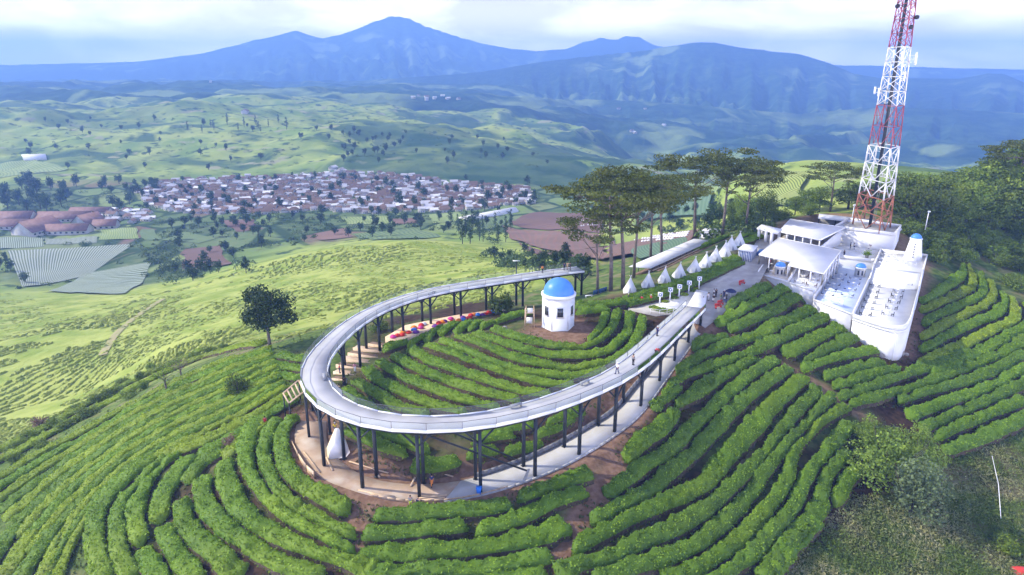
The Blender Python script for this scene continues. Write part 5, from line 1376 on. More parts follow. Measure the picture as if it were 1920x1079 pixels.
    for i, c in enumerate(seq):
        f = i/len(seq)*.97+.01; lane = rr.choice((.2, .5, .85)); p = Q0[int(f*(len(Q0)-1))]*(1-lane)+Q1[int(f*(len(Q1)-1))]*lane
        me = me0.copy(); me.materials.append(ms[c]); o = bpy.data.objects.new('bean_bag', me); COL.objects.link(o); o.location = (p[0]+rr.uniform(-.3, .3), p[1], 1.9); o.rotation_euler = (0, 0, rr.uniform(0, 6)); o.scale = (1.12, 1.0, .72)
        cnt[c] = cnt.get(c, 0)+1
        tag(o, '{} bean bag on the timber terrace, {} {} one from the left'.format(c, ORD[cnt[c]-1], c), 'bean bag', 'bean bags on the timber terrace')
site()
# benches on the deck
for i, (px, py) in enumerate(((1098,712),(952,764),(606,712),(800,557))):
    p = np.array(W(px, py, ZD)); j = int(np.argmin(np.hypot(WKB[:, 0]-p[0], WKB[:, 1]-p[1]))); q = WKB[j]+WKN[j]*.45; rz = math.atan2(WKT[j][1], WKT[j][0])
    simple_bench('deck_bench', 'bench', 'small grey bench by the inner railing of the walkway, {} from the plaza end'.format(ORD[i]), (q[0], q[1], ZD), rz, 1.7, M['grey'], 'grey benches on the walkway', False)
# blue fence boards behind the pavilion, chairs in rows
def blue_boards():
    a, b = G([1112, 1138], [556, 545]); t = thing('blue_board', 'low blue name board standing in the grass behind the pavilion', 'board', tuple(a), math.atan2(b[1]-a[1], b[0]-a[0])); L = np.linalg.norm((b-a)[:2])
    bm = mat('deep_blue', (.015, .07, .22), .5); wx = 0
    for i in range(7):
        k = MB(); k.box((L*(i+.5)/7, 0, .75), (L/7*.72, .12, 1.0)); k.build('panel', bm, t, world=False)
    k = MB(); k.box((L/2, .09, .2), (L, .08, .12)); k.build('rail', M['whitemetal'], t, world=False)
    p = G([1104], [558])[0]; simple_bench('white_table', 'table', 'white folding table left of the blue board', tuple(p), .2, 1.6, M['whitemetal'], None, False)
blue_boards()
# ---------------------------------------------------------------- trees
M['bark'] = mat('pale_bark', (.17, .14, .115), .9, (.10, .082, .068), 1.2, 5, bump=.4, bscale=4)
M['bark_dk'] = mat('dark_bark', (.045, .036, .028), .9, (.075, .06, .048), 1.2)
M['lf_umb'] = leaf_mat('umbrella_leaf', (.038, .064, .011), (.060, .086, .014), (.145, .170, .024), .10, .18, c3=(.070, .072, .012), s3=.08)
M['lf_rnd'] = leaf_mat('round_leaf', (.014, .034, .010), (.024, .050, .012), (.050, .085, .016), .3, .15)
M['lf_for'] = leaf_mat('forest_leaf', (.058, .120, .016), (.095, .160, .020), (.235, .310, .040), .2, .42, c3=(.110, .135, .018), s3=.06)
M['lf_lit'] = leaf_mat('bright_leaf', (.085, .155, .016), (.12, .19, .020), (.25, .33, .040), .3, .22)
M['lf_lit2'] = leaf_mat('big_bush_leaf', (.095, .165, .024), (.13, .21, .030), (.30, .42, .065), .3, .10)
M['lf_val'] = leaf_mat('valley_leaf', (.022, .055, .018), (.036, .075, .020), (.075, .120, .030), .15, .30)
M['lf_gry'] = leaf_mat('grey_leaf', (.085, .13, .055), (.115, .165, .068), (.20, .26, .11), .4, .12)
M['lf_dry'] = leaf_mat('dry_leaf', (.16, .10, .075), (.22, .14, .10), (.30, .20, .15), .5, .15)
def clump_leaves(cs, rng, per, lsize, flat):
    """cs: (x,y,z,rx,rz) clumps"""
    Vs, Fs, Ts = [], [], []; n0 = 0
    for (x, y, z, rx, rz_) in cs:
        m = max(12, int(per*rx*rx*(.5+.5*rz_/rx)))
        q = rng.normal(0, 1, (m, 3)); q /= np.linalg.norm(q, axis=1)[:, None]; nn = q.copy(); nn[:, 2] = nn[:, 2]*.7+.35
        rad = rng.uniform(.45, 1.06, (m, 1))**.6; wob = 1+.30*np.sin(q[:, :1]*5+x)*np.cos(q[:, 1:2]*4+y)
        P = q*rad*wob*np.array([rx, rx, rz_])+np.array([x, y, z])
        v, f = leaf_quads(P, nn, rng.uniform(.6, 1.4, m)*lsize, rng, flat)
        Vs.append(v); Fs.append(f+n0); n0 += len(v); Ts.append(np.clip(rng.beta(1.4, 2.6, m)+rng.uniform(-.12, .15), 0, 1))
    return np.vstack(Vs), np.vstack(Fs), np.concatenate(Ts)
def make_tree(kind, seed, H, S, lm, per=26, lsize=.5, bark='bark'):
    """kind: umbrella, round, dome, slim, bush, sparse. H height, S crown spread"""
    rng = np.random.default_rng(seed); rr = random.Random(seed)
    nm = {'umbrella': 'umbrella_tree', 'round': 'broadleaf_tree', 'dome': 'forest_tree', 'slim': 'slender_tree', 'bush': 'bush', 'sparse': 'small_tree'}[kind]
    t = thing(nm, 'x', 'bush' if kind == 'bush' else 'tree')
    k = MB(); cs = []
    r0 = (H*.0115+.05) if kind == 'umbrella' else H*.018+.06
    if kind == 'umbrella':
        lean = rr.uniform(-.07, .07)*H; f0 = rr.uniform(.42, .55)
        trunk = [(0, 0, -.5), (lean*.2, 0, H*.25), (lean*.6, lean*.2, H*f0), (lean, lean*.3, H*.80)]
        k.tube(trunk, [r0*1.25, r0, r0*.75, r0*.3], 8)
        nl = rr.randint(8, 10)
        for i in range(nl):
            a = 2*PI*i/nl+rr.uniform(-.3, .3); f = rr.uniform(f0-.08, .76); L_ = S*.5*rr.uniform(.55, 1.0)
            zb = H*f; xb = lean*f
            zt = H*(.965-.20*(L_/(S*.5))**2)+rr.uniform(-.035, .03)*H
            mid = (xb+math.cos(a)*L_*.42, math.sin(a)*L_*.42, zb+(zt-zb)*.35); end = (xb+math.cos(a)*L_, math.sin(a)*L_, zt-.3)
            k.tube([(xb, 0, zb), mid, end], [r0*.42, r0*.26, r0*.08], 6)
            for j in range(3):
                b = a+rr.uniform(-.7, .7); q = .55+.18*j; base = [mid[m]*(1-(j+.5)/3)+end[m]*(j+.5)/3 for m in range(3)]
                e2 = (base[0]+math.cos(b)*S*.13, base[1]+math.sin(b)*S*.13, base[2]+rr.uniform(.4, 1.5)*H/26)
                k.tube([base, e2], [r0*.14, r0*.04], 4)
                cs.append((e2[0], e2[1], e2[2]+.15, S*rr.uniform(.085, .14), H*rr.uniform(.010, .022)))
            cs.append((end[0], end[1], zt, S*rr.uniform(.11, .17), H*rr.uniform(.014, .026)))
        for i in range(10):
            a = rr.uniform(0, 6.3); q = S*rr.uniform(0, .34); cs.append((lean+q*math.cos(a), q*math.sin(a), H*rr.uniform(.88, .985), S*rr.uniform(.09, .15), H*rr.uniform(.02, .04)))
        flat = .75
    elif kind in ('round', 'dome', 'sparse'):
        zc = H*{'round': .60, 'dome': .52, 'sparse': .68}[kind]; f0 = .34 if kind == 'round' else .24
        k.tube([(0, 0, -.4), (.1, 0, H*f0), (.05, .1, H*.75)], [r0*1.2, r0*.9, r0*.25], 8)
        nl = 9
        for i in range(nl):
            a = 2*PI*i/nl+rr.uniform(-.3, .3); el = rr.uniform(.15, 1.2); zb = H*rr.uniform(f0*.85, .5); L_ = S*.36
            e_ = (math.cos(a)*math.cos(el)*L_, math.sin(a)*math.cos(el)*L_, min(H*.9, zb+math.sin(el)*L_*1.1+.1*H))
            k.tube([(.05, .05, zb), tuple((np.array((.05, .05, zb))+np.array(e_))/2+np.array((0, 0, -.02*H))), e_], [r0*.4, r0*.25, r0*.07], 5)
        nc = {'round': 30, 'dome': 40, 'sparse': 16}[kind]
        for i in range(nc):
            q = rng.normal(0, 1, 3); q /= np.linalg.norm(q); q[2] = q[2]*.9+.05; rad = rr.uniform(.45, .95)
            cs.append((q[0]*S*.40*rad, q[1]*S*.40*rad, zc+q[2]*(H-zc)*.88*rad, S*rr.uniform(.10, .18), S*rr.uniform(.08, .14)))
        flat = .5
    elif kind == 'slim':
        k.tube([(0, 0, -.4), (0, 0, H*.5), (0, 0, H*.95)], [r0*.9, r0*.6, r0*.15], 6)
        for i in range(14):
            f = .22+.76*i/13; w = S*.5*(1-abs(f-.5)*1.1); a = rr.uniform(0, 6.3); cs.append((math.cos(a)*w*.45, math.sin(a)*w*.45, H*f, w*rr.uniform(.55, .8), H*rr.uniform(.05, .08)))
        flat = .4
    else:
        for i in range(5): a = rr.uniform(0, 6.3); k.tube([(0, 0, -.2), (math.cos(a)*S*.15, math.sin(a)*S*.15, H*.35), (math.cos(a)*S*.3, math.sin(a)*S*.3, H*.7)], [.10, .07, .03], 5)
        for i in range(24):
            q = rng.normal(0, 1, 3); q /= np.linalg.norm(q); q[2] = abs(q[2]); rad = rr.uniform(.3, .95)
            cs.append((q[0]*S*.38*rad, q[1]*S*.38*rad, H*.18+q[2]*H*.62*rad, S*rr.uniform(.12, .2), H*rr.uniform(.14, .24)))
        flat = .5
    k.build('trunk' if kind != 'bush' else 'stem', M[bark], t, world=False)
    v, f, ti = clump_leaves(cs, rng, per, lsize, flat)
    me = raw_mesh('crown', v, f); set_tint(me, ti); link_mesh('crown' if kind != 'bush' else 'foliage', me, lm, t)
    return t
TP = {
 'um': [make_tree('umbrella', s, 26, 21, M['lf_umb'], 30, .56) for s in (1, 2, 3, 4)],
 'rd': [make_tree('round', 11, 13.6, 13.5, M['lf_rnd'], 60, .5)],
 'do': [make_tree('dome', s, 15, 13, M['lf_for'], 26, .62, 'bark_dk') for s in (21, 22, 23)],
 'bu': [make_tree('bush', s, 4.6, 6.4, M['lf_lit'], 90, .34, 'bark_dk') for s in (31, 32)],
 'bf': [make_tree('bush', s, 4.6, 6.4, M['lf_for'], 60, .42, 'bark_dk') for s in (33, 34)],
 'bg': [make_tree('bush', s, 6.4, 6.6, M['lf_gry'], 150, .26, 'bark_dk') for s in (35,)],
 'bb': [make_tree('bush', s, 8.5, 12.5, M['lf_lit2'], 70, .36, 'bark_dk') for s in (38,)],
 'sp': [make_tree('sparse', s, 8, 6, M['lf_lit'], 34, .34) for s in (41,)],
 'dr': [make_tree('sparse', s, 7, 5, M['lf_dry'], 12, .26) for s in (51,)],
 'db': [make_tree('bush', s, 3.0, 4.2, M['lf_dry'], 60, .3, 'bark_dk') for s in (52,)],
 'va': [make_tree('dome', s, 12, 9, M['lf_val'], 9, 1.1, 'bark_dk') for s in (61, 62)],
 'vs': [make_tree('slim', s, 15, 5, M['lf_val'], 12, 1.0, 'bark_dk') for s in (63, 64)],
}
trng = random.Random(77)
def plant(kind, i, px, py, label, group=None, H=None, S=None, rz=None, sink=0.0, base=None):
    proto = TP[kind][i % len(TP[kind])]
    p = G([px], [py])[0] if base is None else np.array(base)
    rz = trng.uniform(0, 6.28) if rz is None else rz
    h0 = {'um': 26, 'rd': 13.6, 'do': 15, 'bu': 4.6, 'bf': 4.6, 'bg': 6.4, 'bb': 8.5, 'sp': 8, 'dr': 7, 'db': 3.0, 'va': 12, 'vs': 15}[kind]
    s0 = {'um': 21, 'rd': 13.5, 'do': 13, 'bu': 6.4, 'bf': 6.4, 'bg': 6.6, 'bb': 12.5, 'sp': 6, 'dr': 5, 'db': 4.2, 'va': 9, 'vs': 5}[kind]
    sz = (H/h0) if H else 1.0; sx = (S/s0) if S else sz
    key = proto.name
    o = proto if key not in _used else copy_tree(proto)
    _used[key] = 1
    place(o, (p[0], p[1], p[2]-sink), rz, (sx, sx, sz), label, group); return o
def toph(px, py, ytop):
    """height of a thing that stands at ground pixel (px,py) and reaches pixel row ytop"""
    p = G([px], [py])[0]; dx, dy, dz = ray(px, ytop); t = p[1]/dy; return float(CAMZ+dz*t-p[2])
# the tall umbrella trees on the back slope
UM = [(1145,546,322,25,'tall umbrella tree nearest the walkway, first of the clump behind the pavilion'),(1168,542,316,24,'tall umbrella tree, second of the clump behind the pavilion'),(1188,522,330,20,'slim umbrella tree in the middle of the clump, left end of the long shelter'),(1120,552,390,17,'short leaning umbrella tree at the left edge of the clump behind the pavilion'),(1219,500,330,20,'umbrella tree beside the left end of the long shelter roof'),(1240,492,318,22,'umbrella tree standing behind the middle of the long shelter')]
for i, (px, py, yt, S, lab) in enumerate(UM): plant('um', i, px, py, lab, 'umbrella trees behind the pavilion', toph(px, py, yt), S)
UM2 = [(1302,452,286,27,'wide dark umbrella tree behind the upper end of the long shelter'),(1354,444,279,24,'tall umbrella tree between two others behind the white shed'),(1398,436,298,20,'rightmost of the three dark umbrella trees near the café entrance')]
for i, (px, py, yt, S, lab) in enumerate(UM2): plant('um', i+1, px, py, lab, 'dark umbrella trees by the café entrance', toph(px, py, yt), S)
plant('um', 3, 1556, 398, 'flat-topped umbrella tree left of the mast base', None, toph(1556, 398, 305), 19)
plant('rd', 0, 507, 655, 'lone dark round tree left of the walkway', None, toph(507, 655, 527), 13.6)
# the wood on the hilltop right of the mast
WD = [(1690,408,328,13),(1712,398,322,12),(1742,402,335,13),(1768,392,330,12),(1795,396,330,14),(1822,384,318,13),(1850,388,306,14),(1872,372,290,14),(1888,404,268,15),(1918,392,272,15),(1945,400,280,15),(1905,352,285,14),(1780,372,325,12),(1835,362,312,13),(1935,362,278,14),(1965,420,300,14),(1660,392,338,10),(1620,388,342,10),(1590,392,345,9),(1535,398,350,9),(1512,396,362,8),(1985,380,280,15),(1700,425,345,11),(1728,420,340,12),(1758,418,338,12),(1790,412,330,12),(1815,408,322,12),(1842,405,316,12),(1868,398,305,13),(1900,425,318,12),(1925,430,312,13),(1880,430,335,10),(1850,432,345,10),(1810,425,345,10),(1775,432,352,9),(1740,440,360,9),(1955,385,262,15),(1930,350,270,14)]
for i, (px, py, yt, S) in enumerate(WD):
    h = min(24, max(8, toph(px, py, yt)*1.1)); S *= 1.45; plant('do' if i != 8 else 'um', i, px, py, 'dense dark tree of the hilltop wood right of the mast' if px > 1680 else 'dark tree close behind the mast', 'trees of the hilltop wood' if px > 1680 else 'trees close behind the mast', h, S)
BS = [(1735,430),(1755,445),(1770,425),(1785,440),(1800,455),(1815,430),(1835,445),(1855,430),(1870,450),(1888,432),(1905,455),(1915,425),(1760,470),(1780,485),(1800,415),(1830,410),(1750,412),(1900,480),(1880,500),(1912,510),(1895,535),(1918,545),(1845,470),(1865,485),(1930,470),(1945,500),(1735,455),(1752,492),(1720,440),(1775,455),(1795,470),(1812,448),(1828,462),(1850,455),(1868,468),(1885,465),(1765,440),(1745,470),(1790,425),(1845,415),(1870,418),(1890,415),(1910,440),(1925,455),(1760,455),(1805,490),(1700,440),(1705,425)]
for i, (px, py) in enumerate(BS): plant('bf' if i % 2 else 'bu', i, px, py, 'green bush of the scrub right of the café' if i % 2 else 'bright green bush of the scrub right of the café', 'dull scrub bushes right of the café' if i % 2 else 'bright scrub bushes right of the café', trng.uniform(3.0, 6.0), trng.uniform(7, 11))
BS2 = [(1470,412),(1490,404),(1450,416),(1430,412),(1410,420),(1500,398),(1515,404),(1440,402),(1375,430),(1385,420)]
for i, (px, py) in enumerate(BS2): plant('do' if i in (1, 3) else 'bu', i, px, py, 'leafy bush behind the café entrance canopy', 'bushes behind the café entrance', trng.uniform(4, 6) if i not in (1, 3) else 7, trng.uniform(5, 7))
# right foreground shrubs
plant('bb', 0, 1662, 898, 'big bright bush at the right end of the tea rows', None, 9.5, 14.5)
plant('bg', 0, 1708, 962, 'tall grey-green bush in front of the big bright bush', None, 9.5, 10.5)
plant('bb', 0, 1718, 868, 'darker bush squeezed behind the tall grey-green bush', None, 8.0, 10.0)
plant('bb', 0, 1625, 830, 'smaller bush on the left flank of the big bright bush', None, 6.0, 7.0)
plant('bu', 1, 1885, 1030, 'low spreading bush in the lower right corner', None, 3.0, 5.4)
# left slope
plant('sp', 0, 313, 738, 'thin small tree on the edge of the left slope', None, toph(313, 738, 680), 6)
plant('dr', 0, 341, 708, 'bare pinkish small tree beside the thin tree on the left slope', None, toph(341, 708, 672), 5)
plant('bf', 0, 446, 742, 'round dark bush amid the left tea rows', None, toph(446, 742, 696), 5)
plant('db', 0, 76, 800, 'pinkish dry bush at the far left edge of the tea slope', None, 3.2, 5)
plant('db', 0, 432, 838, 'reddish dry bush at the end of a dark gap between left rows', None, 2.6, 3.2)
plant('bf', 1, 937, 588, 'grey-green bush under the far side of the walkway', None, toph(937, 588, 538), 7)
plant('bf', 0, 712, 622, 'dark bush behind the bean bag terrace', None, 2.8, 5)
for i, (px, py) in enumerate(((20,850),(60,825),(40,838),(95,802),(110,788),(150,768),(165,782),(190,752),(215,740),(235,722),(262,712),(285,695),(270,730),(130,800),(330,690),(365,672),(395,660),(420,655),(245,745),(30,865),(80,840),(-10,870))):
    plant('bu', i, px, py, 'yellow-green shrub along the outer edge of the left slope', 'shrubs along the left slope edge', trng.uniform(1.6, 3.2), trng.uniform(3.5, 6.5))
# beyond the hill
def scatter(poly, n, mind, seed, rmin=150):
    rng = random.Random(seed); P = np.array(poly, float); x0, x1, y0, y1 = P[:, 0].min(), P[:, 0].max(), P[:, 1].min(), P[:, 1].max(); out = []; tries = 0
    px = []; 
    while len(px) < n*14:
        a, b = rng.uniform(x0, x1), rng.uniform(y0, y1)
        if inpoly(np.array([a]), np.array([b]), [(p[0], p[1]) for p in poly])[0]: px.append((a, b))
    Q = G([p[0] for p in px], [p[1] for p in px], 0, rmin)
    for q in Q:
        if all((q[0]-o[0])**2+(q[1]-o[1])**2 > mind*mind for o in out): out.append(q)
        if len(out) >= n: break
    return out
VG = [
 ([(250,345),(500,330),(760,330),(1000,345),(1010,390),(760,405),(430,405),(270,390)], 95, 12, 'va', 'dark garden tree among the village houses', 'trees among the village houses', (7, 15)),
 ([(400,405),(700,400),(960,395),(960,445),(820,445),(600,448),(430,480),(400,450)], 52, 12, 'va', 'valley tree in the belt below the village', 'trees in the belt below the village', (7, 14)),
 ([(300,410),(480,400),(470,520),(330,530)], 24, 10, 'va', 'tree among the small fields left of the meadow crest', 'trees among the small fields', (6, 12)),
 ([(0,345),(150,345),(160,400),(0,400)], 16, 12, 'va', 'tall dark tree in the grove behind the red roofed halls', 'grove behind the red roofed halls', (16, 24)),
 ([(160,345),(300,340),(320,400),(180,400)], 16, 14, 'va', 'tree between the halls and the village', 'trees between halls and village', (8, 16)),
 ([(0,215),(500,225),(560,320),(0,320)], 34, 28, 'va', 'single tree on the sunny left hills', 'single trees on the left hills', (8, 15)),
 ([(560,240),(1000,260),(1080,310),(700,310),(560,300)], 26, 26, 'va', 'tree on the dark hill above the village', 'trees on the dark hill', (8, 14)),
 ([(830,420),(960,420),(980,470),(860,462)], 18, 8, 'vs', 'slender tall tree in the row below the brown fields', 'slender trees below the brown fields', (12, 20)),
 ([(340,232),(560,225),(560,250),(340,250)], 14, 24, 'vs', 'slender tree on the skyline of the left hill', 'slender skyline trees on the left hill', (14, 24)),
 ([(640,245),(760,250),(760,300),(640,310)], 22, 14, 'va', 'tree of the small wood above the village', 'small wood above the village', (10, 15)),
 ([(1330,395),(1420,390),(1460,420),(1340,430)], 12, 7, 'do', 'leafy tree in the hollow left of the café entrance', 'trees in the hollow by the café', (7, 11)),
 ([(880,470),(1090,470),(1100,520),(1000,515),(930,490)], 16, 7, 'va', 'low tree at the foot of the meadow behind the walkway end', 'trees at the meadow foot', (4, 8)),
 ([(1180,400),(1400,395),(1400,430),(1200,440)], 18, 9, 'va', 'tree on the slope beyond the long shelter', 'trees beyond the long shelter', (6, 11)),
 ([(0,470),(60,540),(0,545)], 5, 9, 'va', 'tree at the left end of the striped field', 'trees by the striped field', (7, 11)),
]
for vi, (poly, n, md, kd, lab, grp, hr) in enumerate(VG):
    for i, q in enumerate(scatter(poly, n, md, 200+vi)):
        h = trng.uniform(*hr); plant(kd, i, 0, 0, lab, grp, h, h*(.72 if kd != 'vs' else .33)*trng.uniform(.8, 1.2), base=q)

def valley_shrubs():
    """hedgerows and undergrowth of the valley: a mass nobody could count"""
    rng = np.random.default_rng(91); C = []
    for (poly, n) in (([(300,412),(560,400),(960,398),(965,470),(830,450),(600,452),(470,500),(330,535),(250,470)], 620), ([(0,340),(300,340),(330,400),(0,400)], 120), ([(260,340),(1010,335),(1010,395),(270,395)], 240), ([(0,440),(300,430),(330,540),(0,545)], 110), ([(1180,380),(1420,375),(1420,440),(1150,480)], 150), ([(880,470),(1100,470),(1110,525),(930,500)], 120), ([(600,215),(1080,235),(1100,320),(640,300)], 160), ([(0,200),(560,205),(600,320),(0,320)], 90), ([(1400,395),(1560,385),(1560,420),(1400,440)], 40)):
        P = np.array(poly, float); px = rng.uniform(P[:, 0].min(), P[:, 0].max(), n*3); py = rng.uniform(P[:, 1].min(), P[:, 1].max(), n*3); k = inpoly(px, py, poly); px, py = px[k][:n], py[k][:n]
        
        for (_, q, _) in FIELDS: kk = ~inpoly(px, py, q); px, py = px[kk], py[kk]
        g = G(px, py, 0, 150)
        cl = fbm(g[:, 0]/45, g[:, 1]/45, 93, 3); g = g[cl > -.12]
        C.append(g)
    C = np.vstack(C); Vs, Fs, Ts = [], [], []; n0 = 0
    for g in C:
        r = rng.uniform(1.6, 4.4); m = 46; q = rng.normal(0, 1, (m, 3)); q /= np.linalg.norm(q, axis=1)[:, None]; q[:, 2] = np.abs(q[:, 2]); nn = q.copy(); nn[:, 2] += .3
        P = g+q*np.array([r*rng.uniform(.8, 1.8), r*rng.uniform(.7, 1.3), r*rng.uniform(.7, 1.3)])*rng.uniform(.6, 1.05, (m, 1))
        v, f = leaf_quads(P, nn, rng.uniform(.8, 1.7, m), rng, .6); Vs.append(v); Fs.append(f+n0); n0 += len(v); Ts.append(np.clip(rng.beta(1.4, 2.4, m)+rng.uniform(-.15, .3), 0, 1))
    me = raw_mesh('valley_shrubs', np.vstack(Vs), np.vstack(Fs)); set_tint(me, np.concatenate(Ts))
    o = link_mesh('valley_undergrowth', me, leaf_mat('valley_shrub_leaf', (.030, .070, .020), (.055, .105, .028), (.13, .19, .05), .05, 0, c3=(.075, .12, .03), s3=.02)); tag(o, 'hedgerows and undergrowth scattered over the valley floor', 'undergrowth', None, 'stuff')
# ---------------------------------------------------------------- fields on the valley floor: sheets draped on the land
def field_mat(name, c, c2, stripes, width=.5, cs=(.62, .64, .60), wob=.0, n3=None):
    m = mat(name, c, .95, c2, .035, 6, c3=n3, s3=.012); N, L = m.node_tree.nodes, m.node_tree.links; b = N['Principled BSDF']
    if stripes:
        uv = N.new('ShaderNodeUVMap'); w = N.new('ShaderNodeTexWave'); w.bands_direction = 'X'; w.inputs['Scale'].default_value = stripes; w.inputs['Distortion'].default_value = wob
        w.inputs['Detail'].default_value = 2; w.inputs['Detail Scale'].default_value = 3
        L.new(uv.outputs[0], w.inputs[0]); r = N.new('ShaderNodeMapRange'); r.inputs[1].default_value = 1-width-.12; r.inputs[2].default_value = 1-width+.12; L.new(w.outputs['Fac'], r.inputs[0])
        x = N.new('ShaderNodeMix'); x.data_type = 'RGBA'; src = b.inputs['Base Color'].links[0].from_socket; L.new(r.outputs[0], x.inputs[0]); L.new(src, x.inputs[6]); x.inputs[7].default_value = (*cs, 1); L.new(x.outputs[2], b.inputs['Base Color'])
    return m
FM = {
 'mulch': field_mat('mulch_rows', (.10, .14, .08), (.14, .18, .10), 13.0, .42, (.34, .38, .34)),
 'mulch2': field_mat('mulch_rows_fine', (.10, .14, .08), (.14, .18, .10), 8.0, .42, (.33, .39, .31)),
 'green': field_mat('crop_green', (.13, .20, .075), (.18, .245, .10), 5.0, .4, (.09, .15, .06)),
 'lime': field_mat('crop_lime', (.24, .31, .10), (.29, .35, .13), 5.0, .35, (.17, .25, .08)),
 'brown': field_mat('ploughed_brown', (.135, .085, .068), (.17, .11, .085), 6.0, .4, (.14, .08, .065), n3=(.23, .14, .11)),
 'pink': field_mat('ploughed_pink', (.22, .14, .105), (.18, .115, .09), 4.0, .3, (.22, .125, .095)),
 'teal': field_mat('crop_teal', (.075, .14, .085), (.10, .17, .10), 6.0, .4, (.12, .19, .12)),
 'tea': field_mat('distant_tea_rows', (.27, .32, .075), (.32, .36, .10), 9.0, .40, (.095, .14, .03), .6),
 'dots': field_mat('brown_with_rows', (.15, .085, .07), (.19, .11, .085), 7.0, .25, (.16, .12, .10)),
}
FIELDS = [
 ('mulch',[(14,471),(252,458),(160,520),(42,540)],'valley field striped with pale plastic mulch at the far left'),
 ('mulch2',[(90,548),(165,512),(285,492),(235,552)],'finely striped field below the pale mulch field'),
 ('mulch2',[(-20,448),(82,447),(82,463),(-20,467)],'narrow striped field under the red roofed halls'),
 ('mulch',[(86,448),(182,444),(182,456),(86,459)],'small striped plot beside the narrow striped field'),
 ('lime',[(186,431),(260,428),(256,449),(184,451)],'pale green plot right of the halls'),
 ('green',[(264,432),(288,430),(300,450),(262,452)],'small green plot next to the pale green plot'),
 ('green',[(300,452),(345,436),(405,448),(370,458)],'curved terrace plot above the brown hollow'),
 ('brown',[(345,468),(408,462),(430,498),(340,505)],'brown ploughed hollow left of the meadow'),
 ('brown',[(415,415),(470,412),(490,430),(440,436)],'small brown field below the village'),
 ('pink',[(585,440),(650,428),(660,446),(600,452)],'pinkish bare plot below the village centre'),
 ('brown',[(730,412),(775,410),(782,420),(736,422)],'little brown plot under the village edge'),
 ('lime',[(640,408),(730,405),(740,418),(650,422)],'pale green strip under the village edge'),
 ('green',[(660,440),(780,428),(830,446),(700,452)],'terraced green plots behind the meadow crest'),
 ('lime',[(800,405),(860,398),(880,412),(810,420)],'pale green field beside the greenhouse strip'),
 ('green',[(890,415),(955,404),(965,418),(905,432)],'green field below the greenhouse strip'),
 ('brown',[(948,418),(1010,398),(1130,402),(1125,440)],'large brown field behind the umbrella trees'),
 ('pink',[(945,424),(1125,442),(1140,466),(960,452)],'reddish ploughed field behind the umbrella trees'),
 ('brown',[(965,455),(1140,468),(1150,490),(1010,482)],'dark reddish field at the foot of the hill'),
 ('dots',[(1150,444),(1320,436),(1300,464),(1150,488)],'brown field with rows of white sacks'),
 ('teal',[(1195,470),(1290,452),(1300,466),(1205,492)],'blue-green crop field behind the long shelter'),
 ('teal',[(1190,385),(1330,375),(1330,410),(1190,415)],'blue-green terraces beyond the umbrella trees'),
 ('lime',[(1190,372),(1340,362),(1340,376),(1190,386)],'pale green terrace above the blue-green terraces'),
 ('tea',[(1405,374),(1424,325),(1508,333),(1500,384)],'sunny striped tea field on the shoulder beyond the café entrance'),
 ('lime',[(-10,312),(60,300),(130,318),(0,335)],'pale green plot on the far left hill foot'),
]
def drape(i, kind, q, lab, nu=26, nv=18, lift=.28):
    q = np.array(q, float); U, V_ = np.meshgrid(np.linspace(0, 1, nu), np.linspace(0, 1, nv))
    X = (q[0, 0]*(1-U)+q[1, 0]*U)*(1-V_)+(q[3, 0]*(1-U)+q[2, 0]*U)*V_; Y = (q[0, 1]*(1-U)+q[1, 1]*U)*(1-V_)+(q[3, 1]*(1-U)+q[2, 1]*U)*V_
    c = G([q[0, 0], q[1, 0], q[2, 0], q[3, 0]], [q[0, 1], q[1, 1], q[2, 1], q[3, 1]])
    Wx = (c[0, 0]*(1-U)+c[1, 0]*U)*(1-V_)+(c[3, 0]*(1-U)+c[2, 0]*U)*V_; Wy = (c[0, 1]*(1-U)+c[1, 1]*U)*(1-V_)+(c[3, 1]*(1-U)+c[2, 1]*U)*V_
    # slightly irregular outline
    wb = .5 if kind.startswith('mulch') else 4.0; Wx = Wx+fbm(Wx/30, Wy/30, 3, 2)*wb; Wy = Wy+fbm(Wx/30, Wy/30, 4, 2)*wb
    Z = h_fn(Wx, Wy)
    for dx, dy in ((4, 0), (-4, 0), (0, 4), (0, -4)): Z = np.maximum(Z, h_fn(Wx+dx, Wy+dy)-.15)
    Z = Z+lift+.012*i
    idx = np.arange(nu*nv).reshape(nv, nu); F = np.stack([idx[:-1, :-1], idx[:-1, 1:], idx[1:, 1:], idx[1:, :-1]], -1).reshape(-1, 4)
    me = raw_mesh('field', np.stack([Wx, Wy, Z], -1).reshape(-1, 3), F, True)
    uvl = me.uv_layers.new(name='UVMap'); uv = np.stack([U, V_], -1).reshape(-1, 2)[F.ravel()]; uvl.data.foreach_set('uv', uv.astype(np.float32).ravel())
    o = link_mesh('field', me, FM[kind]); tag(o, lab, None, None, 'structure')
    return Wx, Wy, Z
for i, (k_, q, lab) in enumerate(FIELDS): drape(i, k_, q, lab)
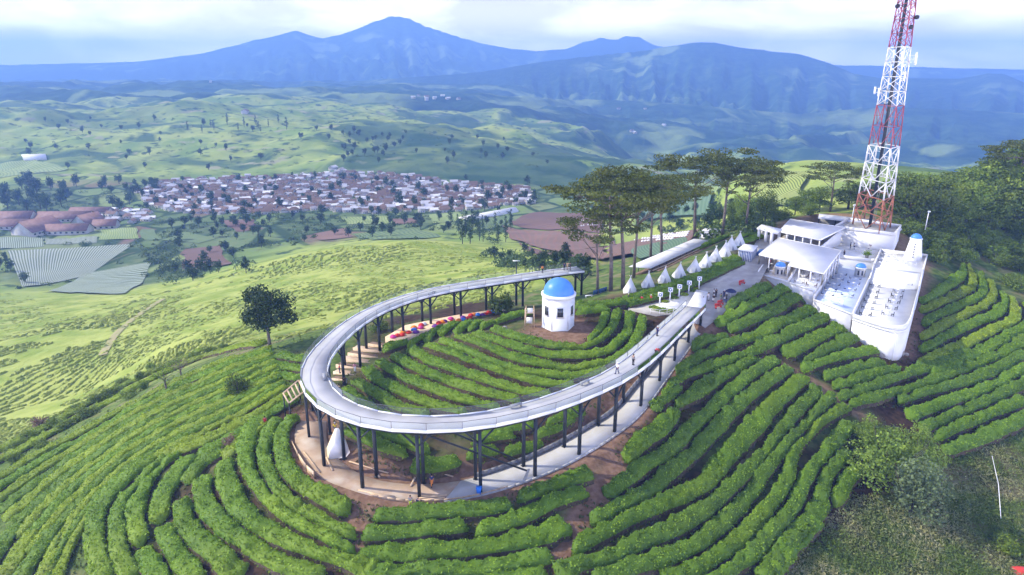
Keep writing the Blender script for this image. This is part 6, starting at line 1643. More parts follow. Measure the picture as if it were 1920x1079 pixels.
# greenhouse strip and white sacks
def ghouse(name, q, h, lab, cat, m):
    c = G([p[0] for p in q], [p[1] for p in q]); zb = c[:, 2].min()-1; k = MB(); n = 4
    a, b, c2, d = c
    zt = c[:, 2].max()+h
    mid0 = (a+d)/2; mid1 = (b+c2)/2
    P = [(a[0], a[1], zb), (b[0], b[1], zb), (c2[0], c2[1], zb), (d[0], d[1], zb), (a[0], a[1], zt), (b[0], b[1], zt), (c2[0], c2[1], zt), (d[0], d[1], zt), (mid0[0], mid0[1], zt+1.6), (mid1[0], mid1[1], zt+1.6)]
    k.add(P, [[0, 1, 5, 4], [2, 3, 7, 6], [4, 5, 9, 8], [6, 7, 8, 9], [0, 4, 8, 7, 3], [1, 2, 6, 9, 5], [3, 2, 1, 0]])
    o = k.build(name, m); tag(o, lab, cat)
ghouse('greenhouse', [(860,411),(962,394),(972,398),(880,415)], 1.6, 'long white plastic greenhouse at the right edge of the village', 'greenhouse', M['white'])
ghouse('greenhouse', [(40,292),(85,290),(88,300),(45,303)], 1.2, 'white plastic cover on the far left hillside', 'greenhouse', M['white'])
sk = MB(); sk.lathe((0, 0, 0), [(.5, 0), (.6, .5), (.45, 1.1), (.1, 1.3)], 7); me_s = raw_mesh('sack', np.array(sk.v), sk.f, True); me_s.materials.append(M['white'])
for r_, (y0, x0, x1, n) in enumerate(((446,1245,1290,10),(450,1195,1288,20),(454,1190,1286,20),(459,1205,1260,11),(418,1070,1105,8),(426,1090,1120,8))):
    g = G(np.linspace(x0, x1, n), y0-np.linspace(0, 3, n))
    for j in range(n):
        if trng.random() < .12: continue
        o = bpy.data.objects.new('white_sack', me_s); COL.objects.link(o); o.location = (g[j][0], g[j][1], g[j][2]+.45); o.scale = (1.25, 1.25, 1.15); tag(o, 'white sack standing in rows on the brown field', 'sack', 'white sacks on the brown field')
valley_shrubs()
# ---------------------------------------------------------------- village
roofc = {'silver': mat('silver_roof', (.50, .50, .56), .45, (.40, .40, .46), .3, rnd=.2), 'lilac': mat('lilac_grey_roof', (.24, .22, .24), .6, (.17, .16, .18), .3, rnd=.25), 'brown': mat('brown_tile_roof', (.13, .082, .062), .8, (.18, .115, .088), .5, rnd=.25), 'white': mat('bright_roof', (.74, .74, .76), .5, (.66, .66, .68), .3)}
hw_ = mat('house_wall', (.60, .58, .54), .85, (.50, .47, .43), .3, rnd=.2)
def house_mesh(L_, Wd, h, rh, roof, hip):
    k = MB(); k.cur = 0; x, y = L_/2, Wd/2
    k.add([(-x, -y, -1.5), (x, -y, -1.5), (x, y, -1.5), (-x, y, -1.5), (-x, -y, h), (x, -y, h), (x, y, h), (-x, y, h), (-x, 0, h+rh-.1), (x, 0, h+rh-.1)], [[0, 1, 5, 4], [1, 2, 6, 9, 5], [2, 3, 7, 6], [3, 0, 4, 8, 7]])
    k.cur = 1; e = .6; xi = x*.45 if hip else x+e; t = .18
    k.add([(-x-e, -y-e, h-.25), (x+e, -y-e, h-.25), (xi, 0, h+rh), (-xi, 0, h+rh), (x+e, y+e, h-.25), (-x-e, y+e, h-.25)], [[0, 1, 2, 3], [4, 5, 3, 2]]+([[1, 4, 2], [5, 0, 3]] if hip else []))
    k.cur = 2
    for i in range(3):
        cx = -x*.66+i*x*.66; k.add([(cx-.5, -y-.03, .9), (cx+.5, -y-.03, .9), (cx+.5, -y-.03, 2.0), (cx-.5, -y-.03, 2.0)], [[0, 1, 2, 3]])
    me = raw_mesh('house', np.array(k.v), k.f); me.polygons.foreach_set('material_index', np.array(k.mi, dtype=np.int32))
    for m in (hw_, roofc[roof], M['dark']): me.materials.append(m)
    return me
HP = [(house_mesh(11, 8, 3.2, 2.4, 'silver', False), 'small village house with a silvery gable roof'), (house_mesh(9.5, 8, 3.0, 2.5, 'lilac', True), 'small village house with a lilac-grey hipped roof'), (house_mesh(12, 9, 3.4, 2.8, 'brown', False), 'small village house with a brown tiled gable roof'),
      (house_mesh(9, 7, 5.6, 1.8, 'silver', False), 'tall two-storey village house with a silvery roof'), (house_mesh(13, 8, 3.2, 2.2, 'white', False), 'long village house with a bright white roof'), (house_mesh(10, 9, 3.2, 2.8, 'brown', True), 'square village house with a brown hipped roof')]
VPOLY = [(262,362),(300,342),(380,336),(470,334),(560,330),(640,322),(720,326),(800,336),(880,346),(985,352),(1005,382),(940,388),(860,398),(760,398),(690,402),(600,394),(500,402),(400,402),(330,398),(275,385)]
VP = scatter(VPOLY, 1150, 6.8, 31, 400)
VP += scatter([(180,395),(290,395),(280,420),(190,422)], 26, 9, 37, 300)
VP.sort(key=lambda q: q[1])
vr = random.Random(9)
def hpick(): return vr.choices(range(6), (17, 17, 33, 6, 6, 21))[0]
far = [[], [], []]; nf = 0
for i, q in enumerate(VP):
    kx_ = hpick(); me, lab = HP[kx_]; rz = vr.choice((.12, .12, 1.69, .35, -.2))+vr.uniform(-.14, .14); s = vr.uniform(.58, .95)
    if i < 296:
        o = bpy.data.objects.new('village_house', me); COL.objects.link(o); o.location = q; o.rotation_euler = (0, 0, rz); o.scale = (s, s, s); tag(o, lab, 'house', 'nearer houses of the valley village')
    else:
        V = np.empty(len(me.vertices)*3, dtype=np.float32); me.vertices.foreach_get('co', V); V = V.reshape(-1, 3)*s; ca, sa = math.cos(rz), math.sin(rz)
        V = np.stack([V[:, 0]*ca-V[:, 1]*sa, V[:, 0]*sa+V[:, 1]*ca, V[:, 2]], 1)+q; far[0].append(V)
        far[1] += [[j+nf for j in p.vertices] for p in me.polygons]; nf += len(V)
        mm = {0: 0, 1: {'silver_roof': 1, 'lilac_grey_roof': 2, 'brown_tile_roof': 3, 'bright_roof': 4}[me.materials[1].name], 2: 5}
        far[2] += [mm[p.material_index] for p in me.polygons]
if far[0]:
    me = raw_mesh('far_village', np.vstack(far[0]), far[1]); me.polygons.foreach_set('material_index', np.array(far[2], dtype=np.int32))
    o = link_mesh('distant_village', me, [hw_, roofc['silver'], roofc['lilac'], roofc['brown'], roofc['white'], M['dark']]); tag(o, 'crowded roofs of the far half of the village', 'houses', None, 'stuff')
# red roofed halls at the far left
hall_r = mat('red_brown_roof', (.17, .095, .085), .75, (.24, .14, .125), .25, 5)
def hall(px, py, L_, Wd, h, rh, rz, lab):
    p = G([px], [py])[0]; t = thing('roofed_hall', lab, 'hall', tuple(p), rz, None)
    k = MB(); x, y = L_/2, Wd/2
    k.add([(-x, -y, -2), (x, -y, -2), (x, y, -2), (-x, y, -2), (-x, -y, h), (x, -y, h), (x, y, h), (-x, y, h), (-x, 0, h+rh-.1), (x, 0, h+rh-.1)], [[0, 1, 5, 4], [1, 2, 6, 9, 5], [2, 3, 7, 6], [3, 0, 4, 8, 7]]); k.build('wall', hw_, t, world=False)
    k = MB(); e = 1.0; k.slab([(-x-e, -y-e, h-.4), (x+e, -y-e, h-.4), (x+e, 0, h+rh), (-x-e, 0, h+rh)], .25); k.slab([(-x-e, 0, h+rh), (x+e, 0, h+rh), (x+e, y+e, h-.4), (-x-e, y+e, h-.4)], .25); k.build('roof', hall_r, t, world=False)
    for i in range(int(L_/5)):
        cx = -x+2.5+i*5; k = MB(); k.box((cx, -y-.03, h*.5), (2.0, .08, 1.4)); k.build('window', M['glasspane'], t, world=False)
for a in ((128,438,40,15,4.5,5,.10,'long red roofed hall with a white front at the valley edge'),(72,437,34,24,5,9,1.35,'high gabled hall with its end towards us, left of the long red hall'),(18,428,48,18,4,5,.05,'low red roofed hall at the far left'),(125,414,52,18,4,6,.06,'wide red roofed hall behind the long red hall'),(168,424,22,20,5,8,1.25,'gabled hall at the right end of the long red hall'),(200,428,20,14,4,5,.2,'smaller brown roofed hall right of the gabled hall'),(30,414,36,16,4,6,.1,'red roofed hall behind the low hall at the far left'),(172,402,40,14,4,4,.05,'pinkish roofed hall at the back of the group')): hall(*a)
# farmsteads far out on the slopes
for i, (px, py) in enumerate(((775,184),(785,181),(800,183),(815,186),(840,186),(860,187),(625,318),(640,322),(460,212),(395,155),(1190,250),(1185,247),(1245,236),(1210,205),(1160,205),(800,188),(830,181))):
    q = G([px], [py], 0, 500, 9000)[0]; o = bpy.data.objects.new('far_farmhouse', HP[i % 6][0]); COL.objects.link(o); o.location = q; o.rotation_euler = (0, 0, .2*i); s = 1.5 if q[1] > 1500 else 1.1; o.scale = (s, s, s); tag(o, 'tiny pale farmhouse on a distant slope', 'farmhouse', 'farmhouses on the distant slopes')
# ---------------------------------------------------------------- low tea of the sunny meadow: countless clumps, one object
def meadow():
    rng = np.random.default_rng(8); poly = [(-60,552),(150,560),(330,545),(460,505),(620,466),(800,452),(960,478),(1000,520),(1000,600),(760,600),(560,630),(500,640),(420,652),(300,690),(200,735),(100,785),(0,845),(-60,860)]
    n = 14000; px = rng.uniform(-60, 1000, n*2); py = 452+(rng.random(n*2)**1.25)*400
    k = inpoly(px, py, poly); px, py = px[k][:n], py[k][:n]
    g = G(px, py, 0, 120, 900)
    keep = (g[:, 2] < -4)&(fbm(g[:, 0]/28, g[:, 1]/28, 71, 3) > -.42); g = g[keep]
    x, y = g[:, 0], g[:, 1]; n = len(g); e = 2.0
    gx = (h_fn(x+e, y)-h_fn(x-e, y))/(2*e); gy = (h_fn(x, y+e)-h_fn(x, y-e))/(2*e); az = np.arctan2(-gx, gy)+rng.normal(0, .25, n)          # along the contour
    # gather clumps into contour lines
    ph = g[:, 2]/.55; sh = (np.round(ph)-ph)*.55*.75; gm2 = gx**2+gy**2+1e-3
    x = x+gx/gm2*sh*(gm2 > .004); y = y+gy/gm2*sh*(gm2 > .004); z = h_fn(x, y)
    L_ = rng.uniform(1.2, 3.8, n)*(.7+.3*(np.hypot(x, y)/250)); Wd = rng.uniform(.8, 1.5, n); H = rng.uniform(.30, .95, n)
    dens = fbm(x/45, y/45, 66, 3); H = H*np.clip(.75+dens*.8, .3, 1.3)
    nu, nv = 7, 5; u = np.linspace(-1, 1, nu); v = np.linspace(-1, 1, nv); U, V_ = np.meshgrid(u, v, indexing='ij')
    prof = np.clip(1-U**4, 0, 1)**.5*np.clip(1-V_**4, 0, 1)**.5
    bx = U[None]*L_[:, None, None]*.5; by = V_[None]*Wd[:, None, None]*.5+rng.normal(0, .12, (n, nu, nv)); bz = prof[None]*H[:, None, None]*(1+rng.normal(0, .22, (n, nu, nv)))-.25
    ca, sa = np.cos(az)[:, None, None], np.sin(az)[:, None, None]
    X = x[:, None, None]+bx*ca-by*sa; Y = y[:, None, None]+bx*sa+by*ca; Z = z[:, None, None]+bz+(gx[:, None, None]*(bx*ca-by*sa)+gy[:, None, None]*(bx*sa+by*ca))
    V = np.stack([X, Y, Z], -1).reshape(-1, 3); idx = np.arange(nu*nv).reshape(nu, nv); F0 = np.stack([idx[:-1, :-1], idx[1:, :-1], idx[1:, 1:], idx[:-1, 1:]], -1).reshape(-1, 4)
    F = (F0[None]+(np.arange(n)*nu*nv)[:, None, None]).reshape(-1, 4); me = raw_mesh('low_tea', V, F, False)
    t = np.repeat(np.clip(.5+rng.normal(0, .22, n)+dens*.35, 0, 1), len(F0)); set_tint(me, np.clip(t+rng.normal(0, .1, len(t)), 0, 1))
    m = leaf_mat('meadow_tea', (.17, .245, .030), (.22, .29, .040), (.44, .50, .10), .12, 0, c3=(.29, .34, .065), s3=.02, trans=.25)
    o = link_mesh('low_tea_bushes', me, m); tag(o, 'countless low pale green tea bushes covering the sunny meadow', 'tea bushes', None, 'stuff')
meadow()
def rough_grass():
    rng = np.random.default_rng(18)
    n = 60000; px = rng.uniform(1420, 2080, n); py = rng.uniform(770, 1150, n)
    k = inpoly(px, py, [(1960,780),(1890,800),(1800,840),(1760,880),(1720,960),(1640,930),(1600,930),(1540,985),(1500,1020),(1440,1090),(1440,1150),(2080,1150),(2080,780)]); px, py = px[k], py[k]
    g = G(px, py); n = len(g); P = g+np.c_[np.zeros((n, 2)), rng.uniform(.05, .35, n)]
    dry = fbm(g[:, 0]/5, g[:, 1]/5, 4, 3)
    v, f = leaf_quads(P, np.tile((0, 0, .4), (n, 1)), rng.uniform(.22, .62, n), rng, .3, aspect=.30)
    me = raw_mesh('grass', v, f); set_tint(me, np.clip(.35+dry*1.1+rng.normal(0, .18, n), 0, 1))
    o = link_mesh('rough_grass', me, leaf_mat('rough_grass_blades', (.12, .19, .035), (.155, .23, .042), (.40, .38, .19), .4, 0)); tag(o, 'rough half dry grass and weeds on the lower right bank', 'grass', None, 'stuff')
    # loose weeds between the rows
    n = 30000; px = rng.uniform(-20, 1900, n); py = rng.uniform(600, 1090, n); g = G(px, py); d, _, _ = polydist(g[:, 0], g[:, 1], PC, False); ok = (d > 3.2)&(~inpoly(g[:, 0], g[:, 1], CAFE_FOOT))&(g[:, 1] < 145)&(~inpoly(g[:, 0], g[:, 1], PLAZA))
    pv = (8.6, 119.7); ok &= np.hypot(g[:, 0]-pv[0], g[:, 1]-pv[1]) > 5; ok &= fbm(g[:, 0]/6, g[:, 1]/6, 14, 3) > -.12
    g = g[ok]; n = len(g); P = g+np.c_[np.zeros((n, 2)), rng.uniform(.03, .25, n)]
    v, f = leaf_quads(P, np.tile((0, 0, .5), (n, 1)), rng.uniform(.25, .7, n), rng, .35, aspect=.4)
    me = raw_mesh('weeds', v, f); set_tint(me, rng.random(n)); o = link_mesh('weeds', me, leaf_mat('weed_leaf', (.035, .065, .012), (.05, .09, .016), (.11, .13, .035), .4, 0)); tag(o, 'low weeds growing between the tea rows', 'weeds', None, 'stuff')
rough_grass()
def misc():
    a, b = G([1858, 1876], [865, 975]); k = MB(); Q = [a+(0, 0, .9), (a+b)/2+(.3, 0, .75), b+(0, 0, .25)]; c = (a+b)/2; k.tube([q-c for q in Q], .05, 8); o = k.build('water_pipe', M['whitemetal']); o.location = c; tag(o, 'thin white water pipe lying over the rough grass', 'pipe')
    p = G([1914], [1072])[0]; t = thing('red_tarpaulin', 'red tarpaulin heap at the lower right corner', 'tarpaulin', tuple(p)); rng = np.random.default_rng(2); n = 9; U, V_ = np.meshgrid(np.linspace(-1, 1, n), np.linspace(-1, 1, n)); Z = .55*np.clip(1-U**2, 0, 1)*np.clip(1-V_**2, 0, 1)+.12*rng.random((n, n)); idx = np.arange(n*n).reshape(n, n)
    me = raw_mesh('tarp', np.stack([U*1.2, V_*.9, Z], -1).reshape(-1, 3), np.stack([idx[:-1, :-1], idx[:-1, 1:], idx[1:, 1:], idx[1:, :-1]], -1).reshape(-1, 4), True); link_mesh('sheet', me, M['red'], t)
    # lamp poles
    for (px, py, yt, lab) in ((1735,428,398,'slanting white pole beside the block under the mast'),(1596,418,386,'white floodlight pole left of the mast foot')):
        q = W(px, py, 9.5); t = thing('light_pole', lab, 'pole', q); dx, dy, dz = ray(px, yt); h = CAMZ+dz*q[1]/dy-q[2]; k = MB(); k.tube([(0, 0, -.5), (.15, 0, h)], .10, 8); k.build('pole', M['whitemetal'], t, world=False); k = MB(); k.box((.15, -.1, h+.15), (.6, .3, .35)); k.build('lamp_head', M['whitemetal'], t, world=False)
    p = G([968], [540])[0]; t = thing('lamp_mast', 'white topped lamp mast beyond the far side of the walkway', 'lamp', tuple(p)); dx, dy, dz = ray(968, 490); h = CAMZ+dz*p[1]/dy-p[2]; k = MB(); k.tube([(0, 0, -.5), (0, 0, h)], .16, 8); k.build('pole', M['steel'], t, world=False); k = MB(); k.box((0, 0, h+.1), (2.2, .4, .25)); k.build('lamp_head', M['whitemetal'], t, world=False)
    # stones at the café corner
    rr = random.Random(6)
    for i, (px, py, s) in enumerate(((1640,662,.7),(1652,668,1.1),(1662,664,.8),(1674,668,1.0),(1688,664,1.2),(1700,666,.7),(1668,672,.6),(1630,655,.6))):
        q = G([px], [py])[0]; k = MB(); k.lathe((0, 0, 0), [(.55, -.2), (.7, .15), (.5, .5), (.1, .62)], 7, rr.random()); V = np.array(k.v)*s; V += np.random.default_rng(i).normal(0, .08, V.shape); me = raw_mesh('rock', V, k.f); o = link_mesh('pale_rock', me, M['rock']); o.location = q; tag(o, 'pale broken rock at the foot of the curved café wall', 'rock', 'rocks at the foot of the curved wall')
    for i, (px, py) in enumerate(((950,622),(957,630),(968,634),(978,637),(946,616),(940,620))):
        q = G([px], [py])[0]; k = MB(); k.lathe((0, 0, 0), [(.5, -.2), (.6, .1), (.4, .38), (.1, .5)], 7, rr.random()); V = np.array(k.v)*rr.uniform(.6, 1.1); V += np.random.default_rng(40+i).normal(0, .07, V.shape); me = raw_mesh('rock', V, k.f); o = link_mesh('pale_rock', me, M['rock']); o.location = q; tag(o, 'mossy pale rock at the left edge of the pavilion yard', 'rock', 'rocks at the pavilion yard')
misc()

def track():
    pts = [(192,668),(205,645),(222,622),(248,600),(280,578),(306,562)]; g = G([p[0] for p in pts], [p[1] for p in pts]); g = resample(chaikin(g, 2), 2.5); xy = g[:, :2]; t = np.gradient(xy, axis=0); t /= np.linalg.norm(t, axis=1)[:, None]; n = np.stack([t[:, 1], -t[:, 0]], 1); V = []
    for i in range(len(xy)):
        for s in (-1.4, 0, 1.4): q = xy[i]+n[i]*s; V.append((q[0], q[1], hz(q[0], q[1])+.42-.1*abs(s)))
    F = [[i*3+k, i*3+k+1, (i+1)*3+k+1, (i+1)*3+k] for i in range(len(xy)-1) for k in range(2)]
    o = link_mesh('footpath', raw_mesh('track', np.array(V), F, True), mat('track_dirt', (.36, .31, .16), .95, (.30, .30, .12), .4)); tag(o, 'narrow dirt track climbing across the sunny meadow', None, None, 'structure')
track()
# ---------------------------------------------------------------- people
M['skin'] = mat('skin', (.36, .21, .14), .6)
CL = {n: mat('cloth_'+n, c, .85) for n, c in {'black': (.015, .015, .018), 'white': (.70, .70, .70), 'red': (.55, .03, .04), 'navy': (.02, .03, .10), 'grey': (.20, .20, .21), 'orange': (.75, .25, .04), 'green': (.05, .14, .07), 'yellow': (.75, .55, .05), 'tan': (.42, .30, .18), 'pink': (.6, .25, .3), 'blue': (.06, .14, .36), 'hair': (.012, .009, .007), 'yellowgreen': (.55, .6, .06)}.items()}
def skin_obj(name, chains, m, parent, root=0, sub=1):
    """one continuous surface grown round joints: chains = (verts, edges, radii)"""
    V, E, Rd = chains; me = bpy.data.meshes.new(name); me.from_pydata([tuple(v) for v in V], E, []); o = link_mesh(name, me, m, parent)
    o.modifiers.new('skin', 'SKIN'); sv = me.skin_vertices[0].data if me.skin_vertices else None
    if sv is None:
        bpy.context.view_layer.update(); sv = me.skin_vertices[0].data
    for i, r in enumerate(Rd): sv[i].radius = (r, r) if isinstance(r, (int, float)) else r
    sv[root].use_root = True
    s = o.modifiers.new('sub', 'SUBSURF'); s.levels = sub; s.render_levels = sub
    # freeze to a plain mesh
    dg = bpy.context.evaluated_depsgraph_get(); ev = o.evaluated_get(dg); nm = bpy.data.meshes.new_from_object(ev); o.modifiers.clear(); old = o.data; o.data = nm; bpy.data.meshes.remove(old)
    if not nm.materials: nm.materials.append(m)
    nm.polygons.foreach_set('use_smooth', np.ones(len(nm.polygons), dtype=bool))
    return o
def figure(pose):
    """joint positions (metres, figure faces -Y)"""
    J = dict(pel=(0, 0, .94), spn=(0, .01, 1.12), chs=(0, .0, 1.33), nck=(0, 0, 1.48), hd0=(0, -.02, 1.56), hd1=(0, -.02, 1.70))
    for s, n in ((-1, 'l'), (1, 'r')):
        J['hp'+n] = (s*.09, 0, .90); J['kn'+n] = (s*.10, -.01, .49); J['an'+n] = (s*.10, .02, .08); J['to'+n] = (s*.115, -.17, .035)
        J['sh'+n] = (s*.19, 0, 1.42); J['el'+n] = (s*.25, .03, 1.14); J['wr'+n] = (s*.25, -.06, .90)
    if pose == 'walk':
        J.update(knl=(-.10, -.16, .50), anl=(-.10, -.20, .09), tol=(-.11, -.37, .06), knr=(.10, .05, .48), anr=(.10, .30, .14), tor=(.11, .16, .05), ell=(-.25, .14, 1.16), wrl=(-.24, .17, .93), elr=(.25, -.07, 1.16), wrr=(.23, -.27, 1.02))
    if pose == 'bend':
        J.update(spn=(0, -.10, 1.06), chs=(0, -.30, 1.13), nck=(0, -.45, 1.12), hd0=(0, -.53, 1.10), hd1=(0, -.66, 1.04))
        for s, n in ((-1, 'l'), (1, 'r')): J['sh'+n] = (s*.19, -.38, 1.10); J['el'+n] = (s*.23, -.44, .84); J['wr'+n] = (s*.17, -.52, .64); J['kn'+n] = (s*.11, -.06, .48)
    if pose == 'sit':
        dz = -.46
        J = {k: (v[0], v[1], v[2]+dz) for k, v in J.items()}
        for s, n in ((-1, 'l'), (1, 'r')): J['kn'+n] = (s*.12, -.42, .50); J['an'+n] = (s*.12, -.44, .09); J['to'+n] = (s*.13, -.62, .04); J['wr'+n] = (s*.16, -.30, .58); J['el'+n] = (s*.25, -.02, .72)
    if pose == 'point':
        J.update(elr=(.40, -.12, 1.36), wrr=(.55, -.28, 1.44))
    return J
def build_person(pose):
    J = figure(pose); t = None
    names = list(J); V = [J[n] for n in names]; ix = {n: i for i, n in enumerate(names)}
    rad = dict(pel=.125, spn=.115, chs=.135, nck=.055, hd0=.085, hd1=.085)
    for n in 'lr': rad.update({'hp'+n: .088, 'kn'+n: .060, 'an'+n: .040, 'to'+n: .036, 'sh'+n: .058, 'el'+n: .040, 'wr'+n: .026})
    E = [(ix[a], ix[b]) for a, b in (('pel', 'spn'), ('spn', 'chs'), ('chs', 'nck'), ('nck', 'hd0'), ('hd0', 'hd1'))]
    for n in 'lr': E += [(ix['pel'], ix['hp'+n]), (ix['hp'+n], ix['kn'+n]), (ix['kn'+n], ix['an'+n]), (ix['an'+n], ix['to'+n]), (ix['chs'], ix['sh'+n]), (ix['sh'+n], ix['el'+n]), (ix['el'+n], ix['wr'+n])]
    Rd = [rad[n] for n in names]
    for n, s in (('l', -1), ('r', 1)):                    # palms, fingers and thumbs
        w = np.array(J['wr'+n]); e = np.array(J['el'+n]); d = (w-e)/np.linalg.norm(w-e); side = np.cross(d, (0, 1, 0)) if abs(d[1]) < .9 else np.array((1., 0, 0)); side /= np.linalg.norm(side)
        pm = w+d*.08; V.append(tuple(pm)); Rd.append(.030); ip = len(V)-1; E.append((ix['wr'+n], ip))
        for j, (o, L_) in enumerate(((-.030, .07), (-.010, .085), (.010, .08), (.029, .06))):
            V.append(tuple(pm+side*o+d*L_+np.array((0, -.012, 0)))); Rd.append(.009); E.append((ip, len(V)-1))
        V.append(tuple(w+d*.05+side*.045*s+np.array((0, -.03, 0)))); Rd.append(.010); E.append((ip, len(V)-1))
    body = skin_obj('person', (V, E, Rd), M['skin'], None, ix['pel'])
    # face: nose, eyes and mouth set on the head; kept in the body's own mesh is not needed at this size, so small parts
    hd = (np.array(J['hd0'])+np.array(J['hd1']))/2; up = np.array(J['hd1'])-np.array(J['hd0']); up /= np.linalg.norm(up); fw = np.array((0, -1, 0))-up*np.dot((0, -1, 0), up); fw /= np.linalg.norm(fw); sd_ = np.cross(up, fw)
    k = MB()
    for s in (-1, 1): k.box(hd+fw*.092+sd_*.032*s+up*.02, (.022, .012, .012))
    k.box(hd+fw*.088-up*.055, (.045, .012, .010)); k.build('face_features', CL['hair'], body, world=False)
    k = MB(); k.lathe((0, 0, 0), [(.104, -.035), (.112, .02), (.10, .075), (.05, .115), (.01, .122)], 12)
    q = np.array(k.v); q = hd+fw*(-.018)+q[:, :1]*sd_+q[:, 1:2]*fw+q[:, 2:]*up; k.v = [tuple(x) for x in q]; k.build('hair', CL['hair'], body, smooth=True, world=False)
    def sub(keys, edges, scale, extra=()):
        nm = list(keys); return ([J[a] for a in nm], [(nm.index(a), nm.index(b)) for a, b in edges], [rad[a]*scale+.014 for a in nm])
    ks = ['spn', 'pel', 'chs', 'shl', 'shr', 'ell', 'elr']
    skin_obj('shirt', sub(ks, [('pel', 'spn'), ('spn', 'chs'), ('chs', 'shl'), ('chs', 'shr'), ('shl', 'ell'), ('shr', 'elr')], 1.06), CL['white'], body, 0)
    ks = ['pel', 'hpl', 'hpr', 'knl', 'knr', 'anl', 'anr']
    skin_obj('trousers', sub(ks, [('pel', 'hpl'), ('pel', 'hpr'), ('hpl', 'knl'), ('hpr', 'knr'), ('knl', 'anl'), ('knr', 'anr')], 1.05), CL['black'], body, 0)
    for n in 'lr':
        a, b = np.array(J['an'+n]), np.array(J['to'+n]); k = MB(); k.beam(a+(0, .05, -.03), b+(0, -.03, .01), .10, .09); k.build('shoe', CL['black'], body, world=False)
    return body
PP = {p: build_person(p) for p in ('stand', 'walk', 'bend', 'sit', 'point')}
def add_person(pose, loc, rz, shirt, trousers, label, group=None, hair='hair'):
    proto = PP[pose]; o = proto if proto.name not in _used else copy_tree(proto); _used[proto.name] = 1
    place(o, loc, rz, 1.03, label, group); o['category'] = 'person'
    for ch in o.children:
        st = ch.name.split('.')[0]
        c = {'shirt': shirt, 'trousers': trousers, 'hair': hair}.get(st)
        if c:
            ch.material_slots[0].link = 'OBJECT'; ch.material_slots[0].material = CL[c]
    return o
def on_deck(px, py): return W(px, py, ZD)
def on_plaza(px, py): p = W(px, py, 6.0); p = W(px, py, plaza_z(p[0], p[1])+.03); return p
def on_land(px, py): return tuple(G([px], [py])[0])
def on_path(px, py, z): return W(px, py, z+.05)
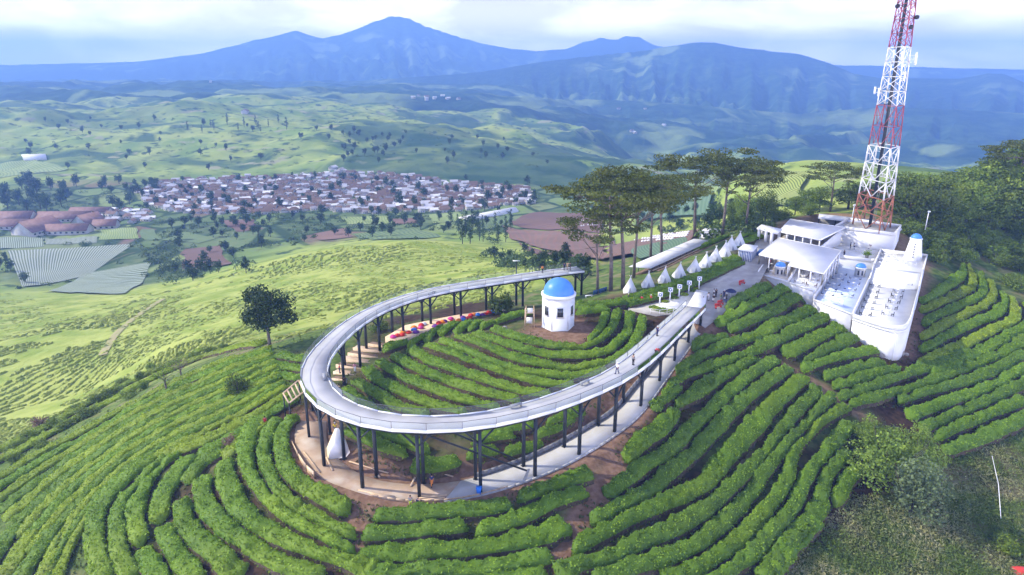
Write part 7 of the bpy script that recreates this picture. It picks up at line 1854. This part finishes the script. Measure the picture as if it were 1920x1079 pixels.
PEOPLE = [
 ('stand', on_deck(1232, 630), .5, 'navy', 'navy', 'person in dark clothes and a white cap standing at the inner railing of the walkway', 'white'),
 ('stand', on_deck(1187, 685), 2.4, 'grey', 'black', 'person in grey and black standing mid walkway', 'hair'),
 ('walk', on_deck(1157, 701), -.8, 'white', 'navy', 'person in a white shirt walking by the inner railing of the walkway', 'white'),
 ('bend', on_deck(1229, 668), 2.2, 'red', 'black', 'person in a red top bending over on the walkway', 'hair'),
 ('stand', on_deck(1058, 507), .2, 'navy', 'black', 'person in navy standing at the far end of the walkway', 'hair'),
 ('point', on_deck(1064, 506), -.4, 'tan', 'tan', 'person in tan clothes standing in the middle of the far end group', 'hair'),
 ('stand', on_deck(1069, 507), 1.2, 'black', 'black', 'person in black at the right of the far end group', 'hair'),
 ('stand', on_deck(1017, 512), .4, 'orange', 'black', 'person in an orange vest on the far stretch of the walkway', 'hair'),
 ('walk', on_path(810, 912, -1.7), .3, 'navy', 'orange', 'person in a navy top and orange trousers on the concrete path', 'hair'),
 ('stand', on_land(770, 952), .2, 'grey', 'yellowgreen', 'person in grey and yellow-green standing below the path edge', 'hair'),
 ('bend', on_land(783, 950), 1.0, 'navy', 'navy', 'person in navy bending beside the path edge', 'hair'),
 ('bend', on_path(650, 720, .5), -1.0, 'black', 'grey', 'person in black crouching at work left of the knoll', 'hair'),
 ('sit', on_path(621, 722, .5), .8, 'white', 'blue', 'person in a white top and blue jeans sitting under the inner railing', 'hair'),
 ('stand', on_path(666, 698, .5), .1, 'pink', 'white', 'person in pale pink standing on the dusty path left of the knoll', 'hair'),
 ('stand', on_path(637, 700, .6), 1.9, 'red', 'navy', 'person in a red shirt beside the dark column left of the knoll', 'hair'),
 ('stand', on_land(629, 812), .3, 'yellow', 'grey', 'person in yellow working on the frame hut', 'white'),
 ('stand', on_plaza(1178, 566), 1.5, 'navy', 'navy', 'person in navy with a white cap at the left end of the plaza', 'white'),
 ('walk', on_plaza(1203, 570), -.5, 'red', 'navy', 'person in a red jacket walking at the left of the plaza', 'hair'),
 ('stand', on_plaza(1220, 568), -.9, 'red', 'grey', 'person in a red top and white cap near the first ring post', 'white'),
 ('stand', on_plaza(1328, 564), .6, 'white', 'white', 'person dressed in white, leftmost of the group on the plaza', 'hair'),
 ('sit', on_plaza(1338, 564), -.5, 'black', 'white', 'person crouching in black beside the person in white on the plaza', 'white'),
 ('stand', on_plaza(1342, 557), .2, 'black', 'black', 'person all in black at the back of the plaza group', 'hair'),
 ('point', on_plaza(1338, 557), .9, 'white', 'black', 'person with a white top and black trousers at the back of the plaza group', 'hair'),
 ('stand', on_plaza(1351, 566), 2.0, 'green', 'grey', 'person in dark green in the middle of the plaza group', 'hair'),
 ('stand', on_plaza(1357, 559), -.4, 'navy', 'navy', 'person in navy left of the parasol on the plaza', 'white'),
 ('sit', on_plaza(1358, 566), .5, 'white', 'blue', 'person sitting in a white top in front of the parasol', 'hair'),
 ('stand', on_plaza(1362, 561), 1.0, 'white', 'black', 'person in a white top and black trousers beside the parasol', 'hair'),
 ('stand', on_plaza(1318, 572), 2.6, 'red', 'black', 'child sized figure in red at the end of the walkway railing', 'hair'),
 ('stand', W(1582, 482, UMZ), .4, 'black', 'black', 'person in black standing left before the tall white wall', 'hair'),
 ('stand', W(1594, 467, UMZ), 1.2, 'navy', 'black', 'person in navy close to the tall white wall', 'hair'),
 ('stand', W(1601, 468, UMZ), -.6, 'white', 'navy', 'person in a white top close to the tall white wall', 'hair'),
 ('bend', W(1628, 467, UMZ), .8, 'navy', 'white', 'person bending at the right end of the tall white wall', 'hair'),
 ('stand', W(1443, 499, T1Z), .4, 'red', 'navy', 'person in red on the warm floor of the left terrace', 'hair'),
 ('stand', W(1439, 439, 8.4), 0, 'pink', 'black', 'person in pink under the entrance canopy', 'hair'),
 ('stand', on_land(498, 800), .5, 'red', 'red', 'tea picker in dark red standing among the left tea rows', 'hair'),
]
for a in PEOPLE: add_person(a[0], a[1], a[2], a[3], a[4], a[5], None, a[6])
for k in list(PP.values())+[o for L_ in TP.values() for o in L_]:
    if k.name not in _used: print('unused', k.name)
# ---------------------------------------------------------------- the air: one closed box of thin haze round everything
def build_haze():
    top = 50+5
    zs = [o for o in bpy.data.objects if o.type == 'MESH']
    zmax = 60.0; zmin = 0.0
    for o in zs:
        if o.parent is None and len(o.data.vertices):
            co = np.empty(len(o.data.vertices)*3, dtype=np.float32); o.data.vertices.foreach_get('co', co)
            if o.name in ('mountains', 'valley_ground', 'hill_ground'):
                zmax = max(zmax, float(co[2::3].max())); zmin = min(zmin, float(co[2::3].min()))
    mb = MB(); z0, z1 = zmin-1.0, max(zmax+6, 110)
    mb.box((0, 7000, (z0+z1)/2), (27000, 18000, z1-z0))
    m = bpy.data.materials.new('haze'); m.use_nodes = True; N, L = m.node_tree.nodes, m.node_tree.links
    N.clear(); o_ = N.new('ShaderNodeOutputMaterial'); v = N.new('ShaderNodeVolumePrincipled')
    v.inputs['Color'].default_value = (0.22, 0.42, 1.0, 1); v.inputs['Density'].default_value = HAZE
    v.inputs['Anisotropy'].default_value = 0.1
    L.new(v.outputs[0], o_.inputs['Volume'])
    try: m.cycles.homogeneous_volume = True
    except Exception: pass
    try: m.volume_intersection_method = 'FAST'
    except Exception: pass
    o = mb.build('haze', m); tag(o, 'thin blue haze filling the valley air', None, None, 'stuff')
HAZE = 1.9e-4
build_haze()
